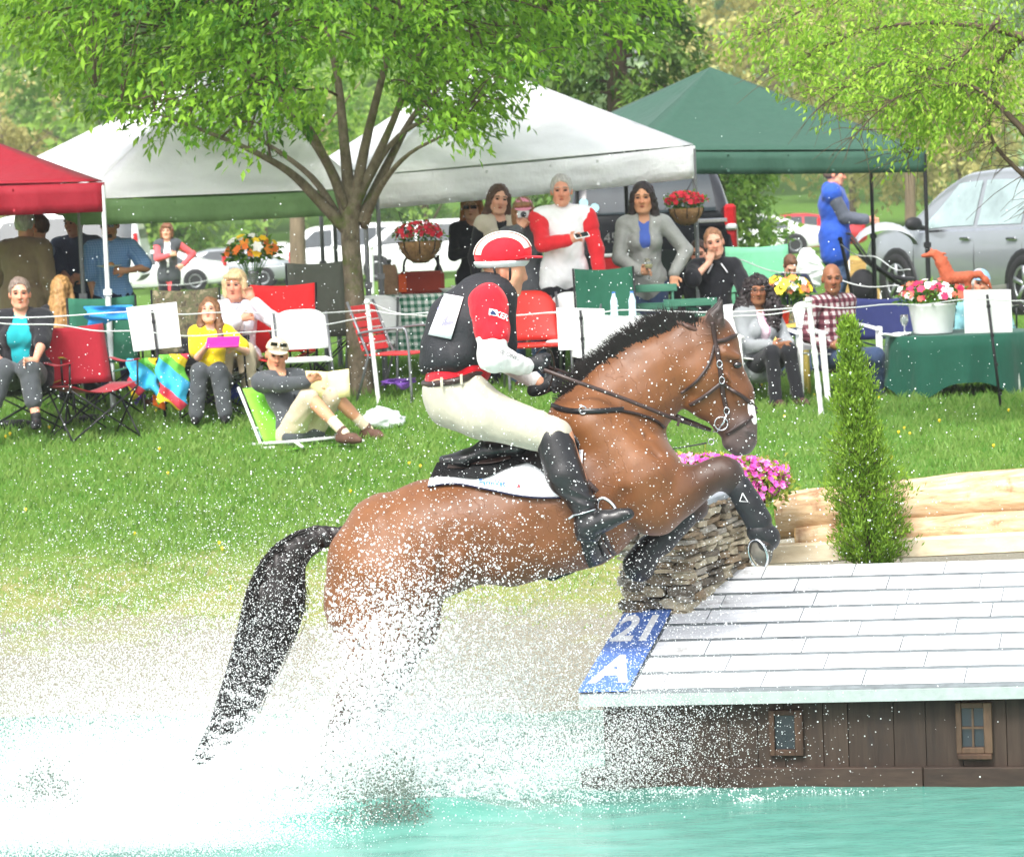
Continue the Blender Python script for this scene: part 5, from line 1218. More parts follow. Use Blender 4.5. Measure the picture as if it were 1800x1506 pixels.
class Person:
    def __init__(s, label, px, d, top, sit=False, g=1.0, yaw=0, lean=0, side=0, head=(0, 0, 0), tone='fair', wide=1.0, fem=False, belly=1.0, hgt=None, dz=0.0, name='person'):
        base = foot(px, d); top_w = at(px, top, d)[2] - base[2]
        s.d = d; s.yaw = R(yaw); s.base = base + np.array([0, 0, dz]); s.g = g
        s.root = thing(name, label, 'person', s.base, 0); s.fem = fem; s.w = wide; s.belly = belly
        if not sit:
            s.g = g = (hgt or top_w - dz) / 1.75; pz = .94 * g
        else: pz = top_w - dz - .81 * g * math.cos(R(lean)) * math.cos(R(side))
        s.sit = sit; s.Ry = rotz(s.yaw); RT = rotx(R(lean)) @ roty(R(side)); s.RT = RT
        s.pelvis = np.array([0, 0, pz]); s.spine = RT @ np.array([0, 0, 1.]); s.tx = RT @ np.array([1., 0, 0]); s.ty = RT @ np.array([0, 1., 0])
        sw = (.165 if fem else .19) * g * (1 + .35 * (wide - 1)); s.sw = sw
        s.chest = s.pelvis + s.spine * .34 * g; s.neck = s.pelvis + s.spine * .52 * g
        s.sh = {'R': s.pelvis + s.spine * .475 * g - s.tx * sw, 'L': s.pelvis + s.spine * .475 * g + s.tx * sw}
        s.hip = {'R': s.pelvis - s.tx * .09 * g - np.array([0, 0, .02]), 'L': s.pelvis + s.tx * .09 * g - np.array([0, 0, .02])}
        s.HR = rotz(R(head[0])) @ rotx(R(head[1])) @ roty(R(head[2])); s.hc = s.neck + s.spine * .07 * g + np.array([0, -.012, .095 * g]) + RT @ np.array([0, -.01, 0])
        s.tone = lin(SKINS[tone]); s.el = {}; s.wr = {}; s.kn = {}; s.an = {}; s.hd = {}; s.bare = []
        for k, sg in (('R', -1), ('L', 1)):
            s.arm(k, s.sh[k] + np.array([sg * .07, -.04, -.52 * g]))
            if sit: s.leg(k, np.array([sg * .12, -.46 * g, .07]))
            else: s.leg(k, np.array([sg * .1, .02, .07]))
    def loc(s, px, py, dy=0): return s.Ry.T @ (at(px, py, s.d + dy) - s.base)
    def arm(s, k, t, pole=None, hand=None):
        sg = -1 if k == 'R' else 1
        s.el[k], s.wr[k] = ik(s.sh[k], t, .29 * s.g, .25 * s.g, pole if pole is not None else (sg * .5, .8, -.4)); s.hd[k] = unit(hand) if hand is not None else unit(s.wr[k] - s.el[k]); return s
    def leg(s, k, t, pole=None):
        s.kn[k], s.an[k] = ik(s.hip[k], t, .43 * s.g, .43 * s.g, pole if pole is not None else (0, -1, .4)); return s
    def W(s, p): return s.Ry @ np.asarray(p)
    def cone(s, b, p, q, r0, r1, *a, **k): b.cone(s.W(p), s.W(q), r0, r1, *a, **k)
    def ell(s, b, c, r, rot, *a, **k): b.ell(s.W(c), r, s.Ry @ rot, *a, **k)
    def torso(s, b, o=0.0, c=None, lo=0):
        g, w = s.g, s.w
        if lo < 1: s.ell(b, s.pelvis, (np.array([.146 * w, .108 * w, .12]) * g + o * .8), s.RT, .05, c)
        s.ell(b, s.pelvis + s.spine * .17 * g - s.ty * .015 * s.belly, np.array([(.112 if s.fem else .128) * w, .09 * w * s.belly, .15]) * g + o * .8, s.RT, .06, c)
        s.ell(b, s.chest, np.array([(.128 if s.fem else .152) * w, .102 * w, .15]) * g + o * .8, s.RT, .06, c)
        if s.fem:
            for sg in (-1, 1): s.ell(b, s.chest + s.tx * sg * .065 * g - s.ty * .085 * w * g + s.spine * -.01, np.array([.062, .06, .06]) * g * w + o * .7, s.RT, .04, c)
        s.cone(b, s.sh['R'] + s.tx * .02, s.sh['L'] - s.tx * .02, .056 * g + o, .056 * g + o, .05, c); s.cone(b, s.neck + s.ty * .01, s.sh['R'] + s.tx * .04, .045 * g + o * .6, .045 * g + o, .04, c); s.cone(b, s.neck + s.ty * .01, s.sh['L'] - s.tx * .04, .045 * g + o * .6, .045 * g + o, .04, c)
    def limb(s, b, A, B_, C, r, f, o, c=None, k=.03):
        """limb from A over B_ to C; f=1 up to the middle joint, 2 all the way"""
        f1 = min(f, 1); m = A + (B_ - A) * f1; s.cone(b, A, m, r[0] + o, r[0] + (r[1] - r[0]) * f1 + o, k, c)
        if f > 1: e = B_ + (C - B_) * (f - 1); s.cone(b, B_, e, r[1] + o, r[1] + (r[2] - r[1]) * (f - 1) + o, k, c)
    def make_body(s, legs=0):
        gh = s.g * 1.08; g = gh; b = Body(.03); c = s.tone; cd = tuple(v * .8 for v in c); cr = tuple(np.array(c) * [1.0, .82, .78]); H = lambda x, y, z: s.hc + s.HR @ (np.array([x, y, z]) * gh)
        RR = s.HR
        s.ell(b, H(0, .018, .03), np.array([.074, .094, .092]) * g, RR, .02, c); s.ell(b, H(0, -.03, -.03), np.array([.058, .066, .08]) * g, RR, .03, c); s.cone(b, H(0, -.066, -.092), H(0, -.06, -.085), .026 * g, .03 * g, .025, c)
        s.cone(b, H(0, -.094, .012), H(0, -.112, -.026), .008 * g, .0135 * g, .012, cr); s.cone(b, H(-.012, -.1, -.028), H(.012, -.1, -.028), .009 * g, .009 * g, .01, cr)
        for sg in (-1, 1):
            s.cone(b, H(sg * .036, -.066, -.02), H(sg * .028, -.062, -.05), .026 * g, .02 * g, .02, cr); s.cone(b, H(sg * .045, -.078, .03), H(sg * .012, -.09, .028), .012 * g, .012 * g, .012, c)
            s.ell(b, H(sg * .076, .012, -.005), np.array([.011, .02, .031]) * g, RR, .012, cr); s.cone(b, H(sg * .045, -.02, -.06), H(sg * .03, -.055, -.088), .024 * g, .022 * g, .02, c)
            s.ell(b, H(sg * .031, -.098, .008), np.array([.017, .012, .010]) * g, RR, .008, cd, op='s')
        g = s.g
        s.cone(b, s.neck - s.spine * .02, s.hc + s.HR @ np.array([0, .02, -.05]) * g, .056 * g * (1 + .3 * (s.w - 1)), .05 * g, .03, c); s.torso(b, 0, c)
        for k in 'RL':
            s.limb(b, s.sh[k], s.el[k], s.wr[k], (.047 * g * s.w ** .6, .038 * g * s.w ** .5, .026 * g), 2, 0, c, .025); s.hand(b, k, c)
            if legs: s.limb(b, s.hip[k], s.kn[k], s.an[k], (.082 * g, .055 * g, .036 * g), 2, 0, c, .03); s.cone(b, s.kn[k] + (s.an[k] - s.kn[k]) * .25 + np.array([0, .02, 0]), s.kn[k] + (s.an[k] - s.kn[k]) * .5 + np.array([0, .015, 0]), .045 * g, .04 * g, .03, c)
        o = skin('body', b, .0088, MATS['skin_tone'], s.root, colors=True, sig=.006); s.H = H
        g = gh; em = mat('dark_eye', (50, 38, 34), .2, .1, 10, 0)
        for sg in (-1, 1):
            e = Body(.002); s.ell(e, H(sg * .031, -.089, .009), np.array([.0145, .008, .0075]) * g, RR); s.eyes = skin('eye', e, .0035, em, s.root, it=0)
            e = Body(.004); s.cone(e, H(sg * .048, -.088, .03), H(sg * .018, -.099, .033), .0036 * g, .0046 * g); skin('eyebrow', e, .004, s.browm, s.root, it=0)
        e = Body(.004); s.cone(e, H(-.021, -.083, -.058), H(0, -.093, -.059), .005 * g, .0085 * g); s.cone(e, H(.021, -.083, -.058), H(0, -.093, -.059), .005 * g, .0085 * g); skin('lips', e, .004, mat('lips_%d' % int(c[0] * 99), tuple(int(v) for v in np.array(SKINS_OF(c)) * [.8, .56, .54]), .5, .1, 20, 0), s.root, it=0)
        return s
    def hand(s, b, k, c):
        g = s.g; sg = -1 if k == 'R' else 1; d = s.hd[k]; side = np.cross(d, (0, 1, 0.2)); side = unit(side) if np.linalg.norm(side) > .1 else np.array([1., 0, 0]); n = np.cross(side, d); w0 = s.wr[k]; w1 = w0 + d * .085 * g
        s.cone(b, w0, w0 + d * .04 * g, .024 * g, .03 * g, .02, c); s.cone(b, w0 + d * .04 * g - side * .014 * g, w1 - side * .018 * g, .021 * g, .018 * g, .015, c); s.cone(b, w0 + d * .04 * g + side * .014 * g, w1 + side * .018 * g, .021 * g, .018 * g, .015, c)
        for i, l_ in enumerate((.062, .074, .07, .052)):
            f0 = w1 + side * (.030 - .0205 * i) * g; f1 = f0 + (d * .75 - n * .35 * 1 + side * (.12 - .08 * i)) * l_ * .55 * g; f2 = f1 + (d * .35 - n * .9) * l_ * .5 * g
            s.cone(b, f0, f1, .0098 * g, .0095 * g, .004, c); s.cone(b, f1, f2, .0095 * g, .008 * g, .004, c)
        th = w0 + d * .03 * g + side * .03 * g; t1 = th + (d * .6 + side * .7 - n * .2) * .035 * g; s.cone(b, th, t1, .013 * g, .0115 * g, .008, c); s.cone(b, t1, t1 + (d * .9 + side * .1 - n * .4) * .03 * g, .0112 * g, .009 * g, .004, c)
    def wear(s, name, m, o=.014, torso=True, sleeve=0, hem=.0, legs=0, skirt=0, open_=0, collar=0, h=.0115, parent=None, lo=0, flare=0, hood=0, legr=None, waist=True, crease=.0035):
        g = s.g; b = Body(.03)
        if torso: s.torso(b, o, None, lo)
        if sleeve:
            for k in 'RL':
                s.limb(b, s.sh[k], s.el[k], s.wr[k], (.052 * g * s.w ** .6, .042 * g * s.w ** .5, .032 * g), sleeve, o * .7, None, .022)
                if flare:
                    e = s.el[k] + (s.wr[k] - s.el[k]) * min(1, sleeve - 1) if sleeve > 1 else s.sh[k] + (s.el[k] - s.sh[k]) * sleeve; f0 = s.sh[k] + (s.el[k] - s.sh[k]) * .4; s.cone(b, f0, e, .05 * g + o, .05 * g + o + flare, .03)
        if hem:
            dn = s.pelvis + (np.array([0, 0, -1]) * hem if not s.sit else np.array([0, -.06, -.02]))
            s.cone(b, s.pelvis + s.spine * .04 - s.tx * .07 * s.w * g, dn - s.tx * .085 * s.w * g, .084 * g * s.w + o, .078 * g * s.w + o, .04); s.cone(b, s.pelvis + s.spine * .04 + s.tx * .07 * s.w * g, dn + s.tx * .08 * s.w * g, .084 * g * s.w + o, .078 * g * s.w + o, .04)
        if legs:
            if waist: s.ell(b, s.pelvis - s.spine * .0, np.array([.152 * s.w, .112 * s.w, .11]) * g + o, s.RT, .05)
            r = legr or (.088 * g * s.w, .062 * g * s.w ** .5, .05 * g)
            for k in 'RL': s.limb(b, s.hip[k], s.kn[k], s.an[k], r, legs, o, None, .035)
        if skirt:
            dn = s.pelvis + np.array([0, 0, -skirt]); 
            for sg in (-1, 1): s.cone(b, s.pelvis + s.tx * sg * .05, dn + s.tx * sg * .08, .11 * g, .12 * g, .05)
        if collar:
            s.cone(b, s.neck - s.tx * .05 + s.spine * .015, s.neck - s.ty * .075 - s.spine * .02, .026, .02, .02); s.cone(b, s.neck + s.tx * .05 + s.spine * .015, s.neck - s.ty * .075 - s.spine * .02, .026, .02, .02); s.cone(b, s.neck - s.tx * .05 + s.spine * .02, s.neck + s.tx * .05 + s.ty * .05 + s.spine * .03, .026, .026, .02)
            if collar > 1: s.cone(b, s.neck + s.ty * .06 + s.spine * .02, s.neck + s.ty * .08 - s.spine * .08, .07, .05, .03)
        if open_:
            f = s.chest - s.ty * (.13 + o) * s.w * g; s.cone(b, s.neck - s.ty * .08 + s.spine * .03, f, .055, open_, .008, op='s'); s.cone(b, f, s.pelvis - s.ty * (.16 + o) * s.w * g - s.spine * .15, open_, open_ * 1.15, .008, op='s')
        if torso: s.cone(b, s.neck - s.spine * .0 - s.ty * .02, s.neck + s.spine * .12 - s.ty * .01, .052 * g, .075 * g, .008, op='s') if not collar else None
        ph = random.random() * 6
        dsp = lambda X: crease * np.sin(X[..., 2] * 46 + 4 * np.sin(X[..., 0] * 17 + ph) + ph) * np.sin(X[..., 0] * 31 + X[..., 1] * 27 + 2 * np.sin(X[..., 2] * 13))
        cl = None
        if torso and not hem and lo == 0 and not legs: cl = None
        return skin(name, b, h, m, parent or s.root, disp=dsp)
    def shoes(s, m, r=.036, name='shoe', tall=0.0, dirs=None):
        g = s.g
        for k in 'RL':
            b = Body(.02); a = s.an[k]; f = unit((dirs[k] if dirs else np.array([0, -1, 0.])) ); a0 = np.array([a[0], a[1], max(.035, a[2] - .035)]) ; s.cone(b, a0 - f * .05 * g, a0 + f * .09 * g, r * g, r * g); s.cone(b, a0 + f * .09 * g - np.array([0, 0, .004]), a0 + f * .155 * g - np.array([0, 0, .012]), r * .95 * g, r * .62 * g)
            s.cone(b, a0, a + (s.kn[k] - a) * (.08 + tall), r * g, .045 * g); skin(name, b, .009, m, s.root)
        return s
    def hair(s, rgb, style='short', name='hair'):
        g = s.g * 1.08; H = s.H; b = Body(.025); m = hairmat(rgb); RR = s.HR; E = lambda c, r, **k: s.ell(b, H(*c), np.array(r) * g, RR, **k); Cn = lambda p, q, r0, r1, **k: s.cone(b, H(*p), H(*q), r0 * g, r1 * g, **k)
        if style in ('short', 'grey', 'thin'):
            t_ = .006 if style == 'thin' else .011
            E((0, .022, .036), (.074 + t_, .094 + t_, .09 + t_)); E((0, -.1, .0), (.085, .075, .088), op='s', k=.015); E((0, -.05, -.09), (.12, .12, .08), op='s', k=.02)
        elif style == 'bob':
            E((0, .025, .035), (.092, .105, .105)); E((0, -.1, -.02), (.066, .075, .085), op='s', k=.02)
            for sg in (-1, 1): Cn((sg * .075, -.02, .02), (sg * .075, -.01, -.075), .034, .03)
            Cn((0, .07, .0), (0, .06, -.08), .06, .05); Cn((-.05, -.08, .075), (.05, -.08, .078), .024, .024)
        elif style in ('long', 'longback'):
            E((0, .025, .035), (.087, .105, .102)); E((0, -.11, .0), (.058, .078, .096), op='s', k=.012)
            for sg in (-1, 1): Cn((sg * .07, -.01, .03), (sg * .085, .02, -.14), .03, .04); Cn((sg * .085, .02, -.14), (sg * .1, .0 if style == 'long' else .07, -.28), .042, .03)
            Cn((0, .08, .0), (0, .1, -.2), .07, .075); 
            if style == 'longback': Cn((0, .1, -.15), (0, .12, -.36), .085, .09); Cn((-.05, .1, -.2), (-.06, .12, -.4), .05, .05)
        elif style == 'curly':
            E((0, .03, .03), (.105, .115, .11)); E((0, -.115, -.02), (.062, .085, .085), op='s', k=.015)
            for sg in (-1, 1):
                Cn((sg * .09, .0, .0), (sg * .125, .0, -.14), .05, .075); Cn((sg * .125, .0, -.14), (sg * .11, -.04, -.29), .075, .06)
            Cn((0, .08, 0), (0, .1, -.25), .1, .11)
        elif style == 'bun': E((0, .022, .036), (.085, .104, .1)); E((0, -.1, -.02), (.08, .08, .085), op='s', k=.02); Cn((0, .1, .03), (0, .13, .02), .045, .04)
        am = {'curly': .014, 'long': .005, 'longback': .005}.get(style, .004)
        dsp = lambda X: am * np.sin(X[..., 0] * 85 + 5 * np.sin(X[..., 2] * 31)) * np.sin(X[..., 2] * (60 if style == 'curly' else 12) + 4 * np.sin(X[..., 0] * 40)) + am * .5 * np.sin(X[..., 1] * 90 + X[..., 0] * 60)
        skin(name, b, .0085, m, s.root, disp=dsp, it=1 if style != 'curly' else 0); return s
    def glasses(s, m, dark=True):
        H = s.H; g = s.g * 1.08; mb = MB()
        for sg in (-1, 1):
            if dark: mb.box(s.W(H(sg * .033, -.106, .006)), np.array([.05, .008, .034]) * g, s.Ry @ s.HR)
            else: mb.tube([s.W(H(sg * .033 + .024 * math.cos(a), -.108, .005 + .017 * math.sin(a))) for a in np.linspace(0, 6.28, 13)], .0018, 4)
            mb.tube([s.W(H(sg * .06, -.1, .012)), s.W(H(sg * .08, .01, .01))], .0025, 4)
        mb.tube([s.W(H(-.01, -.11, .012)), s.W(H(.01, -.11, .012))], .0025, 4); mb.build('sunglasses' if dark else 'glasses', m, s.root); return s
    def cap(s, m, visor=True, name='cap'):
        b = Body(.01); H = s.H; g = s.g * 1.08; s.ell(b, H(0, .02, .042), np.array([.088, .106, .095]) * g, s.HR); 
        zc = s.W(H(0, 0, .045)); up = s.Ry @ s.HR @ np.array([0, 0, 1.])
        o = skin(name, b, .008, m, s.root, clip=lambda X: -((X - zc) @ up))
        if visor:
            V = [s.W(H(math.sin(a) * .075, -.075 - math.cos(a) * .085, .047 - .018 * math.cos(a))) for a in np.linspace(-1.5, 1.5, 12)]; MB().prism(V, up * .006).build('visor', m, o, bev=.002)
        return s
def SKINS_OF(c):
    for v in SKINS.values():
        if abs(lin(v)[0] - c[0]) < 1e-6: return v
    return (220, 160, 140)
def P_(label, px, d, top, brow=(70, 52, 40), **k):
    p = Person(label, px, d, top, **k); p.browm = hairmat(brow); return p
BLKF = fabric('black_cloth', (30, 31, 36), .85, .6); GREYJ = fabric('grey_jacket_cloth', (92, 95, 100), .8, .6); LGREY = mat('grey_leather_jacket', (146, 148, 144), .5, .15, 9, .5, 30, .01)
JEANS = fabric('blue_denim', (70, 92, 124), .9, .6); DJEAN = fabric('dark_denim', (52, 68, 98), .9, .6); KHAKI = fabric('khaki_cloth', (196, 182, 156), .85, .6); CHAR = fabric('charcoal_cloth', (72, 76, 80), .85, .5); NAVY = fabric('navy_cloth', (34, 40, 66), .85, .5)
BSHOE = mat('brown_suede_shoe', (92, 66, 54), .8, .2, 20, .4); KSHOE = mat('black_shoe', (28, 28, 30), .6, .2, 20, .2)
DARKG = mat('dark_lens', (22, 20, 22), .15, .1, 10, 0, spec=.6)
# --- left group
p = P_('seated woman in black cardigan and teal top at the left edge', 48, 27.8, 490, sit=True, g=.98, wide=1.42, fem=True, belly=1.2, head=(8, 0, 0), tone='ruddy', brow=(110, 88, 74)); p.bare = 1
p.arm('R', p.loc(-2, 632, -.32)).arm('L', p.loc(62, 634, -.42), (1, .3, -.8), hand=(-.8, -.6, -.1)); p.leg('R', p.loc(-20, 738, -.5)); p.leg('L', p.loc(64, 738, -.52)); p.make_body(1).hair((124, 108, 98), 'short')
p.wear('blouse', fabric('teal_blouse', (22, 150, 158), .8, .6), .012); p.wear('cardigan', BLKF, .03, sleeve=1.0, hem=.1, open_=.10); p.wear('trousers', CHAR, .016, torso=False, legs=1.62); p.shoes(KSHOE, name='sandal')
p = P_('man in olive jacket seen from behind under the red canopy', 48, 30.4, 372, yaw=155, lean=9, head=(15, 10, 0), tone='ruddy', wide=1.25, belly=1.1, brow=(150, 146, 140)); p.arm('L', p.loc(10, 530, .3)); p.make_body().hair((186, 184, 180), 'grey')
p.wear('jacket', fabric('olive_jacket', (134, 118, 92), .85, .7), .035, sleeve=1.95, hem=.22, collar=1); p.wear('trousers', CHAR, .016, torso=False, legs=1.95); p.shoes(KSHOE)
p = P_('brown-haired person in sunglasses and pale blue shirt behind the olive jacket', 84, 31.2, 380, yaw=-105, head=(0, 10, 0), tone='ruddy'); p.make_body().hair((98, 64, 42), 'short').glasses(DARKG); p.wear('shirt', fabric('pale_blue_shirt', (168, 188, 214), .8, .5), .016, sleeve=1.9, hem=.1, collar=1); p.wear('trousers', NAVY, .016, torso=False, legs=1.95); p.shoes(KSHOE)
p = P_('man in slate blue shirt behind the grey tent pole', 148, 31.4, 366, yaw=-18, head=(-15, 12, 0), tone='ruddy', wide=1.18, belly=1.2); p.arm('R', p.loc(122, 492, -.3), (-1, .5, -.6)).arm('L', p.loc(150, 488, -.36), (1, .5, -.6), hand=(-.9, -.5, .1)); p.make_body().hair((110, 90, 76), 'short')
p.wear('shirt', fabric_grid('slate_shirt', (88, 98, 122), (74, 82, 104), 60, 60), .018, sleeve=1.25, hem=.14, collar=1); p.wear('trousers', NAVY, .016, torso=False, legs=1.95); p.shoes(KSHOE)
p = P_('girl with long blonde hair seated with her back turned beside the tent pole', 118, 29.2, 486, sit=True, g=.9, yaw=172, fem=True); p.make_body().hair((168, 128, 78), 'longback'); p.wear('top', BLKF, .016, sleeve=1.9, hem=.05); p.wear('trousers', BLKF, .016, torso=False, legs=1.95); p.shoes(KSHOE)
p = P_('man in sunglasses and blue checked shirt holding a paper plate', 208, 30.95, 372, yaw=-4, head=(0, 4, 0), tone='tan', wide=1.12, belly=1.1, brow=(60, 46, 38)); p.arm('L', p.loc(222, 476, -.34), (1, .6, -.3), hand=(-.95, -.3, .1)).arm('R', p.loc(170, 556, -.04), (-1, .4, 0)); p.make_body().hair((74, 56, 44), 'short').glasses(DARKG)
p.wear('shirt', fabric_grid('blue_gingham', (150, 188, 230), (104, 150, 208), 46, 46, .5), .018, sleeve=.86, hem=.16, collar=1, flare=.012); p.wear('trousers', NAVY, .016, torso=False, legs=1.95); p.shoes(KSHOE); MAN_PLATE = p
b = Body(.02); q = p.H; p.cone(b, q(-.02, -.088, -.088), q(.02, -.088, -.088), .018, .018); skin('beard', b, .007, hairmat((70, 52, 42)), p.root)
p = P_('woman in charcoal vest over coral sleeves standing far back on the lawn', 302, 52, 386, head=(-5, 0, 0), fem=True, hgt=1.66); p.arm('R', p.loc(300, 448, -.28), (-1, .3, -.4)).arm('L', p.loc(322, 466, -.05), (1, .5, .1), hand=(-1, 0, -.4)); p.make_body().hair((120, 76, 50), 'bob')
COR = fabric('coral_knit', (236, 92, 98), .85, .5); p.wear('blouse', WHITEC, .012); p.wear('sleeved_top', COR, .016, sleeve=1.9, hem=.24, open_=.06); p.wear('vest', CHAR, .032, open_=.055, hem=.06); p.wear('leggings', BLKF, .008, torso=False, legs=1.95); p.shoes(KSHOE)
p = P_('girl in yellow shirt seated with a magenta tablet', 378, 28.3, 524, sit=True, g=.84, head=(-6, -10, 0), fem=True); p.arm('R', p.loc(366, 606, -.3), hand=(.6, -.6, .2)).arm('L', p.loc(414, 612, -.3), hand=(-.6, -.6, .2)); p.make_body().hair((120, 84, 56), 'long'); p.wear('shirt', fabric('yellow_shirt', (240, 212, 30), .8, .5), .016, sleeve=.75, flare=.012); p.wear('trousers', CHAR, .02, torso=False, legs=1.95); p.shoes(KSHOE); GIRL = p
p = P_('blonde woman in white cardigan seated with her hand to her chin', 424, 28.9, 476, sit=True, g=.97, fem=True, wide=1.15, head=(-12, 2, 0), tone='ruddy', brow=(150, 124, 92)); p.arm('L', p.loc(444, 528, -.2), (1, -.2, -1), hand=(-.3, -.1, .9)).arm('R', p.loc(424, 560, -.26), (-1, 0, -.6), hand=(.9, -.2, .2)); p.make_body().hair((220, 192, 148), 'bob'); p.wear('blouse', fabric_grid('navy_stripe_blouse', (232, 234, 240), (70, 80, 120), 30, 8), .013, collar=1); p.wear('cardigan', fabric('white_cardigan', (228, 226, 238), .85, .5), .028, sleeve=1.85, hem=.08, open_=.07); p.wear('trousers', KHAKI, .016, torso=False, legs=1.95); p.shoes(KSHOE)
# --- man lounging in the low lime chair
p = P_('man in tan cap lounging in the low lime green chair', 526, 27.1, 606, sit=True, g=1.0, yaw=36, lean=-30, head=(-30, 6, 8), tone='tan'); 
p.arm('L', p.loc(556, 694, -.12), (.4, -.2, -1), hand=(.7, -.6, .1)).arm('R', p.loc(548, 672, -.34), (-.8, -.2, -.6), hand=(.7, -.4, .4)); p.leg('R', p.loc(606, 762, -.42), (0, -.6, 1)).leg('L', p.loc(648, 756, .02), (0, -.6, 1)); p.make_body(1); p.cap(KHAKI)
p.wear('undershirt', BLKF, .012); p.wear('jacket', CHAR, .03, sleeve=1.95, hem=.14, open_=.05, collar=1); p.wear('shorts', KHAKI, .024, torso=False, legs=.95); b = Body(.02)
for k in 'RL': b = Body(.02); p.cone(b, p.an[k], p.an[k] + (p.kn[k] - p.an[k]) * .36, .042, .044); skin('sock', b, .009, fabric('beige_sock', (214, 200, 172), .9, .3), p.root)
fd = unit(p.Ry.T @ np.array([.75, -.65, 0])); p.shoes(BSHOE, .042, dirs={'R': fd, 'L': fd}); LOUNGE = p
H_ = p.H; mb = MB(); 
for sg in (-1, 1): mb.box(p.W(H_(sg * .035, -.1, .098)), (.056, .012, .03), p.Ry @ p.HR)
mb.build('sunglasses', DARKG, p.root)
# --- standing crowd
p = P_('woman in black with sunglasses and red-blonde hair holding a phone', 842, 31.7, 340, head=(-10, 4, 0), fem=True, brow=(120, 70, 40)); p.arm('R', p.loc(836, 440, -.28), (-1, .4, -.5), hand=(.3, -.5, .8)); p.make_body().hair((176, 108, 60), 'long').glasses(DARKG); p.wear('top', BLKF, .02, sleeve=1.9, hem=.1); p.wear('trousers', BLKF, .016, torso=False, legs=1.95); p.shoes(KSHOE); PHONE1 = p
p = P_('brown-haired woman in black top and beige vest behind the rider', 888, 30.35, 326, yaw=20, head=(-8, 2, 8), fem=True); p.make_body().hair((84, 58, 44), 'long'); p.wear('top', BLKF, .014, sleeve=1.9); p.wear('vest', fabric('beige_vest', (206, 196, 178), .9, .5), .03, hem=.08, open_=.05); p.wear('trousers', BLKF, .016, torso=False, legs=1.95); p.shoes(KSHOE)
p = P_('woman in pink cap and grey anorak raising a camera to her face', 932, 29.9, 350, head=(0, 4, 0), fem=True, wide=1.08); p.arm('R', p.loc(914, 402, -.26), (-1, .1, -.8), hand=(.5, -.4, .7)).arm('L', p.loc(956, 402, -.26), (1, .1, -.8), hand=(-.5, -.4, .7)); p.make_body().hair((150, 110, 74), 'bob'); p.cap(fabric('pink_cap', (238, 150, 178), .85, .3)); p.wear('scarf', fabric('pink_scarf', (214, 84, 120), .85, .8), .02, lo=1) ; p.wear('jacket', GREYJ, .034, sleeve=1.95, hem=.16, collar=1); p.wear('jeans', JEANS, .014, torso=False, legs=1.95); p.shoes(BSHOE); CAMW = p
p = P_('grey-haired man in white and red zip jacket looking over the rider', 1000, 29.7, 309, yaw=4, head=(-6, 2, 0), tone='ruddy', wide=1.1, belly=1.05, brow=(150, 140, 132)); p.arm('R', p.loc(1000, 422, -.34), (-1, .4, -.5), hand=(.85, -.4, .25)).arm('L', p.loc(1058, 502, -.1), (1, .5, 0), hand=(-.5, -.2, -.8)); p.make_body().hair((188, 184, 180), 'grey')
p.wear('sleeves', fabric('red_jacket_sleeve', (222, 38, 48), .7, .6), .03, torso=False, sleeve=1.95); p.wear('jacket', fabric('white_jacket', (240, 241, 244), .7, .25), .036, hem=.07, collar=1); p.wear('trousers', BLKF, .02, torso=False, legs=1.95); p.shoes(KSHOE); PHONE2 = p
b = Body(.02)
for k in 'RL': p.cone(b, p.neck + (p.sh[k] - p.neck) * .35 - p.spine * .01, p.sh[k] - p.spine * .015, .062, .092); p.cone(b, p.sh[k] - p.spine * .015, p.sh[k] + (p.el[k] - p.sh[k]) * .3, .092, .09)
skin('shoulder_yoke', b, .0115, MATS['red_jacket_sleeve'], p.root)
p = P_('dark-haired woman in grey leather jacket holding a wine glass', 1143, 30.2, 322, yaw=0, head=(-8, 0, 0), fem=True, tone='tan', brow=(36, 28, 26)); p.arm('R', p.loc(1126, 478, -.26), (-1, .4, -.4), hand=(.7, -.6, .1)).arm('L', p.loc(1184, 482, -.16), (1, .4, 0), hand=(0, -.4, -.9)); p.make_body().hair((40, 30, 28), 'long'); p.wear('blouse', fabric('blue_blouse', (72, 98, 178), .8, .6), .012); p.wear('jacket', LGREY, .026, sleeve=1.95, hem=.1, collar=1, open_=.045); p.wear('jeans', DJEAN, .012, torso=False, legs=1.95); p.shoes(BSHOE); WINEW = p
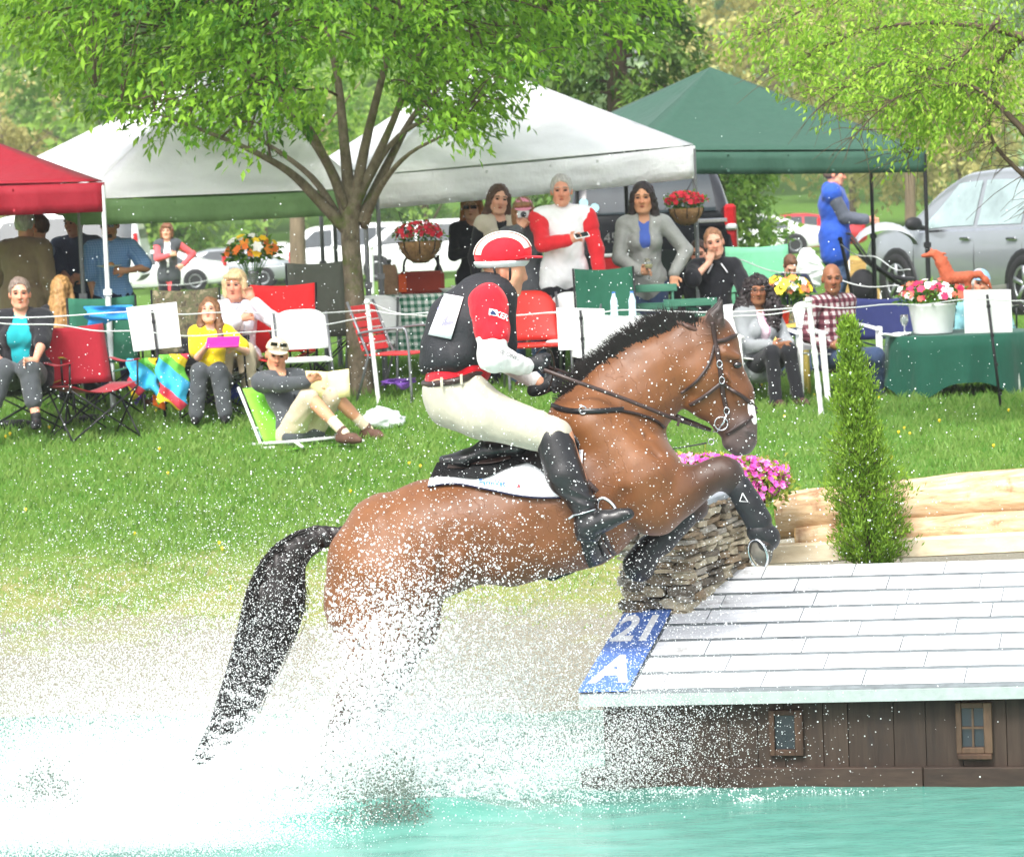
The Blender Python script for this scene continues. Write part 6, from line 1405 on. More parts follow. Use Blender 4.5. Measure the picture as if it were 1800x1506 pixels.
# --- right group
p = P_('man in black polo with white piping leaning his cheek on his hand', 1264, 30.5, 402, sit=True, g=1.0, yaw=8, head=(-10, 2, -10), brow=(150, 110, 80)); p.arm('R', p.loc(1246, 462, -.16), (-1, -.2, -.7), hand=(.3, 0, .95)).arm('L', p.loc(1330, 560, -.3)); p.make_body().hair((158, 112, 80), 'thin'); p.wear('polo', BLKF, .018, sleeve=.9, hem=.1, collar=1, flare=.014); p.wear('jeans', DJEAN, .016, torso=False, legs=1.95); p.shoes(KSHOE)
mb = MB()
for sg in (-1, 1): mb.tube(curve([p.W(p.neck + p.tx * sg * .04 - p.ty * .11 - p.spine * .02), p.W(p.neck + p.tx * sg * .09 - p.ty * .135 - p.spine * .1)], 6), .011, 6, True, .5)
mb.build('piping', WHITEC, p.root, True)
p = P_('curly-haired woman in glasses and grey jacket on a white plastic chair', 1336, 29.5, 486, sit=True, g=.97, fem=True, yaw=26, head=(-24, 2, 0), tone='brown', brow=(30, 24, 24)); p.arm('R', p.loc(1356, 606, -.3), hand=(.8, -.4, -.1)).arm('L', p.loc(1388, 604, -.24), hand=(-.7, -.6, -.1)); p.leg('R', p.loc(1364, 706, -.42)).leg('L', p.loc(1404, 700, -.3)); p.make_body().hair((38, 30, 32), 'curly').glasses(BLACKM, False); p.wear('top', fabric_grid('striped_top', (226, 214, 222), (170, 110, 140), .01, 55, .45), .012); p.wear('jacket', fabric('heather_grey_jacket', (142, 146, 150), .85, .6), .026, sleeve=1.9, hem=.08, open_=.045, collar=1); p.wear('leggings', BLKF, .004, torso=False, legs=1.95); p.shoes(mat('brown_ankle_boot', (74, 52, 46), .6, .2, 20, .3), name='ankle_boot', tall=.18)
p = P_('bald man in plaid shirt and jeans on a white plastic chair', 1467, 29.8, 465, sit=True, g=1.0, yaw=30, head=(-28, 2, 0), tone='brown', belly=1.1); p.arm('R', p.loc(1460, 606, -.3), hand=(.8, -.4, -.2)).arm('L', p.loc(1488, 606, -.22), hand=(-.7, -.6, -.1)); p.leg('R', p.loc(1510, 706, -.36)).leg('L', p.loc(1546, 700, -.1)); p.make_body().hair((60, 48, 44), 'thin') if False else p.make_body(); p.wear('shirt', fabric_grid('plaid_shirt', (176, 168, 168), (66, 24, 36), 14, 14, .5, second=(108, 62, 72)), .02, sleeve=1.9, hem=.1, collar=1); p.wear('jeans', DJEAN, .014, torso=False, legs=1.97); p.shoes(KSHOE)
p = P_('man in light blue cap and teal shirt behind the flower bucket', 1728, 31.6, 476, sit=True, g=1.0, head=(0, -4, 0), tone='ruddy', brow=(180, 176, 170)); p.make_body().hair((200, 198, 194), 'grey'); p.cap(fabric('sky_blue_cap', (130, 170, 206), .85, .3)); p.wear('shirt', fabric('pale_teal_shirt', (128, 182, 190), .8, .6), .02, sleeve=.9, hem=.08, collar=1, flare=.012); p.wear('jeans', JEANS, .016, torso=False, legs=1.95); p.shoes(KSHOE)
p = P_('man in blue and grey rain jacket pushing a stroller', 1472, 39.2, 282, yaw=80, head=(5, 6, 0), tone='ruddy', wide=1.25, hgt=1.82); p.arm('R', p.loc(1524, 386, -.2), (0, .3, -1)).arm('L', p.loc(1524, 386, .2), (0, .3, -1)); p.make_body().hair((110, 92, 80), 'short'); p.wear('jacket', fabric('blue_rain_jacket', (38, 82, 180), .7, .7), .06, hem=.2, collar=2); p.wear('sleeves', fabric('slate_sleeve', (84, 90, 102), .7, .6), .04, torso=False, sleeve=1.9); p.wear('jeans', JEANS, .016, torso=False, legs=1.95); p.shoes(KSHOE); STROLL = p
p = P_('brown-haired child in navy bent forward behind the curly-haired woman', 1392, 32.2, 452, sit=True, g=.72, lean=30, head=(10, 40, 0)); p.arm('R', p.loc(1360, 520, -.3)).arm('L', p.loc(1420, 520, -.3)); p.make_body().hair((112, 78, 56), 'short'); p.wear('sweater', NAVY, .02, sleeve=1.9, hem=.06); p.wear('jeans', JEANS, .014, torso=False, legs=1.95); p.shoes(KSHOE)
p = P_('person in dark clothes half hidden behind the man in black polo', 1236, 32.0, 424, sit=True, g=.95, head=(-10, 6, 0), tone='ruddy'); p.make_body().hair((70, 50, 42), 'short'); p.wear('top', BLKF, .02, sleeve=1.9, hem=.06); p.wear('trousers', BLKF, .016, torso=False, legs=1.95); p.shoes(KSHOE)
# ================================================================ vehicles
TYRE = mat('tyre_rubber', (34, 34, 36), .85, .2, 20, .3); RIM = mat('alloy_rim', (176, 180, 184), .35, .1, 10, .05, metal=.8); CGLASS = mat('tinted_car_glass', (46, 54, 58), .06, .2, 3, 0, spec=.7); LGLASS = mat('pale_reflecting_glass', (150, 168, 168), .08, .25, 2.5, 0, spec=.7); TAIL = mat('red_tail_lens', (186, 26, 34), .2, .15, 20, .1); CLEAR = mat('clear_lamp_lens', (220, 224, 226), .15, .1, 20, .1); PLAST = mat('black_bumper_plastic', (32, 33, 35), .6, .2, 20, .2); CHROME = METAL
def car(name, label, pos, heading, paint, L=4.6, W=1.85, H=1.66, glass=CGLASS, kind='suv', group=None, detail=True):
    t = thing(name, label, 'car', pos, heading, group); k = H / 1.66
    if kind == 'suv': S = [(-.5, .40, .75, .80), (-.49, .30, .95, 1.05), (-.465, .26, 1.0, 1.35), (-.41, .24, 1.0, 1.58), (-.3, .22, .98, 1.645), (-.1, .2, .96, 1.66), (.05, .2, .95, 1.62), (.14, .2, .94, 1.44), (.24, .2, .93, 1.10), (.27, .2, .93, 1.02), (.38, .22, .90, .95), (.46, .25, .80, .84), (.49, .3, .66, .70), (.5, .38, .58, .60)]
    elif kind == 'van': S = [(-.5, .40, .9, .95), (-.495, .3, 1.0, 1.5), (-.47, .26, 1.0, 1.62), (-.3, .22, 1.0, 1.66), (0, .2, 1.0, 1.66), (.2, .2, .98, 1.6), (.28, .2, .96, 1.38), (.36, .2, .94, 1.08), (.40, .22, .92, .98), (.47, .26, .82, .86), (.495, .3, .66, .70), (.5, .38, .58, .60)]
    else: S = [(-.5, .40, .75, .80), (-.49, .30, .86, .92), (-.40, .26, .9, .98), (-.33, .24, .9, 1.06), (-.22, .22, .9, 1.32), (-.1, .2, .9, 1.42), (.05, .2, .88, 1.42), (.14, .2, .88, 1.3), (.24, .2, .86, 1.0), (.28, .2, .86, .93), (.38, .22, .82, .86), (.46, .25, .74, .78), (.49, .3, .62, .66), (.5, .38, .55, .57)]
    xs = np.array([s[0] for s in S]); F = np.linspace(-.5, .5, 60); bot = np.interp(F, xs, [s[1] for s in S]) * k; belt = np.interp(F, xs, [s[2] for s in S]) * k; top = np.interp(F, xs, [s[3] for s in S]) * k
    for _ in range(2):
        for a in (bot, belt, top): a[1:-1] = .25 * a[:-2] + .5 * a[1:-1] + .25 * a[2:]
    wb = W / 2 * (1 - .13 * np.clip((np.abs(F) - .36) / .14, 0, 1) ** 2); wt = wb - .24 * np.clip(top - belt, 0, 1) / .7 * k ** .3
    def ring(i):
        z0, zb, zt = bot[i], belt[i], top[i]; a, b = wb[i], wt[i]; h = [(a * .9, z0), (a * .985, z0 + (zb - z0) * .25), (a, z0 + (zb - z0) * .55), (a * .985, zb - .02), (a * .97, zb), (b + .35 * (a * .97 - b), zb + .65 * (zt - zb)), (b, zt - .05 * min(1, (zt - zb) * 4)), (b * .88, zt - .008), (b * .5, zt + .012), (0, zt + .018)]
        return [(F[i] * L, y, z) for y, z in h] + [(F[i] * L, -y, z) for y, z in h[-2::-1]]
    P = np.array([ring(i) for i in range(60)]); MB().grid(P).add(P[0], [tuple(range(P.shape[1]))]).add(P[-1], [tuple(range(P.shape[1]))[::-1]]).build('body', paint, t, True)
    def side(f, u, sy, o=.008):
        b_, tp, a, b = (np.interp(f, F, v) for v in (belt, top, wb, wt)); y = a * .97 + (b - a * .97) * u; return np.array([f * L, sy * (y + o), b_ + (tp - b_) * u])
    wn = {'suv': [(-.43, -.29, .3), (-.27, -.075, 0), (-.055, .2, -.6)], 'van': [(-.46, -.2, 0), (-.18, .06, 0), (.08, .32, -.6)], 'sedan': [(-.27, -.07, .5), (-.055, .2, -.6)]}[kind]
    for sy in (-1, 1):
        for f0, f1, tp in wn:
            Q = np.zeros((10, 5, 3))
            for i in range(10):
                for j in range(5):
                    u = j / 4; f = f0 + (f1 - f0) * i / 9
                    if tp < 0: f = min(f, f1 - u * (f1 - f0) * .58)
                    if tp > 0: f = max(f, f0 + u * (f1 - f0) * tp)
                    Q[i, j] = side(f, .08 + .74 * u, sy)
            MB().grid(Q).build('window', glass, t, True)
        if detail:
            for f in (-.28, -.065, .22): MB().tube([side(f, .0, sy, .003), np.array([f * L, sy * (W / 2 + .003), .6 * k]), np.array([(f + .0) * L, sy * (W / 2 - .02), .3 * k])], .006, 4).build('door_seam', PLAST, t)
            for f in (-.24, -.03): MB().box((f * L, sy * (W / 2 + .012), .86 * k), (.2, .03, .035)).build('door_handle', CHROME, t, bev=.01)
            m = Body(.02); m.ell((.17 * L, sy * (W / 2 + .13), 1.04 * k), (.07, .12, .085)); m.cone((.17 * L, sy * (W / 2 - .05), .98 * k), (.17 * L, sy * (W / 2 + .08), 1.0 * k), .03, .03); skin('mirror', m, .02, PLAST, t)
            Q = np.array([[side(f, u, sy, .004) for u in (-.02, .03)] for f in np.linspace(-.43, .2, 14)]); MB().grid(Q).build('window_trim', CHROME, t, True)
        for f in (-.295, .30):
            c = np.array([f * L, sy * (W / 2 - .10), .345 * k]); r = .345 * k
            def disc(prof): 
                V = []; n = 22
                for rr, y in prof:
                    for q in range(n): a = 6.2832 * q / n; V.append(c + (rr * math.cos(a), sy * y, rr * math.sin(a)))
                return V, [(i * n + q, i * n + (q + 1) % n, (i + 1) * n + (q + 1) % n, (i + 1) * n + q) for i in range(len(prof) - 1) for q in range(n)] + [tuple((len(prof) - 1) * n + q for q in range(n))]
            MB().add(*disc([(r * 1.18, .02), (r * 1.18, .108), (r * 1.08, .114), (r * .9, .112)])).build('wheel_arch', PLAST, t, True)
            w_ = MB().add(*disc([(r * .9, -.1), (r, -.06), (r, .1), (r * .92, .128), (r * .66, .132), (r * .62, .1)])).build('wheel', TYRE, t, True)
            rm = MB(); rm.add(*disc([(r * .64, .09), (r * .64, .126), (r * .56, .116), (r * .54, .09)]))
            if detail:
                for q in range(5): a = 6.2832 * q / 5 + .3; rm.beam(c + (0, sy * .118, 0), c + (r * .6 * math.cos(a), sy * .122, r * .6 * math.sin(a)), .05, .02, (0, 1, 0))
            rm.build('rim', RIM, w_, True)
        MB().box((.462 * L, sy * W * .36, .70 * k), (.2, .26, .12)).build('headlight', CLEAR, t, bev=.03)
        MB().box((-.478 * L, sy * W * .425, 1.0 * k), (.12, .13, .42 * k)).build('taillight', TAIL, t, bev=.03)
        if detail: MB().box((-.484 * L, sy * W * .427, 1.0 * k), (.12, .125, .07)).build('taillight', CLEAR, t, bev=.02)
    # windscreens follow the loft
    for f0, f1 in (((.155, .245) if kind == 'suv' else (.26, .375) if kind == 'van' else (.15, .24)), ((-.478, -.418) if kind == 'suv' else (-.4945, -.487) if kind == 'van' else (-.31, -.21))):
        Q = np.array([[(f * L + (.012 if f > 0 else -.012), y * np.interp(f, F, wt) * .86, np.interp(f, F, top) + .02) for y in np.linspace(-1, 1, 7)] for f in np.linspace(f0, f1, 6)]); MB().grid(Q).build('windscreen', glass, t, True)
    MB().box((-.492 * L, 0, .5 * k), (.1, W * .86, .22)).build('bumper', PLAST if detail else paint, t, bev=.04); MB().box((.488 * L, 0, .45 * k), (.1, W * .84, .2)).build('bumper', PLAST, t, bev=.04)
    return t
def paint(name, rgb, metal=.0): return mat(name, rgb, .22, .04, 3, 0, metal=metal, spec=.5, coat=.8)
GREYP = paint('silver_blue_grey_paint', (142, 148, 152), .25); BLKP = paint('black_car_paint', (22, 24, 28)); WHP = paint('white_car_paint', (232, 234, 236))
pf, pr = foot(1585, 41.8), foot(1795, 39.5); c_ = (pf + pr) / 2 + np.array([.85, .38, 0]); hd = math.atan2(pf[1] - pr[1], pf[0] - pr[0]); c_[2] = float(G(c_[0], c_[1]))
car('parked_car', 'silver grey crossover parked at the right edge, door side showing', c_, hd, GREYP, 4.6, 1.86, 1.7, LGLASS)
c_ = foot(1118, 40.0); bs = car('parked_car', 'black four-wheel drive seen from behind under the tents', c_, R(93), BLKP, 4.9, 2.06, 1.98)
text('lettering', '450', .16, (-.497 * 4.9 - .012, .42, 1.12), (0, -1, 0), (0, 0, 1), METAL, bs); MB().box((-.499 * 4.9, -.66, 1.27), (.012, .34, .045)).build('emblem', METAL, bs, bev=.01)
for y_, z_ in ((.74, 1.52), (.62, 1.46)): MB().add([(-.478 * 4.9 - .03, y_ + .05 * math.cos(a), z_ + .05 * math.sin(a)) for a in np.linspace(0, 6.28, 17)[:-1]], [tuple(range(16))]).build('sticker', mat('pale_blue_sticker', (170, 214, 230), .5, .05, 10, 0), bs)
for lab, px, d, hdg, L, H, knd, pt in (('white van parked far away left of the shade tree trunk', 610, 104, 184, 5.2, 1.75, 'van', WHP), ('white pickup-like van parked far away behind the hanging basket', 760, 102, 178, 5.2, 1.75, 'van', WHP), ('white sedan parked far away behind the woman in charcoal vest', 262, 98, 184, 4.6, 1.4, 'sedan', WHP), ('silver sedan parked far away beside the bouquet of yellow flowers', 388, 101, 180, 4.5, 1.4, 'sedan', GREYP), ('white box van parked far away behind the man in slate blue shirt', 85, 92, 176, 5.4, 2.3, 'van', WHP), ('white car parked far away left of the trunk by the white van', 480, 106, 182, 4.5, 1.45, 'sedan', WHP),
        ('red car parked far away behind the man in blue', 1392, 104, 182, 4.4, 1.4, 'sedan', paint('red_car_paint', (170, 30, 36))), ('white car parked far away under the green canopy', 1318, 100, 178, 4.4, 1.4, 'sedan', WHP)):
    car('parked_car', lab, foot(px, d), R(hdg), pt, L, 1.8, H, CGLASS, knd, 'cars parked far away', False)
# ================================================================ chairs
def root_at(px, d, dz=0): p = foot(px, d); p[2] += dz; return p
DKTUBE = mat('black_chair_tube', (30, 31, 33), .45, .15, 20, .1)
def camp_chair(label, px, d, yaw, cloth, w=.54, sh=.42, bh=.92, tube=DKTUBE, arms=True, rake=.12, name='camp_chair'):
    t = thing(name, label, 'chair', root_at(px, d), R(yaw)); h = w / 2
    def sheet(nm, f, a=9, b=9):
        P = np.array([[f(i / (a - 1), j / (b - 1)) for j in range(b)] for i in range(a)]); MB().slab(P, (0, .0, -.006)).build(nm, cloth, t, True)
    sheet('seat', lambda u, v: (-h + w * u, -.24 + .46 * v, sh - .07 * math.sin(math.pi * u) + .02 * (1 - v)))
    P = np.array([[(-h + w * i / 8, .22 + rake * j / 8 + .05 * math.sin(math.pi * i / 8), sh + .0 + (bh - sh) * j / 8 - .02 * math.sin(math.pi * i / 8) * (j == 8)) for j in range(9)] for i in range(9)]); MB().slab(P, (0, .006, 0)).build('backrest', cloth, t, True)
    for sx in (-1, 1):
        x = sx * (h + .01); legs = [[(x, -.25, 0), (x, .22, sh)], [(x, .22, 0), (x, -.25, sh)], [(x, .22, sh - .05), (x, .22 + rake + .01, bh)], [(x, -.24, sh), (x, -.26, sh + .2)]]
        for l_ in legs[:4 if arms else 3]: MB().tube(l_, .009, 6).build('leg', tube, t, True)
        if arms: P = np.array([[(x + sx * (.045 * i - .02), -.28 + .52 * j / 6, sh + .205 - .025 * math.sin(math.pi * j / 6)) for j in range(7)] for i in range(2)]); MB().slab(P, (0, 0, -.008)).build('armrest', cloth, t, True)
    for y in (-.25, .22): MB().tube([(-h, y, .02), (h, y, sh - .02)], .008, 6).build('leg', tube, t, True); MB().tube([(h, y + .01, .02), (-h, y + .01, sh - .02)], .008, 6).build('leg', tube, t, True)
    return t
REDC = fabric('red_chair_cloth', (150, 24, 40), .75, .4); RED2 = fabric('bright_red_chair_cloth', (220, 36, 40), .75, .4); GRNC = fabric('green_chair_cloth', (36, 96, 74), .75, .4); OLIVE = fabric('grey_olive_chair_cloth', (92, 96, 86), .8, .3); TANC = fabric('tan_chair_cloth', (150, 128, 112), .8, .4); NAVC = fabric('navy_chair_cloth', (40, 48, 96), .75, .4); BLKC = fabric('black_chair_cloth', (34, 35, 38), .75, .4); MINT = fabric('pale_green_chair_mesh', (112, 184, 144), .75, .3); OCH = fabric('ochre_chair_cloth', (150, 136, 48), .75, .4)
def camouflage():
    b = NB('camouflage_cloth'); n = b.noise(14, 3, .6); c = b.ramp(n, [(.38, lin((62, 58, 46))), (.45, lin((104, 96, 74))), (.55, lin((78, 84, 56))), (.62, lin((132, 122, 98)))]); b.bsdf(c, .9); return b.m
camp_chair('empty red folding camp chair at the front of the left group', 165, 27.7, 32, REDC, .58, .44, .92)
camp_chair('green folding chair with a blue towel behind the red camp chair', 192, 28.7, 10, GRNC, .56, .44, 1.0)
camp_chair('ochre folding chair under the seated woman in black cardigan', 48, 28.0, 0, OCH, .66, .40, .80, rake=.05)
camp_chair('black folding chair of the long-haired girl', 118, 29.1, 172, BLKC, .56, .42, .72, rake=.05)
camp_chair('camouflage folding chair left of the girl in yellow', 334, 28.9, 4, camouflage(), .56, .44, 1.02)
camp_chair('black folding chair of the girl in yellow', 380, 28.45, 0, BLKC, .54, .36, .66, rake=.05)
camp_chair('tan folding chair of the blonde woman in white cardigan', 424, 29.05, 0, TANC, .58, .42, .86, rake=.06)
camp_chair('bright red folding chair right of the blonde woman', 494, 28.9, -6, RED2, .56, .44, 1.02)
camp_chair('grey-olive director chair left of the shade tree trunk', 566, 29.6, 4, OLIVE, .50, .50, 1.16, arms=False, rake=.04)
camp_chair('dark green folding chair behind the mane of the horse', 1078, 29.0, 6, GRNC, .50, .46, 1.06)
camp_chair('pale green mesh camp chair behind the child in navy', 1348, 32.9, 6, MINT, .62, .56, 1.18)
camp_chair('dark green folding chair of the man in black polo', 1275, 30.7, 8, GRNC, .56, .42, .80, rake=.05)
camp_chair('navy blue camp chair between the plaid man and the round table', 1572, 30.7, 0, NAVC, .62, .44, .82, rake=.05)
camp_chair('navy folding chair of the child', 1392, 32.4, 0, NAVC, .46, .34, .6, rake=.04)
camp_chair('black folding chair of the half hidden person in dark clothes', 1236, 32.2, 0, BLKC, .54, .42, .7, rake=.04)
camp_chair('grey-olive chair of the man in the light blue cap', 1728, 31.8, 0, OLIVE, .56, .42, .8, rake=.04)
# the low lime chair under the lounging man
LIME = fabric('lime_chair_cloth', (128, 214, 60), .7, .3); WTUBE = mat('white_chair_tube', (226, 230, 228), .4, .08, 20, .05)
t = thing('low_beach_chair', 'low lime green beach chair with white frame under the lounging man', 'chair', LOUNGE.base, LOUNGE.yaw); pz = float(LOUNGE.pelvis[2])
Bk = np.array([[(-.24 + .48 * i / 8, .12 + .30 * j / 8, pz - .08 + .44 * j / 8) for j in range(9)] for i in range(9)]); MB().slab(Bk, (0, .01, -.008)).build('backrest', LIME, t, True)
MB().slab(np.array([[(-.27 + .54 * i / 8, -.36 + .46 * j / 8, pz - .135 + .0 * j + .05 * (1 - j / 8)) for j in range(9)] for i in range(9)]), (0, 0, -.008)).build('seat', LIME, t, True)
for sx in (-1, 1):
    x = sx * .285; MB().tube([(x, -.08, .0), (x, .10, pz - .1), (x, .42, pz + .37)], .012, 7).build('leg', WTUBE, t, True); MB().tube([(x, .36, 0), (x, .02, pz - .06), (x, -.38, pz - .03), (x, -.50, .02)], .012, 7).build('leg', WTUBE, t, True); MB().tube([(x, -.05, pz - .05), (x, .3, .0)], .01, 7).build('leg', WTUBE, t, True)
MB().tube([(-.285, -.38, pz - .03), (.285, -.38, pz - .03)], .012, 7).build('crossbar', WTUBE, t, True)
# white folding chairs
WPL = mat('white_plastic', (238, 240, 240), .45, .05, 12, .05)
def folding_chair(label, px, d, yaw, group=None):
    t = thing('folding_chair', label, 'chair', root_at(px, d), R(yaw), group)
    P = np.array([[(-.24 + .48 * i / 14 , .2 + .05 * j / 6 - .04 * math.cos((i / 14 - .5) * 2.4), .52 + (.33 - .10 * abs(i / 7 - 1) ** 4) * j / 6) for j in range(7)] for i in range(15)]); MB().slab(P, (0, .016, 0)).build('backrest', WPL, t, True)
    MB().box((0, -.02, .44), (.42, .40, .03)).build('seat', WPL, t, bev=.012)
    for sx in (-1, 1): MB().tube([(sx * .23, -.25, 0), (sx * .22, .0, .44), (sx * .22, .22, .82)], .012, 7).build('leg', STEEL, t, True); MB().tube([(sx * .2, .3, 0), (sx * .2, -.1, .45)], .012, 7).build('leg', STEEL, t, True)
    return t
folding_chair('white folding chair behind the lounging man', 540, 28.3, 10); folding_chair('white folding chair half hidden by the shade tree trunk', 658, 29.95, -4)
folding_chair('white folding chair with rounded back behind the rider', 1012, 29.2, -10)
# tubular lawn chairs with red webbing
def lawn_chair(label, px, d, yaw, web, solid=False):
    t = thing('lawn_chair', label, 'chair', root_at(px, d), R(yaw))
    for sx in (-1, 1):
        x = sx * .27; MB().tube(curve([(x, -.28, 0), (x, -.26, .55), (x, -.18, .62), (x, .1, .60), (x, .2, .58)], 16), .012, 7).build('arm_frame', STEEL, t, True); MB().tube([(x * .9, .25, 0), (x * .9, .12, .4), (x * .9, .3, .85)], .012, 7).build('leg', STEEL, t, True)
    if solid:
        MB().slab(np.array([[(-.24 + .48 * i / 12, .2 + .16 * j / 8 + .04 * (i / 6 - 1) ** 2 * -1, .45 + (.42 - .12 * abs(i / 6 - 1) ** 4) * j / 8) for j in range(9)] for i in range(13)]), (0, .014, 0)).build('backrest', web, t, True); MB().box((0, -.04, .42), (.48, .42, .03)).build('seat', web, t, bev=.012); return t
    for k in range(6): z = .46 + .065 * k; MB().box((0, .16 + .14 * (z - .4) / .45, z), (.5, .012, .056), rotx(-.3)).build('back_web', web, t, bev=.004)
    for k in range(5): MB().box((0, -.22 + .085 * k, .40), (.5, .075, .012)).build('seat_web', web, t, bev=.004)
    return t
lawn_chair('tubular lawn chair with red seat right of the shade tree trunk', 696, 28.8, 66, RED2); lawn_chair('red plastic armchair behind the hands of the rider', 944, 29.0, 8, mat('orange_red_plastic', (214, 52, 44), .45, .08, 10, .05), True)
# monobloc armchairs
def plastic_chair(label, px, d, yaw):
    t = thing('plastic_armchair', label, 'chair', root_at(px, d), R(yaw), 'white plastic armchairs')
    P = np.array([[(-.25 + .5 * i / 8, -.24 + .46 * j / 8, .43 - .03 * math.sin(math.pi * i / 8)) for j in range(9)] for i in range(9)]); MB().slab(P, (0, 0, -.012)).build('seat', WPL, t, True)
    Q = np.array([[(math.sin(a) * .28, .02 + math.cos(a) * .24 + .12 * v, .44 + .42 * v - .10 * v * abs(math.sin(a)) ** 3) for v in np.linspace(0, 1, 8)] for a in np.linspace(-1.25, 1.25, 15)]); MB().slab(Q, (0, .014, 0)).build('backrest', WPL, t, True)
    for sx in (-1, 1):
        MB().slab(np.array([[(sx * (.26 + .06 * i), -.28 + .4 * v, .64 - .03 * (1 - v) ** 2 + .02 * v) for v in np.linspace(0, 1, 8)] for i in (0, 1)]), (0, 0, -.016)).build('armrest', WPL, t, True)
        for y0, y1, zt in ((-.28, -.25, .63), (.26, .18, .45)): MB().prism([(sx * .27, y0 - .03, 0), (sx * .27, y0 + .03, 0), (sx * .29, y1 + .045, zt), (sx * .29, y1 - .035, zt)], (sx * .03, 0, 0)).build('leg', WPL, t, bev=.008)
    return t
plastic_chair('white plastic armchair under the curly-haired woman', 1330, 29.55, 26); plastic_chair('white plastic armchair under the bald man in plaid', 1470, 29.85, 30)
# slatted bistro chairs
BIS = wood_board('green_painted_slat', (40, 92, 74), (58, 112, 92), (78, 132, 108), .6, (2, 12, 12))
def bistro(label, px, d, yaw, bh=.86):
    t = thing('slatted_chair', label, 'chair', root_at(px, d), R(yaw))
    for z in np.linspace(.52, bh, 4): MB().box((0, .2 + .1 * (z - .45), z), (.46, .018, .065)).build('back_slat', BIS, t, bev=.004)
    for y in np.linspace(-.2, .16, 6): MB().box((0, y, .45), (.46, .05, .018)).build('seat_slat', BIS, t, bev=.004)
    for sx in (-1, 1): MB().tube([(sx * .19, -.24, 0), (sx * .19, .2, .5), (sx * .19, .25, bh + .02)], .011, 6).build('leg', BIS, t, True); MB().tube([(sx * .17, .26, 0), (sx * .17, -.2, .44)], .011, 6).build('leg', BIS, t, True)
    return t
bistro('green slatted chair in front of the woman in grey leather jacket', 1152, 29.75, 176, 1.0); bistro('green slatted chair in front of the man in black polo', 1214, 29.5, 184, .93)

# ================================================================ tables and what stands on them
GING = fabric_grid('green_gingham', (236, 240, 236), (44, 112, 84), 16, 16, .5)
def draped(name, label, c, hx, hy, ztop, drop, m, round_=False, wave=.02, cat='tablecloth', rotz_=0, corners=0.0):
    """cloth over a table top: c centre on the ground"""
    t = thing(name, label, cat, c, rotz_); n = 72; rings = []
    for k, (f, zz) in enumerate([(.0, 0), (.35, 0), (.7, 0), (.96, 0), (1.0, -.012), (1.015, -.25), (1.03, -.55), (1.045, -.8), (1.06, -1)]):
        row = []
        for i in range(n):
            a = 2 * math.pi * i / n; cx, cy = math.cos(a), math.sin(a); q = 1.0 if round_ else 1 / max(abs(cx), abs(cy)) * (1 - .06 * abs(math.sin(2 * a)) ** 8)
            if zz >= -.02: z = ztop + .004 + zz
            else:
                dr = drop * (1 + corners * abs(math.sin(2 * a)) ** 3); z = ztop + zz * dr
            wv = 1 + wave * (-zz if zz < -.02 else 0) * (math.sin(a * 11 + 1) + .6 * math.sin(a * 19)) ; row.append((cx * q * hx * f * wv, cy * q * hy * f * wv, z))
        rings.append(row)
    P = np.array(rings); P = np.concatenate([P, P[:, :1]], 1); MB().grid(P).build('cloth', m, t, True, fix=False); return t
def table(name, label, c, hx, hy, ztop, m, legm, round_=False):
    t = thing(name, label, 'table', c); mb = MB()
    if round_: mb.lathe([(hx - .01, ztop - .03), (hx, ztop - .015), (hx, ztop - .004)], (0, 0, 0), 32, 1, hy / hx)
    else: mb.box((0, 0, ztop - .018), (hx * 2, hy * 2, .03))
    mb.build('table_top', m, t)
    for sx in (-1, 1):
        for sy in (-1, 1): MB().tube([(sx * hx * .72, sy * hy * .72, 0), (sx * hx * .66, sy * hy * .66, ztop - .03)], .022, 8).build('leg', legm, t, True)
    return t
c1 = foot(905, 31.5); zt1 = .80
table('picnic_table', 'long picnic table under a green gingham cloth behind the rider', c1, 1.18, .36, zt1, WPL, STEEL); draped('tablecloth', 'green and white gingham cloth on the long picnic table', c1, 1.2, .38, zt1 + .004, .52, GING)
def on_table(px, py, d): p = at(px, py, d); p[2] = c1[2] + zt1 + .012; return p
def bottle(label, p, rgb, h=.31, r=.038, lab=(226, 216, 190), grp=None):
    t = thing('wine_bottle', label, 'bottle', p, 0, grp); MB().lathe([(r, 0), (r, h * .58), (r * .9, h * .64), (r * .4, h * .76), (r * .36, h * .96), (r * .42, h * .97), (r * .42, h)], (0, 0, 0), 14).build('glass', mat('bottle_glass_%d' % rgb[1], rgb, .1, .1, 10, 0, spec=.7), t, True); MB().lathe([(r + .001, h * .16), (r + .001, h * .46)], (0, 0, 0), 14).build('paper_label', mat('bottle_label', lab, .7, .1, 30, 0), t, True)
bottle('dark wine bottle standing on the gingham table left of the rider', on_table(772, 505, 31.4), (28, 34, 26), .34); bottle('dark wine bottle on the gingham table beside the red cooler', on_table(1080, 470, 31.6), (200, 196, 150), .28)
t = thing('picnic_hamper', 'rust red picnic hamper on the gingham table left of the rider', 'hamper', on_table(742, 520, 31.35)); HAMP = fabric('rust_canvas', (150, 56, 40), .8, .5)
MB().box((0, 0, .1), (.42, .28, .2)).build('body', HAMP, t, bev=.03); MB().tube(curve([(-.16, 0, .2), (-.12, 0, .33), (.12, 0, .33), (.16, 0, .2)], 14), .012, 6).build('handle', BLACKM, t, True); MB().box((-.17, -.142, .1), (.07, .006, .16)).build('stripe', fabric('orange_canvas', (226, 92, 44), .8, .4), t)
t = thing('paper_bag', 'brown paper bag at the left end of the gingham table', 'bag', on_table(684, 525, 31.4)); V = []; 
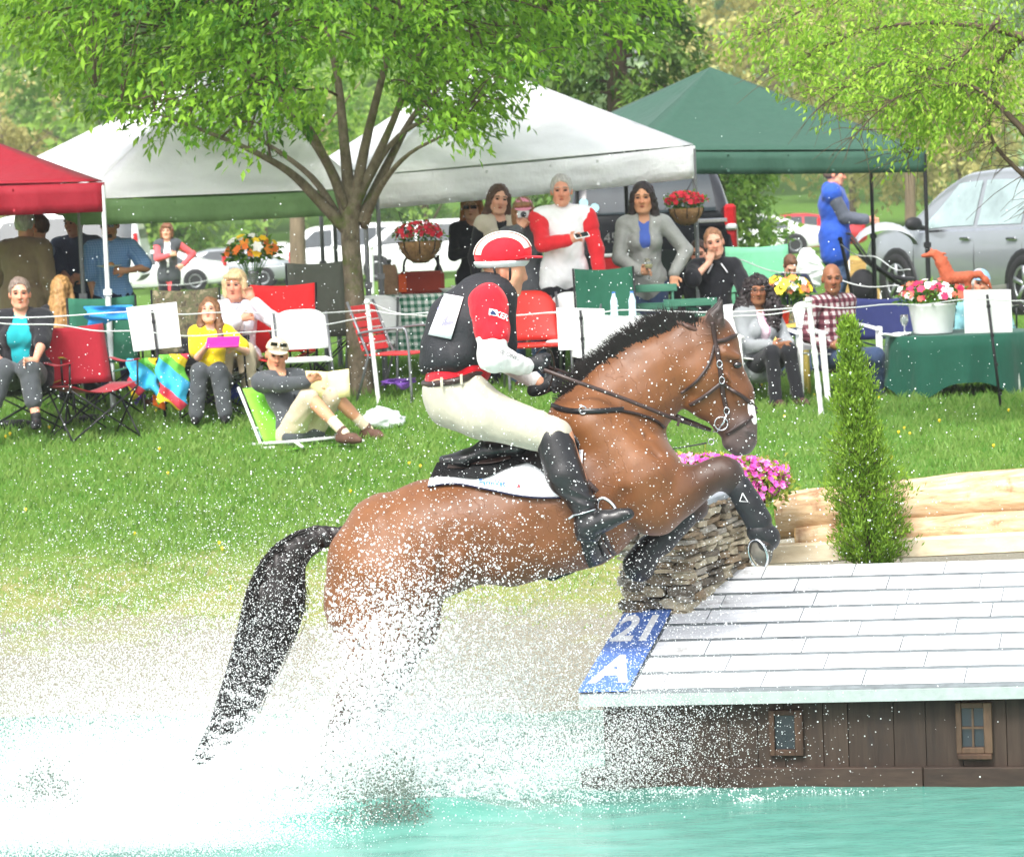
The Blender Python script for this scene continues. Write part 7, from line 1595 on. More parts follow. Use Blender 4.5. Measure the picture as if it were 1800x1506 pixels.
for z, s_ in ((0, 1), (.12, 1.02), (.22, .97), (.27, .8)): V.append([(sx * .09 * s_ + .004 * math.sin(z * 40 + sx), sy * .06 * s_, z) for sx, sy in ((-1, -1), (1, -1), (1, 1), (-1, 1), (-1, -1))])
MB().grid(np.array(V)).build('body', mat('crumpled_kraft_paper', (164, 134, 106), .85, .2, 16, .9, 24, .02), t)
t = thing('cooler_box', 'red cooler box on the gingham table behind the woman in grey jacket', 'cooler', on_table(1080, 480, 31.35)); MB().box((0, 0, .13), (.3, .22, .26)).build('body', mat('red_plastic', (196, 32, 36), .4, .1, 10, .05), t, bev=.02); MB().box((0, 0, .275), (.32, .24, .03)).build('lid', WPL, t, bev=.01)
for k, (x, y) in enumerate(((720, 512), (790, 512), (812, 515))):
    t = thing('paper_plate', ['stack of white plates beside the paper bag', 'white plate between hamper and rider on the gingham table', 'white bowl on the gingham table close behind the rider'][k], 'plate', on_table(x, y, 31.25 if k else 31.6)); MB().lathe([(.05, 0), (.1, .018 + .02 * k), (.105, .02 + .02 * k), (.06, .012), (.0, .01)], (0, 0, 0), 20).build('plate', WPL, t, True)
# --- round table on the right
c2 = foot(1690, 29.7); zt2 = at(1690, 585, 29.7)[2] - c2[2]
table('round_table', 'white round garden table under the dark green cloth', c2, .62, .55, zt2, WPL, WPL, True); draped('tablecloth', 'dark green cloth hanging over the round table at the right', c2, .64, .56, zt2 + .004, .40, fabric('dark_green_cloth', (14, 74, 58), .75, .4), True, .045, corners=.45)
def on_t2(px, d): p = at(px, 580, d); p[2] = c2[2] + zt2 + .014; return p
bk = on_t2(1640, 29.55); t = thing('flower_bucket', 'white tapered bucket of mixed flowers on the green tablecloth', 'bucket', bk); MB().lathe([(.165, 0), (.17, .01), (.205, .24), (.214, .25), (.214, .262), (.19, .262), (.18, .2)], (0, 0, 0), 28).build('bucket', WPL, t, True)
def flowers(t, centre, rx, ry, rz, n, cols, size=.035, leaf=((52, 104, 36), (120, 160, 60)), nleaf=None, stems=None, hang=0.0):
    V = []; F = []; C = []; P = []
    for k in range(n):
        v = unit(rng.normal(0, 1, 3)); v[2] = abs(v[2]) * 1.1 - hang; p = np.array(centre) + v * np.array([rx, ry, rz]) * random.uniform(.75, 1.05); P.append(p); out = unit(v + np.array([0, -.5, .2])); x = unit(np.cross(out, (.3, 0, 1))); y = np.cross(out, x); cc = lin(random.choice(cols)); s_ = size * random.uniform(.7, 1.25)
        for q in range(6):
            a = q * 1.047 + random.random() * .2; d = math.cos(a) * x + math.sin(a) * y; sd = np.cross(out, d); b = len(V); V += [p, p + d * s_ * .6 + sd * s_ * .36 + out * s_ * .18, p + d * s_ + out * s_ * .1, p + d * s_ * .6 - sd * s_ * .36 + out * s_ * .18]; F.append((b, b + 1, b + 2, b + 3)); C += [cc] * 4
    me = meshnp('blossom', V, np.array(F)); setcol(me, C); obj('blossom', me, vcol('petal', .6, .3, 0, amp=.1), t); m = nleaf or n * 3; L = np.array([np.array(centre) + unit(rng.normal(0, 1, 3)) * np.array([rx, ry, rz]) * random.uniform(.4, 1.0) for _ in range(m)]); L[:, 2] = np.where(L[:, 2] < centre[2] - .3 * rz - hang, centre[2] - .3 * rz * rng.random(m) - hang * rz, L[:, 2])
    V, F = leaf_mesh(L, (L - np.array(centre)) + rng.normal(0, .08, L.shape), rng.normal(0, 1, L.shape), size * (1 + rng.random(m)), size * .5 * (1 + rng.random(m))); me = meshnp('foliage', V, F); setrnd(me, np.repeat(rng.random(m), 4)); obj('foliage', me, leafmat('bedding_leaf', *leaf, .4), t)
    if stems is not None:
        mb = MB()
        for p in P[::2]: mb.tube([stems, (np.array(stems) + p) / 2 + (0, 0, .03), p], .0035, 4, False)
        mb.build('stem', mat('green_stem', (70, 120, 48), .6, .2, 20, 0), t)
flowers(t, (0, 0, .31), .32, .24, .14, 90, [(240, 240, 240), (246, 244, 240), (206, 50, 96), (226, 110, 90), (190, 36, 80)], .036, nleaf=520)
# terracotta horse ornament rearing out of the flowers
hz = bk + np.array([.14, -.05, .40]); t = thing('horse_ornament', 'terracotta horse ornament standing in the flower bucket', 'ornament', hz); b = Body(.02); TC = mat('terracotta', (172, 84, 56), .75, .15, 12, .5, 40)
O = lambda px, py, dy=0: at(px, py, 29.5 + dy) - hz
for A_, r0, B2, r1 in ((O(1668, 490), .055, O(1700, 487), .05), (O(1666, 488), .06, O(1654, 462), .046), (O(1654, 462), .046, O(1644, 446), .034), (O(1642, 446), .028, O(1622, 450), .016), (O(1636, 444), .012, O(1637, 434), .004), (O(1705, 484), .035, O(1722, 482), .03), (O(1720, 480), .02, O(1732, 492), .03), (O(1732, 492), .03, O(1742, 506), .012), (O(1662, 495), .03, O(1648, 515), .02), (O(1700, 492), .035, O(1704, 520), .02)): b.cone(A_, B2, r0, r1)
for k in range(6): b.cone(O(1652 + k * 3, 446 + k * 6), O(1662 + k * 3, 446 + k * 7), .016, .008)
skin('figure', b, .008, TC, t, disp=lambda X: .003 * np.sin(X[..., 0] * 150) * np.sin(X[..., 2] * 120))
WGL = NB('wine_glass_clear'); _g = WGL.bsdf((.9, .92, .92), .03, trans=.92); WGLM = WGL.m
def wineglass(label, p, parent=None, s=1.0, wine=None):
    t = thing('wine_glass', label, 'glass', p); MB().lathe([(.034 * s, 0), (.034 * s, .003), (.006, .008), (.005, .075 * s), (.02 * s, .09 * s), (.036 * s, .12 * s), (.038 * s, .15 * s), (.034 * s, .185 * s), (.032 * s, .185 * s), (.035 * s, .15 * s), (.015 * s, .094 * s)], (0, 0, 0), 16).build('bowl', WGLM, t, True)
    if wine: MB().lathe([(.012 * s, .098 * s), (.033 * s, .12 * s), (.034 * s, .135 * s)], (0, 0, 0), 14).build('wine', mat('pale_wine', wine, .1, .1, 10, 0), t, True)
wineglass('wine glass standing on the green tablecloth left of the bucket', on_t2(1590, 29.45), s=.95); 
t = thing('folded_napkin', 'white folded napkin on the green tablecloth beside the wine glass', 'napkin', on_t2(1572, 29.5)); P = np.array([[(-.14 + .28 * i / 6, -.05 + .1 * j / 3, .012 + .012 * math.sin(i * 1.3 + j)) for j in range(4)] for i in range(7)]); MB().slab(P, (0, 0, -.014)).build('cloth', WHITEC, t, True)
# --- yellow side table with vase and red cup
c3 = foot(1392, 30.35); zt3 = at(1392, 568, 30.35)[2] - c3[2]; YEL = mat('yellow_enamel', (232, 208, 110), .5, .1, 12, .05); table('side_table', 'small yellow metal table between the two white armchairs', c3, .20, .16, zt3, YEL, YEL)
def vase_of(label, p, h, r, rr, cols, nm='flower_vase'):
    t = thing(nm, label, 'vase', p); MB().lathe([(r * .7, 0), (r * .8, .01), (r, h * .6), (r * .8, h * .85), (r * .95, h), (r * .88, h), (r * .7, h * .8), (r * .6, .02)], (0, 0, 0), 18).build('vase', WGLM, t, True); flowers(t, (0, 0, h + rr * .62), rr, rr * .7, rr * .62, 46, cols, .05, nleaf=180, stems=(0, 0, .03)); return t
p = at(1386, 562, 30.38); p[2] = c3[2] + zt3 + .002; vase_of('glass vase of yellow, white and orange flowers on the yellow side table', p, .16, .06, .2, [(246, 214, 40), (250, 250, 246), (240, 150, 70), (250, 226, 60), (226, 130, 90)])
p = at(1380, 570, 30.25); p[2] = c3[2] + zt3 + .002; t = thing('party_cup', 'red plastic cup on the yellow side table', 'cup', p); MB().lathe([(.03, 0), (.045, .11), (.047, .112), (.043, .108), (.028, .006)], (0, 0, 0), 16).build('cup', mat('red_cup', (226, 40, 40), .4, .05, 10, 0), t, True)
c4 = foot(446, 30.2); zt4 = at(446, 516, 30.2)[2] - c4[2]; table('side_table', 'folding side table behind the blonde woman', c4, .32, .24, zt4, mat('white_laminate', (222, 222, 220), .5, .05, 10, .05), STEEL); p = at(446, 512, 30.2); p[2] = c4[2] + zt4 + .002; vase_of('glass vase of yellow and orange roses behind the blonde woman', p, .2, .075, .24, [(250, 200, 30), (244, 150, 50), (250, 248, 240), (250, 214, 50), (236, 120, 40)])
# --- white folding table left of the horse's neck
c5 = foot(1092, 28.6); zt5 = at(1092, 560, 28.6)[2] - c5[2]; t = table('folding_table', 'white folding table behind the neck of the horse', c5, .36, .3, zt5, WPL, STEEL); draped('tablecloth', 'plain white cloth on the folding table behind the neck of the horse', c5, .37, .31, zt5 + .003, .30, WHITEC)
for k, x in enumerate((1080, 1112)):
    p = at(x, 552, 28.55); p[2] = c5[2] + zt5 + .012; t = thing('water_bottle', ['clear water bottle at the left of the white table', 'clear water bottle with blue cap at the right of the white table'][k], 'bottle', p); MB().lathe([(.03, 0), (.032, .02), (.03, .1), (.032, .14), (.014, .19), (.014, .2)], (0, 0, 0), 14).build('bottle', mat('clear_blue_plastic', (190, 214, 224), .12, .1, 10, 0, spec=.6), t, True); MB().lathe([(.015, .2), (.015, .216)], (0, 0, 0), 12).build('bottle_cap', mat('blue_plastic', (60, 110, 190), .4, .1, 10, 0), t)

# ================================================================ hanging baskets, signs, posts, ropes, small things
def basket(label, px, py, d, wpx, hook):
    s_ = d / FPX; c = at(px, py, d); t = thing('hanging_basket', label, 'hanging basket', c, 0, 'hanging baskets of red flowers'); r = wpx * s_ * .40; MB().lathe([(r * .25, -r * 1.0), (r * .62, -r * .8), (r * .92, -r * .35), (r, 0), (r * .93, 0), (r * .8, -r * .3)], (0, 0, 0), 20).build('bowl', mat('coir_liner', (150, 116, 78), .95, .3, 30, 1.0, 60, .02), t, True)
    for a in np.linspace(0, 6.28, 9)[:-1]: MB().tube([(math.cos(a) * r * 1.02, math.sin(a) * r * 1.02, 0), (math.cos(a) * r * .94, math.sin(a) * r * .94, -r * .4), (math.cos(a) * r * .3, math.sin(a) * r * .3, -r)], .004, 4).build('wire', BLACKM, t)
    hk = hook - c
    for a in (0, 2.1, 4.2): MB().tube([(math.cos(a) * r, math.sin(a) * r, 0), (hk[0], hk[1], hk[2])], .003, 4).build('chain', BLACKM, t)
    flowers(t, (0, 0, .06), r * 1.25, r * 1.1, r * .62, 110, [(196, 24, 44), (214, 40, 60), (170, 16, 40)], .026, nleaf=420, hang=.15, leaf=((60, 104, 40), (140, 160, 70)))
basket('hanging basket of red flowers left of the rider', 738, 424, 30.35, 96, at(700, 372, 30.5)); basket('hanging basket of red flowers beside the woman in grey leather jacket', 1206, 366, 31.35, 76, at(1218, 316, 31.5))
SIGNP = mat('white_sign_board', (238, 240, 242), .5, .04, 8, .05)
def stake_sign(label, quad, stake, d):
    b0 = at(*stake[1], d); t = thing('stake_sign', label, 'sign', b0); Q = [at(x, y, d) - b0 for x, y in quad]; MB().prism(Q, (0, .012, 0)).build('board', SIGNP, t, bev=.002); MB().tube([at(*stake[0], d - .03) - b0, at(*stake[1], d - .03) - b0 - (0, 0, .1)], .012, 7).build('stake', BLACKM, t, True)
    for k in range(4): f = .1 + .25 * k; p = at(*(np.array(stake[0]) * (1 - f) + np.array(stake[1]) * f), d - .03) - b0; MB().lathe([(.017, -.012), (.017, .012)], p, 8).build('collar', BLACKM, t)
    return t
def gdepth(px, py): return float(ground(px, py)[1])
t = stake_sign('blank white sign board on a black stake in front of the red camp chair', [(222, 541), (310, 531), (319, 609), (235, 618)], [(267, 545), (294, 748)], gdepth(294, 742)); 
fl_ = at(279, 702, gdepth(294, 742) - .06); t = thing('marker_flag', 'small orange marker flag on the sign stake', 'flag', fl_); MB().slab(np.array([[(-.05 + .1 * i / 4, .008 * math.sin(i * 1.7), -.045 + .09 * j / 3 - .012 * i) for j in range(4)] for i in range(5)]), (0, .003, 0)).build('flag', fabric('orange_flag', (242, 112, 30), .7, .4), t, True)
stake_sign('blank white sign board on a black stake behind the arms of the rider', [(978, 541), (1062, 543), (1066, 612), (982, 616)], [(1020, 545), (1030, 690)], 27.9)
stake_sign('blank white sign board on a black stake before the green tablecloth', [(1694, 510), (1777, 509), (1780, 584), (1696, 586)], [(1735, 518), (1762, 722)], gdepth(1762, 722))
def post(label, a, b, d, r, m, lump=.0, name='rope_post'):
    b0 = at(*b, d); t = thing(name, label, 'post', b0); n = 26; P = curve([at(*a, d) - b0, (at(*a, d) - b0) * .5, np.array([0, 0, -.08])], n); rr = r * (1 + lump * np.sin(np.arange(n) * 2.1) * np.cos(np.arange(n) * .9)); MB().tube(P, rr, 8).build('shaft', m, t, True); MB().lathe([(r * 1.3, -.02), (r * 1.4, .0), (r * .9, .02)], at(*a, d) - b0, 8).build('cap', m, t, True); return t
WPOST = mat('white_plastic_post', (236, 238, 238), .5, .06, 14, .2)
post('white rope post leaning just right of the shade tree trunk', (645, 530), (666, 702), 28.6, .019, WPOST, .05); post('lumpy white rope post left of the small arborvitae', (1421, 527), (1446, 738), gdepth(1446, 735), .023, WPOST, .25)
post('slim dark rope stake behind the bald man in plaid', (1477, 420), (1500, 520), 36, .02, BLACKM); post('thin white rope post far behind the shade tree trunk', (588, 432), (590, 508), 48, .04, WPOST); post('short dark stake left of the hanging basket', (684, 458), (688, 512), 44, .025, BLACKM); post('thin white rope post right of the shade tree trunk in the distance', (651, 434), (653, 508), 48, .04, WPOST)
def rope(label, pts, sag=.02):
    P = curve([at(*p) for p in pts], 12 * len(pts)); P[:, 2] -= sag * np.sin(np.linspace(0, math.pi * (len(pts) - 1), len(P))) ** 2; b0 = P[0].copy(); t = thing('barrier_rope', label, 'rope', b0); MB().tube(P - b0, .0055, 6).build('rope', mat('white_rope', (206, 210, 210), .8, .1, 60, .5, 200), t, True)
rope('upper white rope across the left group to the leaning post', [(-60, 558, 27.3), (230, 548, 27.35), (400, 549, 27.6), (650, 545, 28.55)]); rope('lower white rope across the left group to the leaning post', [(-60, 560, 27.2), (100, 571, 27.3), (240, 582, 27.4), (420, 585, 27.7), (650, 556, 28.52)])
rope('upper white rope from the leaning post towards the rider', [(650, 532, 28.55), (760, 556, 28.5), (980, 550, 28.2), (1200, 556, 27.9)]); rope('lower white rope from the leaning post towards the rider', [(650, 545, 28.5), (780, 548, 28.4), (990, 548, 28.1), (1100, 545, 28.0), (1424, 540, 27.6)], .03)
rope('white rope passing in front of the curly-haired woman', [(1100, 560, 27.8), (1290, 556, 27.7), (1422, 538, 27.55)]); rope('white rope from the lumpy post across the plaid shirt to the right', [(1424, 538, 27.55), (1560, 535, 27.5), (1700, 526, 27.5), (1860, 524, 27.4)])
rope('white rope running from the man in polo to the flower bucket', [(1300, 456, 31.6), (1440, 482, 31.0), (1580, 502, 30.3)], .05); rope('white rope running from the dark stake down to the flower bucket', [(1478, 430, 35.9), (1540, 452, 33.5), (1600, 474, 31.0)], .05); rope('far white rope behind the shade tree trunk', [(430, 470, 47.8), (588, 436, 47.9), (651, 440, 47.9)], .1); rope('far white rope left under the sage valance', [(-40, 510, 46), (200, 500, 46), (430, 474, 47)], .1)
# plate, phone, tablet, camera, papers, glass in hands
def hand_thing(name, label, cat, person, k, off, fn):
    w0 = person.base + person.W(person.wr[k] + person.hd[k] * .10) + np.array(off); t = thing(name, label, cat, w0); fn(t); return t
def _plate(t): MB().lathe([(.06, 0), (.11, .012), (.113, .016), (.06, .007), (.0, .006)], (0, 0, 0), 20).build('plate', WPL, t, True); b = Body(.01); b.ell((0, 0, .02), (.05, .04, .018)); b.ell((.02, -.02, .03), (.025, .025, .015)); skin('food', b, .007, mat('sandwich_food', (206, 150, 88), .8, .3, 30, .5), t)
hand_thing('paper_plate', 'white plate of food held by the man in blue checked shirt', 'plate', MAN_PLATE, 'L', (-.05, -.02, .03), _plate)
def _dev(sz, m, rot): 
    def f(t): MB().box((0, 0, 0), sz, rot).build('case', m, t, bev=.004); MB().box(np.array(rot) @ np.array([0, -sz[1] / 2 - .001, 0]), (sz[0] * .9, .002, sz[2] * .86), rot).build('screen', GLASSD, t)
    return f
hand_thing('phone', 'phone held by the woman in black with sunglasses', 'phone', PHONE1, 'R', (.0, -.02, .02), _dev((.07, .01, .13), mat('pale_phone', (150, 170, 170), .4, .1, 10, 0), rotx(-.7) @ roty(1.2)))
hand_thing('phone', 'white phone held by the grey-haired man in white jacket', 'phone', PHONE2, 'R', (.02, -.03, .01), _dev((.07, .012, .13), WPL, rotx(-1.0) @ roty(1.3)))
gm = (GIRL.base + GIRL.W(GIRL.wr['R']) + GIRL.base + GIRL.W(GIRL.wr['L'])) / 2 + np.array([.02, -.12, .04]); t = thing('tablet', 'magenta cased tablet held by the girl in yellow', 'tablet', gm); _dev((.27, .016, .18), mat('magenta_case', (200, 40, 138), .5, .1, 10, 0), rotx(-1.15) @ rotz(math.pi))(t)
cm = CAMW.base + CAMW.W(CAMW.H(0, -.15, .0)); t = thing('camera', 'small silver camera held up by the woman in pink cap', 'camera', cm); MB().box((0, 0, 0), (.105, .03, .062)).build('body', mat('silver_camera', (206, 208, 208), .35, .05, 10, 0, metal=.3), t, bev=.006); MB().add([(.026 * math.cos(a) * s_, y, .026 * math.sin(a) * s_) for y, s_ in ((-.015, 1), (-.04, .95), (-.041, .5)) for a in np.linspace(0, 6.28, 17)[:-1]], [(i * 16 + k, i * 16 + (k + 1) % 16, (i + 1) * 16 + (k + 1) % 16, (i + 1) * 16 + k) for i in range(2) for k in range(16)] + [tuple(32 + k for k in range(16))]).build('lens', GLASSD, t, True)
wg = WINEW.base + WINEW.W(WINEW.wr['R'] + WINEW.hd['R'] * .09) + np.array([.0, -.04, -.08]); wineglass('glass of pale wine held by the woman in grey leather jacket', wg, wine=(226, 216, 150))
lg = LOUNGE.base + LOUNGE.W(LOUNGE.wr['L']) + np.array([.10, -.05, .06]); t = thing('programme', 'pale yellow open programme held by the lounging man', 'booklet', lg); 
for sx in (-1, 1): MB().slab(np.array([[(sx * .17 * i / 4, .02 - .05 * (i / 4) ** 1.5, -.1 + .22 * j / 3 + .02 * i / 4) for j in range(4)] for i in range(5)]), (0, .004, 0)).build('page', mat('pale_yellow_paper', (240, 232, 170), .8, .05, 12, .05), t, True)
# towels, bags, plants on the grass
def cloth_lump(name, label, cat, px, py, d, w, h, m, dz=0, dp=.03, wav=.03, parts='cloth'):
    c = at(px, py, d); t = thing(name, label, cat, c); ph = random.random() * 6; P = np.array([[(-w / 2 + w * i / 12 + .02 * math.sin(j * 1.1 + ph), wav * math.sin(i * .9 + ph) + wav * .6 * math.sin(j * .8 + i * .4), -h / 2 + h * j / 10 - .04 * math.sin(i / 12 * math.pi * 2 + ph) * (j == 0)) for j in range(11)] for i in range(13)]); MB().slab(P, (0, dp, 0)).build(parts, m, t, True); return t
def rainbow():
    b = NB('rainbow_towel'); sp = b.n('ShaderNodeSeparateXYZ'); b.l(b.coord(), sp.inputs[0]); f = b.math('FRACT', b.math('MULTIPLY', b.math('ADD', sp.outputs[2], b.math('MULTIPLY', sp.outputs[0], .9)), 2.1)); c = b.ramp(f, [(0, lin((64, 168, 214))), (.2, lin((108, 190, 70))), (.4, lin((244, 212, 40))), (.58, lin((236, 70, 90))), (.78, lin((60, 178, 220)))]); c.node.color_ramp.interpolation = 'CONSTANT'; b.bsdf(c, .9, b.bump(b.noise(10), .5, .02)); return b.m
RB = rainbow(); cloth_lump('beach_towel', 'rainbow striped towel hanging beside the sign stake', 'towel', 303, 668, 27.9, .24, .42, RB); cloth_lump('beach_towel', 'bright striped towel bundled behind the sign stake', 'towel', 252, 662, 28.1, .26, .30, RB, wav=.05); cloth_lump('beach_towel', 'plain blue towel over the green chair back', 'towel', 194, 552, 28.75, .42, .14, fabric('blue_towel', (46, 140, 206), .9, .6), wav=.04); cloth_lump('beach_towel', 'purple towel lying on the lawn chair by the trunk', 'towel', 700, 672, 28.75, .26, .05, fabric('purple_towel', (120, 76, 170), .9, .6), dp=.18)
def sack(name, label, cat, px, py, d, r, m, lump=.012, f=26):
    c = ground(px, py) if d is None else at(px, py, d); t = thing(name, label, cat, c); b = Body(.04); b.ell((0, 0, r[2] * .7), r); b.ell((r[0] * .5, 0, r[2] * .5), (r[0] * .6, r[1] * .8, r[2] * .6)); b.ell((-r[0] * .3, 0, r[2] * 1.3), (r[0] * .35, r[1] * .4, r[2] * .5)); skin('bag', b, .012, m, t, disp=lambda X: lump * np.sin(X[..., 0] * f + 3 * np.sin(X[..., 2] * f)) * np.sin(X[..., 2] * f * 1.3 + X[..., 1] * f), it=0)
sack('plastic_bag', 'crumpled white plastic bag beside the feet of the lounging man', 'bag', 672, 752, None, (.17, .13, .09), mat('thin_white_plastic', (226, 234, 236), .3, .08, 12, .4), .016, 34); sack('backpack', 'blue rucksack on the grass in front of the girl in yellow', 'backpack', 404, 712, None, (.12, .1, .12), fabric('blue_nylon', (46, 70, 160), .6, .8)); sack('backpack', 'black rucksack under the knees of the girl in yellow', 'backpack', 346, 706, None, (.16, .12, .16), BLKC); sack('black_bundle', 'dark bundle lying in the grass below the red camp chair', 'bundle', 155, 742, None, (.15, .1, .035), BLKC, .01); sack('black_bundle', 'dark bundle lying in the grass by the bare feet at the left edge', 'bundle', 25, 752, None, (.2, .1, .035), BLKC, .01)
c = ground(462, 772); t = thing('water_bottle', 'clear water bottle in the grass left of the lime chair', 'bottle', c); MB().lathe([(.034, 0), (.036, .03), (.033, .1), (.036, .16), (.015, .21), (.015, .23)], (0, 0, 0), 14).build('bottle', MATS['clear_blue_plastic'], t, True)
c = ground(268, 722); t = thing('potted_petunia', 'low plant with purple flowers beside the sign stake', 'plant', c); flowers(t, (0, 0, .08), .16, .12, .14, 30, [(110, 70, 180), (130, 90, 200)], .028, nleaf=220); MB().lathe([(.06, 0), (.085, .1), (.09, .1), (.07, .02)], (0, 0, 0), 16).build('pot', mat('brown_pot', (110, 74, 56), .8, .2, 12, .2), t, True)
sack('carrier_bag', 'white carrier bag with green trim hanging behind the child', 'bag', 1422, 500, 32.6, (.13, .1, .2), mat('white_carrier_plastic', (230, 238, 232), .35, .08, 12, .4), .014, 30)
# stroller and straw bale in the distance
s0 = foot(1562, 38.9); t = thing('stroller', 'grey hooded stroller pushed by the man in blue jacket', 'stroller', s0); SG = fabric('silver_grey_hood', (160, 164, 168), .7, .6)
MB().grid(np.array([[(math.cos(a) * .36 - .02, -.25 + .5 * j / 6, .84 + math.sin(a) * .3 * math.sin(math.pi * (.25 + .5 * j / 6))) for j in range(7)] for a in np.linspace(.1, 2.7, 12)])).build('hood', SG, t, True)
MB().slab(np.array([[(.3 - .6 * i / 6, -.22 + .44 * j / 4, .5 + .3 * (i / 6) ** 2) for j in range(5)] for i in range(7)]), (0, 0, -.05)).build('seat', BLKC, t, True); sack_ = Body(.03); sack_.ell((-.28, 0, .42), (.16, .2, .2)); skin('basket', sack_, .02, BLKC, t)
for sy in (-1, 1):
    MB().tube([(-.42, sy * .24, 1.02), (-.2, sy * .24, .7), (.35, sy * .24, .25)], .015, 6).build('frame', DKTUBE, t, True)
    for x, r_ in ((-.3, .14), (.36, .13)): MB().add([(x + r_ * q * math.cos(a), sy * .27 + y, r_ + r_ * q * math.sin(a)) for y, q in ((-.02, .7), (-.02, 1), (.02, 1), (.02, .7)) for a in np.linspace(0, 6.28, 19)[:-1]], [(i * 18 + k, i * 18 + (k + 1) % 18, ((i + 1) % 4) * 18 + (k + 1) % 18, ((i + 1) % 4) * 18 + k) for i in range(4) for k in range(18)]).build('wheel', TYRE, t, True)
MB().tube([(-.42, -.24, 1.02), (-.44, 0, 1.03), (-.42, .24, 1.02)], .016, 6).build('handlebar', DKTUBE, t, True)
hb_ = foot(1518, 45); t = thing('straw_bale', 'golden straw bale behind the stroller', 'straw bale', hb_); MB().box((0, 0, .3), (.8, .5, .6)).build('bale', mat('straw', (196, 160, 96), .95, .35, 40, 1.0, 120, .03, stretch=(.2, 1, 1)), t, bev=.04); MB().box((.2, -.253, .3), (.015, .006, .6)).build('twine', WHITEC, t); MB().box((-.2, -.253, .3), (.015, .006, .6)).build('twine', WHITEC, t)
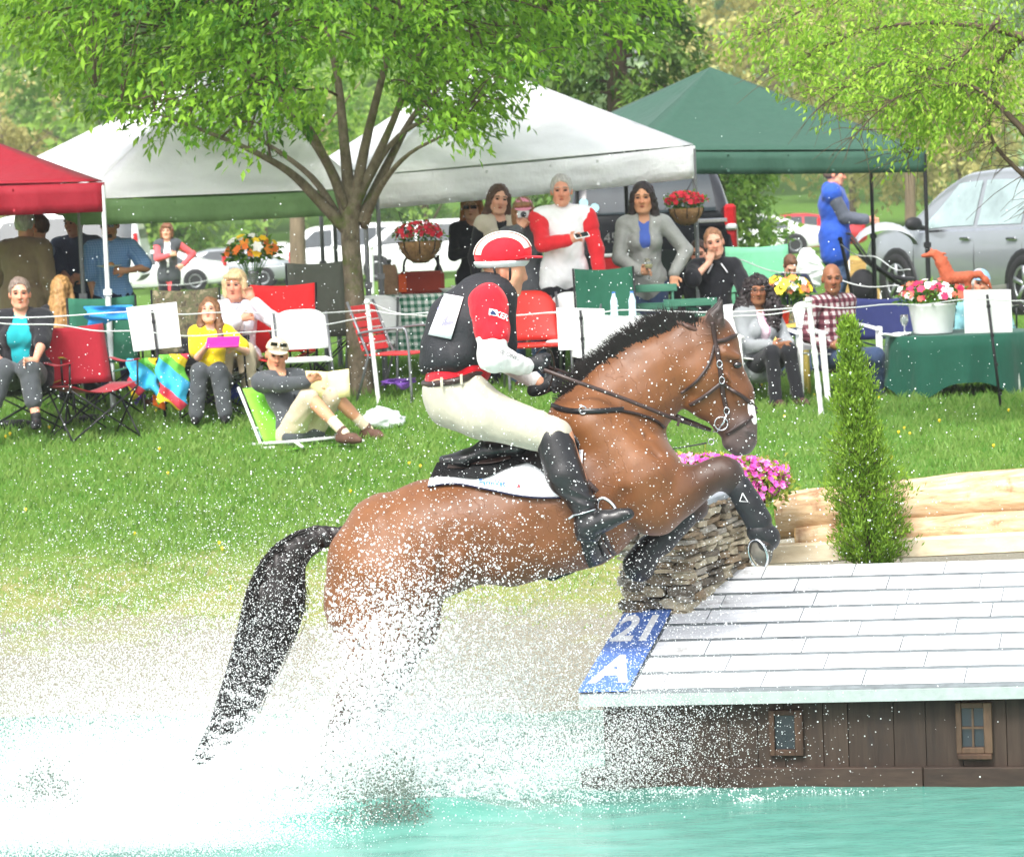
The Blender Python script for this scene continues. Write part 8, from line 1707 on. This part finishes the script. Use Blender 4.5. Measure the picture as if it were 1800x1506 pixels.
# ================================================================ spray thrown up by the horse
def spray():
    P = []; Rr = []
    def cloud(n, fn, r0, r1, pw=3.0):
        pts = np.array([fn() for _ in range(n)]); P.append(pts); Rr.append(r0 + (r1 - r0) * rng.random(n) ** pw)
    def sheet(n, px, py, sx, sy, rot, d, sd, r0, r1, pw=3.0):
        a = rng.normal(0, 1, n) * sx; b = rng.normal(0, 1, n) * sy; c, s = math.cos(rot), math.sin(rot); X = px + a * c - b * s; Y = py + a * s + b * c; D = d + rng.normal(0, sd, n)
        v = _f[None] + _r[None] * ((X - 900) / FPX)[:, None] + _u[None] * ((753 - Y) / FPX)[:, None]; Q = CAM + v * (D / v[:, 1])[:, None]; ok = (Q[:, 2] > -.01) & (D > 13.6); P.append(Q[ok]); Rr.append((r0 + (r1 - r0) * rng.random(n) ** pw)[ok])
    T_ = .0011
    # white core around the hind legs, then thinner veils
    sheet(34000, 560, 1350, 85, 55, -.3, 15.15, .25, .0012, .0050, 4); sheet(95000, 380, 1375, 150, 55, .05, 15.95, .3, .0012, .0045); sheet(40000, 360, 1440, 150, 28, .0, 14.6, .3, .0012, .0040); sheet(60000, 130, 1400, 110, 55, .1, 15.3, .35, .0012, .004)
    sheet(36000, 720, 1300, 95, 70, -.5, 15.0, .35, .0010, .0035); sheet(30000, 860, 1250, 95, 95, 0, 15.9, .4, .0009, .0030); sheet(26000, 300, 1270, 190, 80, 0, 16.1, .4, .0009, .0032); sheet(26000, 960, 1340, 110, 50, .1, 14.7, .3, .0009, .0030); sheet(16000, 90, 1290, 110, 90, 0, 15.6, .4, .0009, .003)
    sheet(5200, 690, 1110, 60, 65, 0, 14.95, .2, .0018, .0085, 5); sheet(3600, 640, 1190, 45, 50, 0, 14.9, .2, .002, .009, 5); sheet(1800, 760, 1010, 110, 60, 0, 14.95, .25, .0016, .006, 4)
    sheet(18000, 150, 1250, 190, 85, 0, 16.1, .4, .0009, .0030); sheet(26000, 480, 1250, 130, 85, -.2, 16.1, .4, .0009, .0030); sheet(18000, 780, 1290, 150, 80, 0, 16.0, .4, .0009, .0030)
    # strings of drops along the paths the water was flung
    for o_px, o_py, o_d, n_s, up, spread, back in ((590, 1395, 15.2, 330, 2.7, 1.0, -.9), (640, 1390, 15.5, 220, 2.9, 1.0, -.1), (520, 1400, 15.0, 260, 2.2, 1.1, -1.7), (690, 1390, 15.0, 120, 2.0, .9, .9), (330, 1410, 15.2, 160, 1.7, 1.0, -1.2), (820, 1385, 14.8, 90, 1.4, .9, 1.2)):
        o0 = at(o_px, o_py, o_d); o0[2] = 0
        for _ in range(n_s):
            v0 = np.array([back + rng.normal(0, spread), rng.normal(0, .5), up * (.45 + .65 * rng.random())]); p0 = o0 + np.array([rng.normal(0, .12), rng.normal(0, .1), 0]); t0 = rng.uniform(.03, .3); dt = rng.uniform(.03, .10); m = int(rng.integers(25, 90))
            t = t0 + dt * rng.random(m) ** .8; q = p0 + v0 * t[:, None] + np.array([0, 0, -4.9]) * (t ** 2)[:, None] + rng.normal(0, .004 + .02 * (t - t0)[:, None], (m, 3)); ok = (q[:, 2] > 0) & (q[:, 1] > 13.7); P.append(q[ok]); Rr.append((.0012 + rng.uniform(.001, .006) * rng.random(m) ** 2.5)[ok])
    sheet(900, 1240, 1394, 70, 5, 0, 14.85, .05, .0012, .005, 3); sheet(500, 1330, 1408, 20, 5, 0, 14.6, .04, .0012, .005, 3); sheet(500, 1480, 1395, 60, 5, 0, 14.7, .04, .0012, .004, 3)
    # wide veil of single drops over the whole lower picture
    sheet(9000, 400, 1180, 80, 110, .5, 15.1, .15, .0010, .0032); sheet(26000, 300, 1130, 330, 120, 0, 15.6, .4, .0010, .0032); sheet(16000, 900, 1130, 230, 110, 0, 15.1, .4, .0010, .0034); sheet(7000, 1110, 1290, 70, 70, 0, 14.7, .2, .0010, .003); sheet(2800, 1200, 1310, 130, 60, 0, 14.55, .2, .0010, .003)
    sheet(3600, 800, 900, 520, 190, 0, 14.9, .5, .0010, .0042, 4); sheet(1900, 1150, 760, 330, 210, 0, 14.9, .5, .0010, .0040, 4); sheet(1700, 500, 700, 420, 160, 0, 15, .5, .0012, .004, 3)
    sheet(60000, 90, 1465, 130, 35, 0, 14.05, .15, .0010, .0035); sheet(30000, 330, 1470, 120, 22, 0, 14.0, .15, .0010, .0030)
    return np.concatenate(P), np.concatenate(Rr)
def hoof_crowns():
    P = []; Rr = []
    for px, py, n in ((700, 1385, 2600), (85, 1440, 4200), (630, 1405, 900)):
        a = rng.random(n) * 6.28; h = rng.random(n) ** 1.6; sp = .03 + .12 * rng.random(n); c0 = at(px, py + 40, 14.35); q = np.stack([c0[0] + np.cos(a) * sp + .04 * h * rng.normal(0, 1, n), c0[1] + np.sin(a) * sp, .02 + h * .34 * (1 - .5 * sp / .15) + .02 * rng.normal(0, 1, n)], -1); P.append(q[q[:, 2] > 0]); Rr.append((.0012 + .004 * rng.random(n) ** 3)[q[:, 2] > 0])
    return np.concatenate(P), np.concatenate(Rr)
def points_object(name, P, r, m, label, cat):
    me = bpy.data.meshes.new(name); me.vertices.add(len(P)); me.vertices.foreach_set('co', P.astype(np.float32).ravel()); setrnd(me, r, 'drop_radius'); o = bpy.data.objects.new(name, me); col.objects.link(o)
    ng = bpy.data.node_groups.new(name + '_to_drops', 'GeometryNodeTree'); ng.interface.new_socket('Geometry', in_out='INPUT', socket_type='NodeSocketGeometry'); ng.interface.new_socket('Geometry', in_out='OUTPUT', socket_type='NodeSocketGeometry')
    gi = ng.nodes.new('NodeGroupInput'); go = ng.nodes.new('NodeGroupOutput'); mp = ng.nodes.new('GeometryNodeMeshToPoints'); at_ = ng.nodes.new('GeometryNodeInputNamedAttribute'); at_.data_type = 'FLOAT'; at_.inputs['Name'].default_value = 'drop_radius'; sm_ = ng.nodes.new('GeometryNodeSetMaterial'); sm_.inputs['Material'].default_value = m
    ng.links.new(gi.outputs[0], mp.inputs['Mesh']); ng.links.new(at_.outputs[0], mp.inputs['Radius']); ng.links.new(mp.outputs[0], sm_.inputs[0]); ng.links.new(sm_.outputs[0], go.inputs[0]); md = o.modifiers.new('drops', 'NODES'); md.node_group = ng; me.materials.append(m)
    tag(o, label, cat, kind='stuff'); return o
def dropmat():
    b = NB('white_water_drops'); p = b.bsdf((.93, .955, .955), .15, spec=.6); t = b.n('ShaderNodeBsdfTranslucent'); t.inputs[0].default_value = (.93, .96, .955, 1); m = b.n('ShaderNodeMixShader'); m.inputs[0].default_value = .45; b.l(p.outputs[0], m.inputs[1]); b.l(t.outputs[0], m.inputs[2]); b.l(m.outputs[0], b.out.inputs[0]); return b.m
_P, _R = hoof_crowns(); points_object('muddy_splash', _P, _R, mat('muddy_water', (104, 116, 106), .25, .3, 40, 0), 'dark muddy crowns of water thrown up by the hooves', 'splash')
_P, _R = spray(); points_object('water_spray', _P, _R, dropmat(), 'white spray and flying drops thrown up around the hind legs of the horse', 'spray')
# ================================================================ moist spring air
def build_haze():
    b = NB('moist_air'); b.t.nodes.clear(); o = b.n('ShaderNodeOutputMaterial'); v = b.n('ShaderNodeVolumePrincipled'); v.inputs['Color'].default_value = (.93, .96, .97, 1); v.inputs['Density'].default_value = .0007; v.inputs['Anisotropy'].default_value = .2; b.l(v.outputs[0], o.inputs['Volume'])
    hz_ = MB().box((0, 130, 17), (360, 640, 46)).build('haze', b.m); tag(hz_, 'thin pale haze over the far trees', 'haze', kind='stuff')
build_haze()
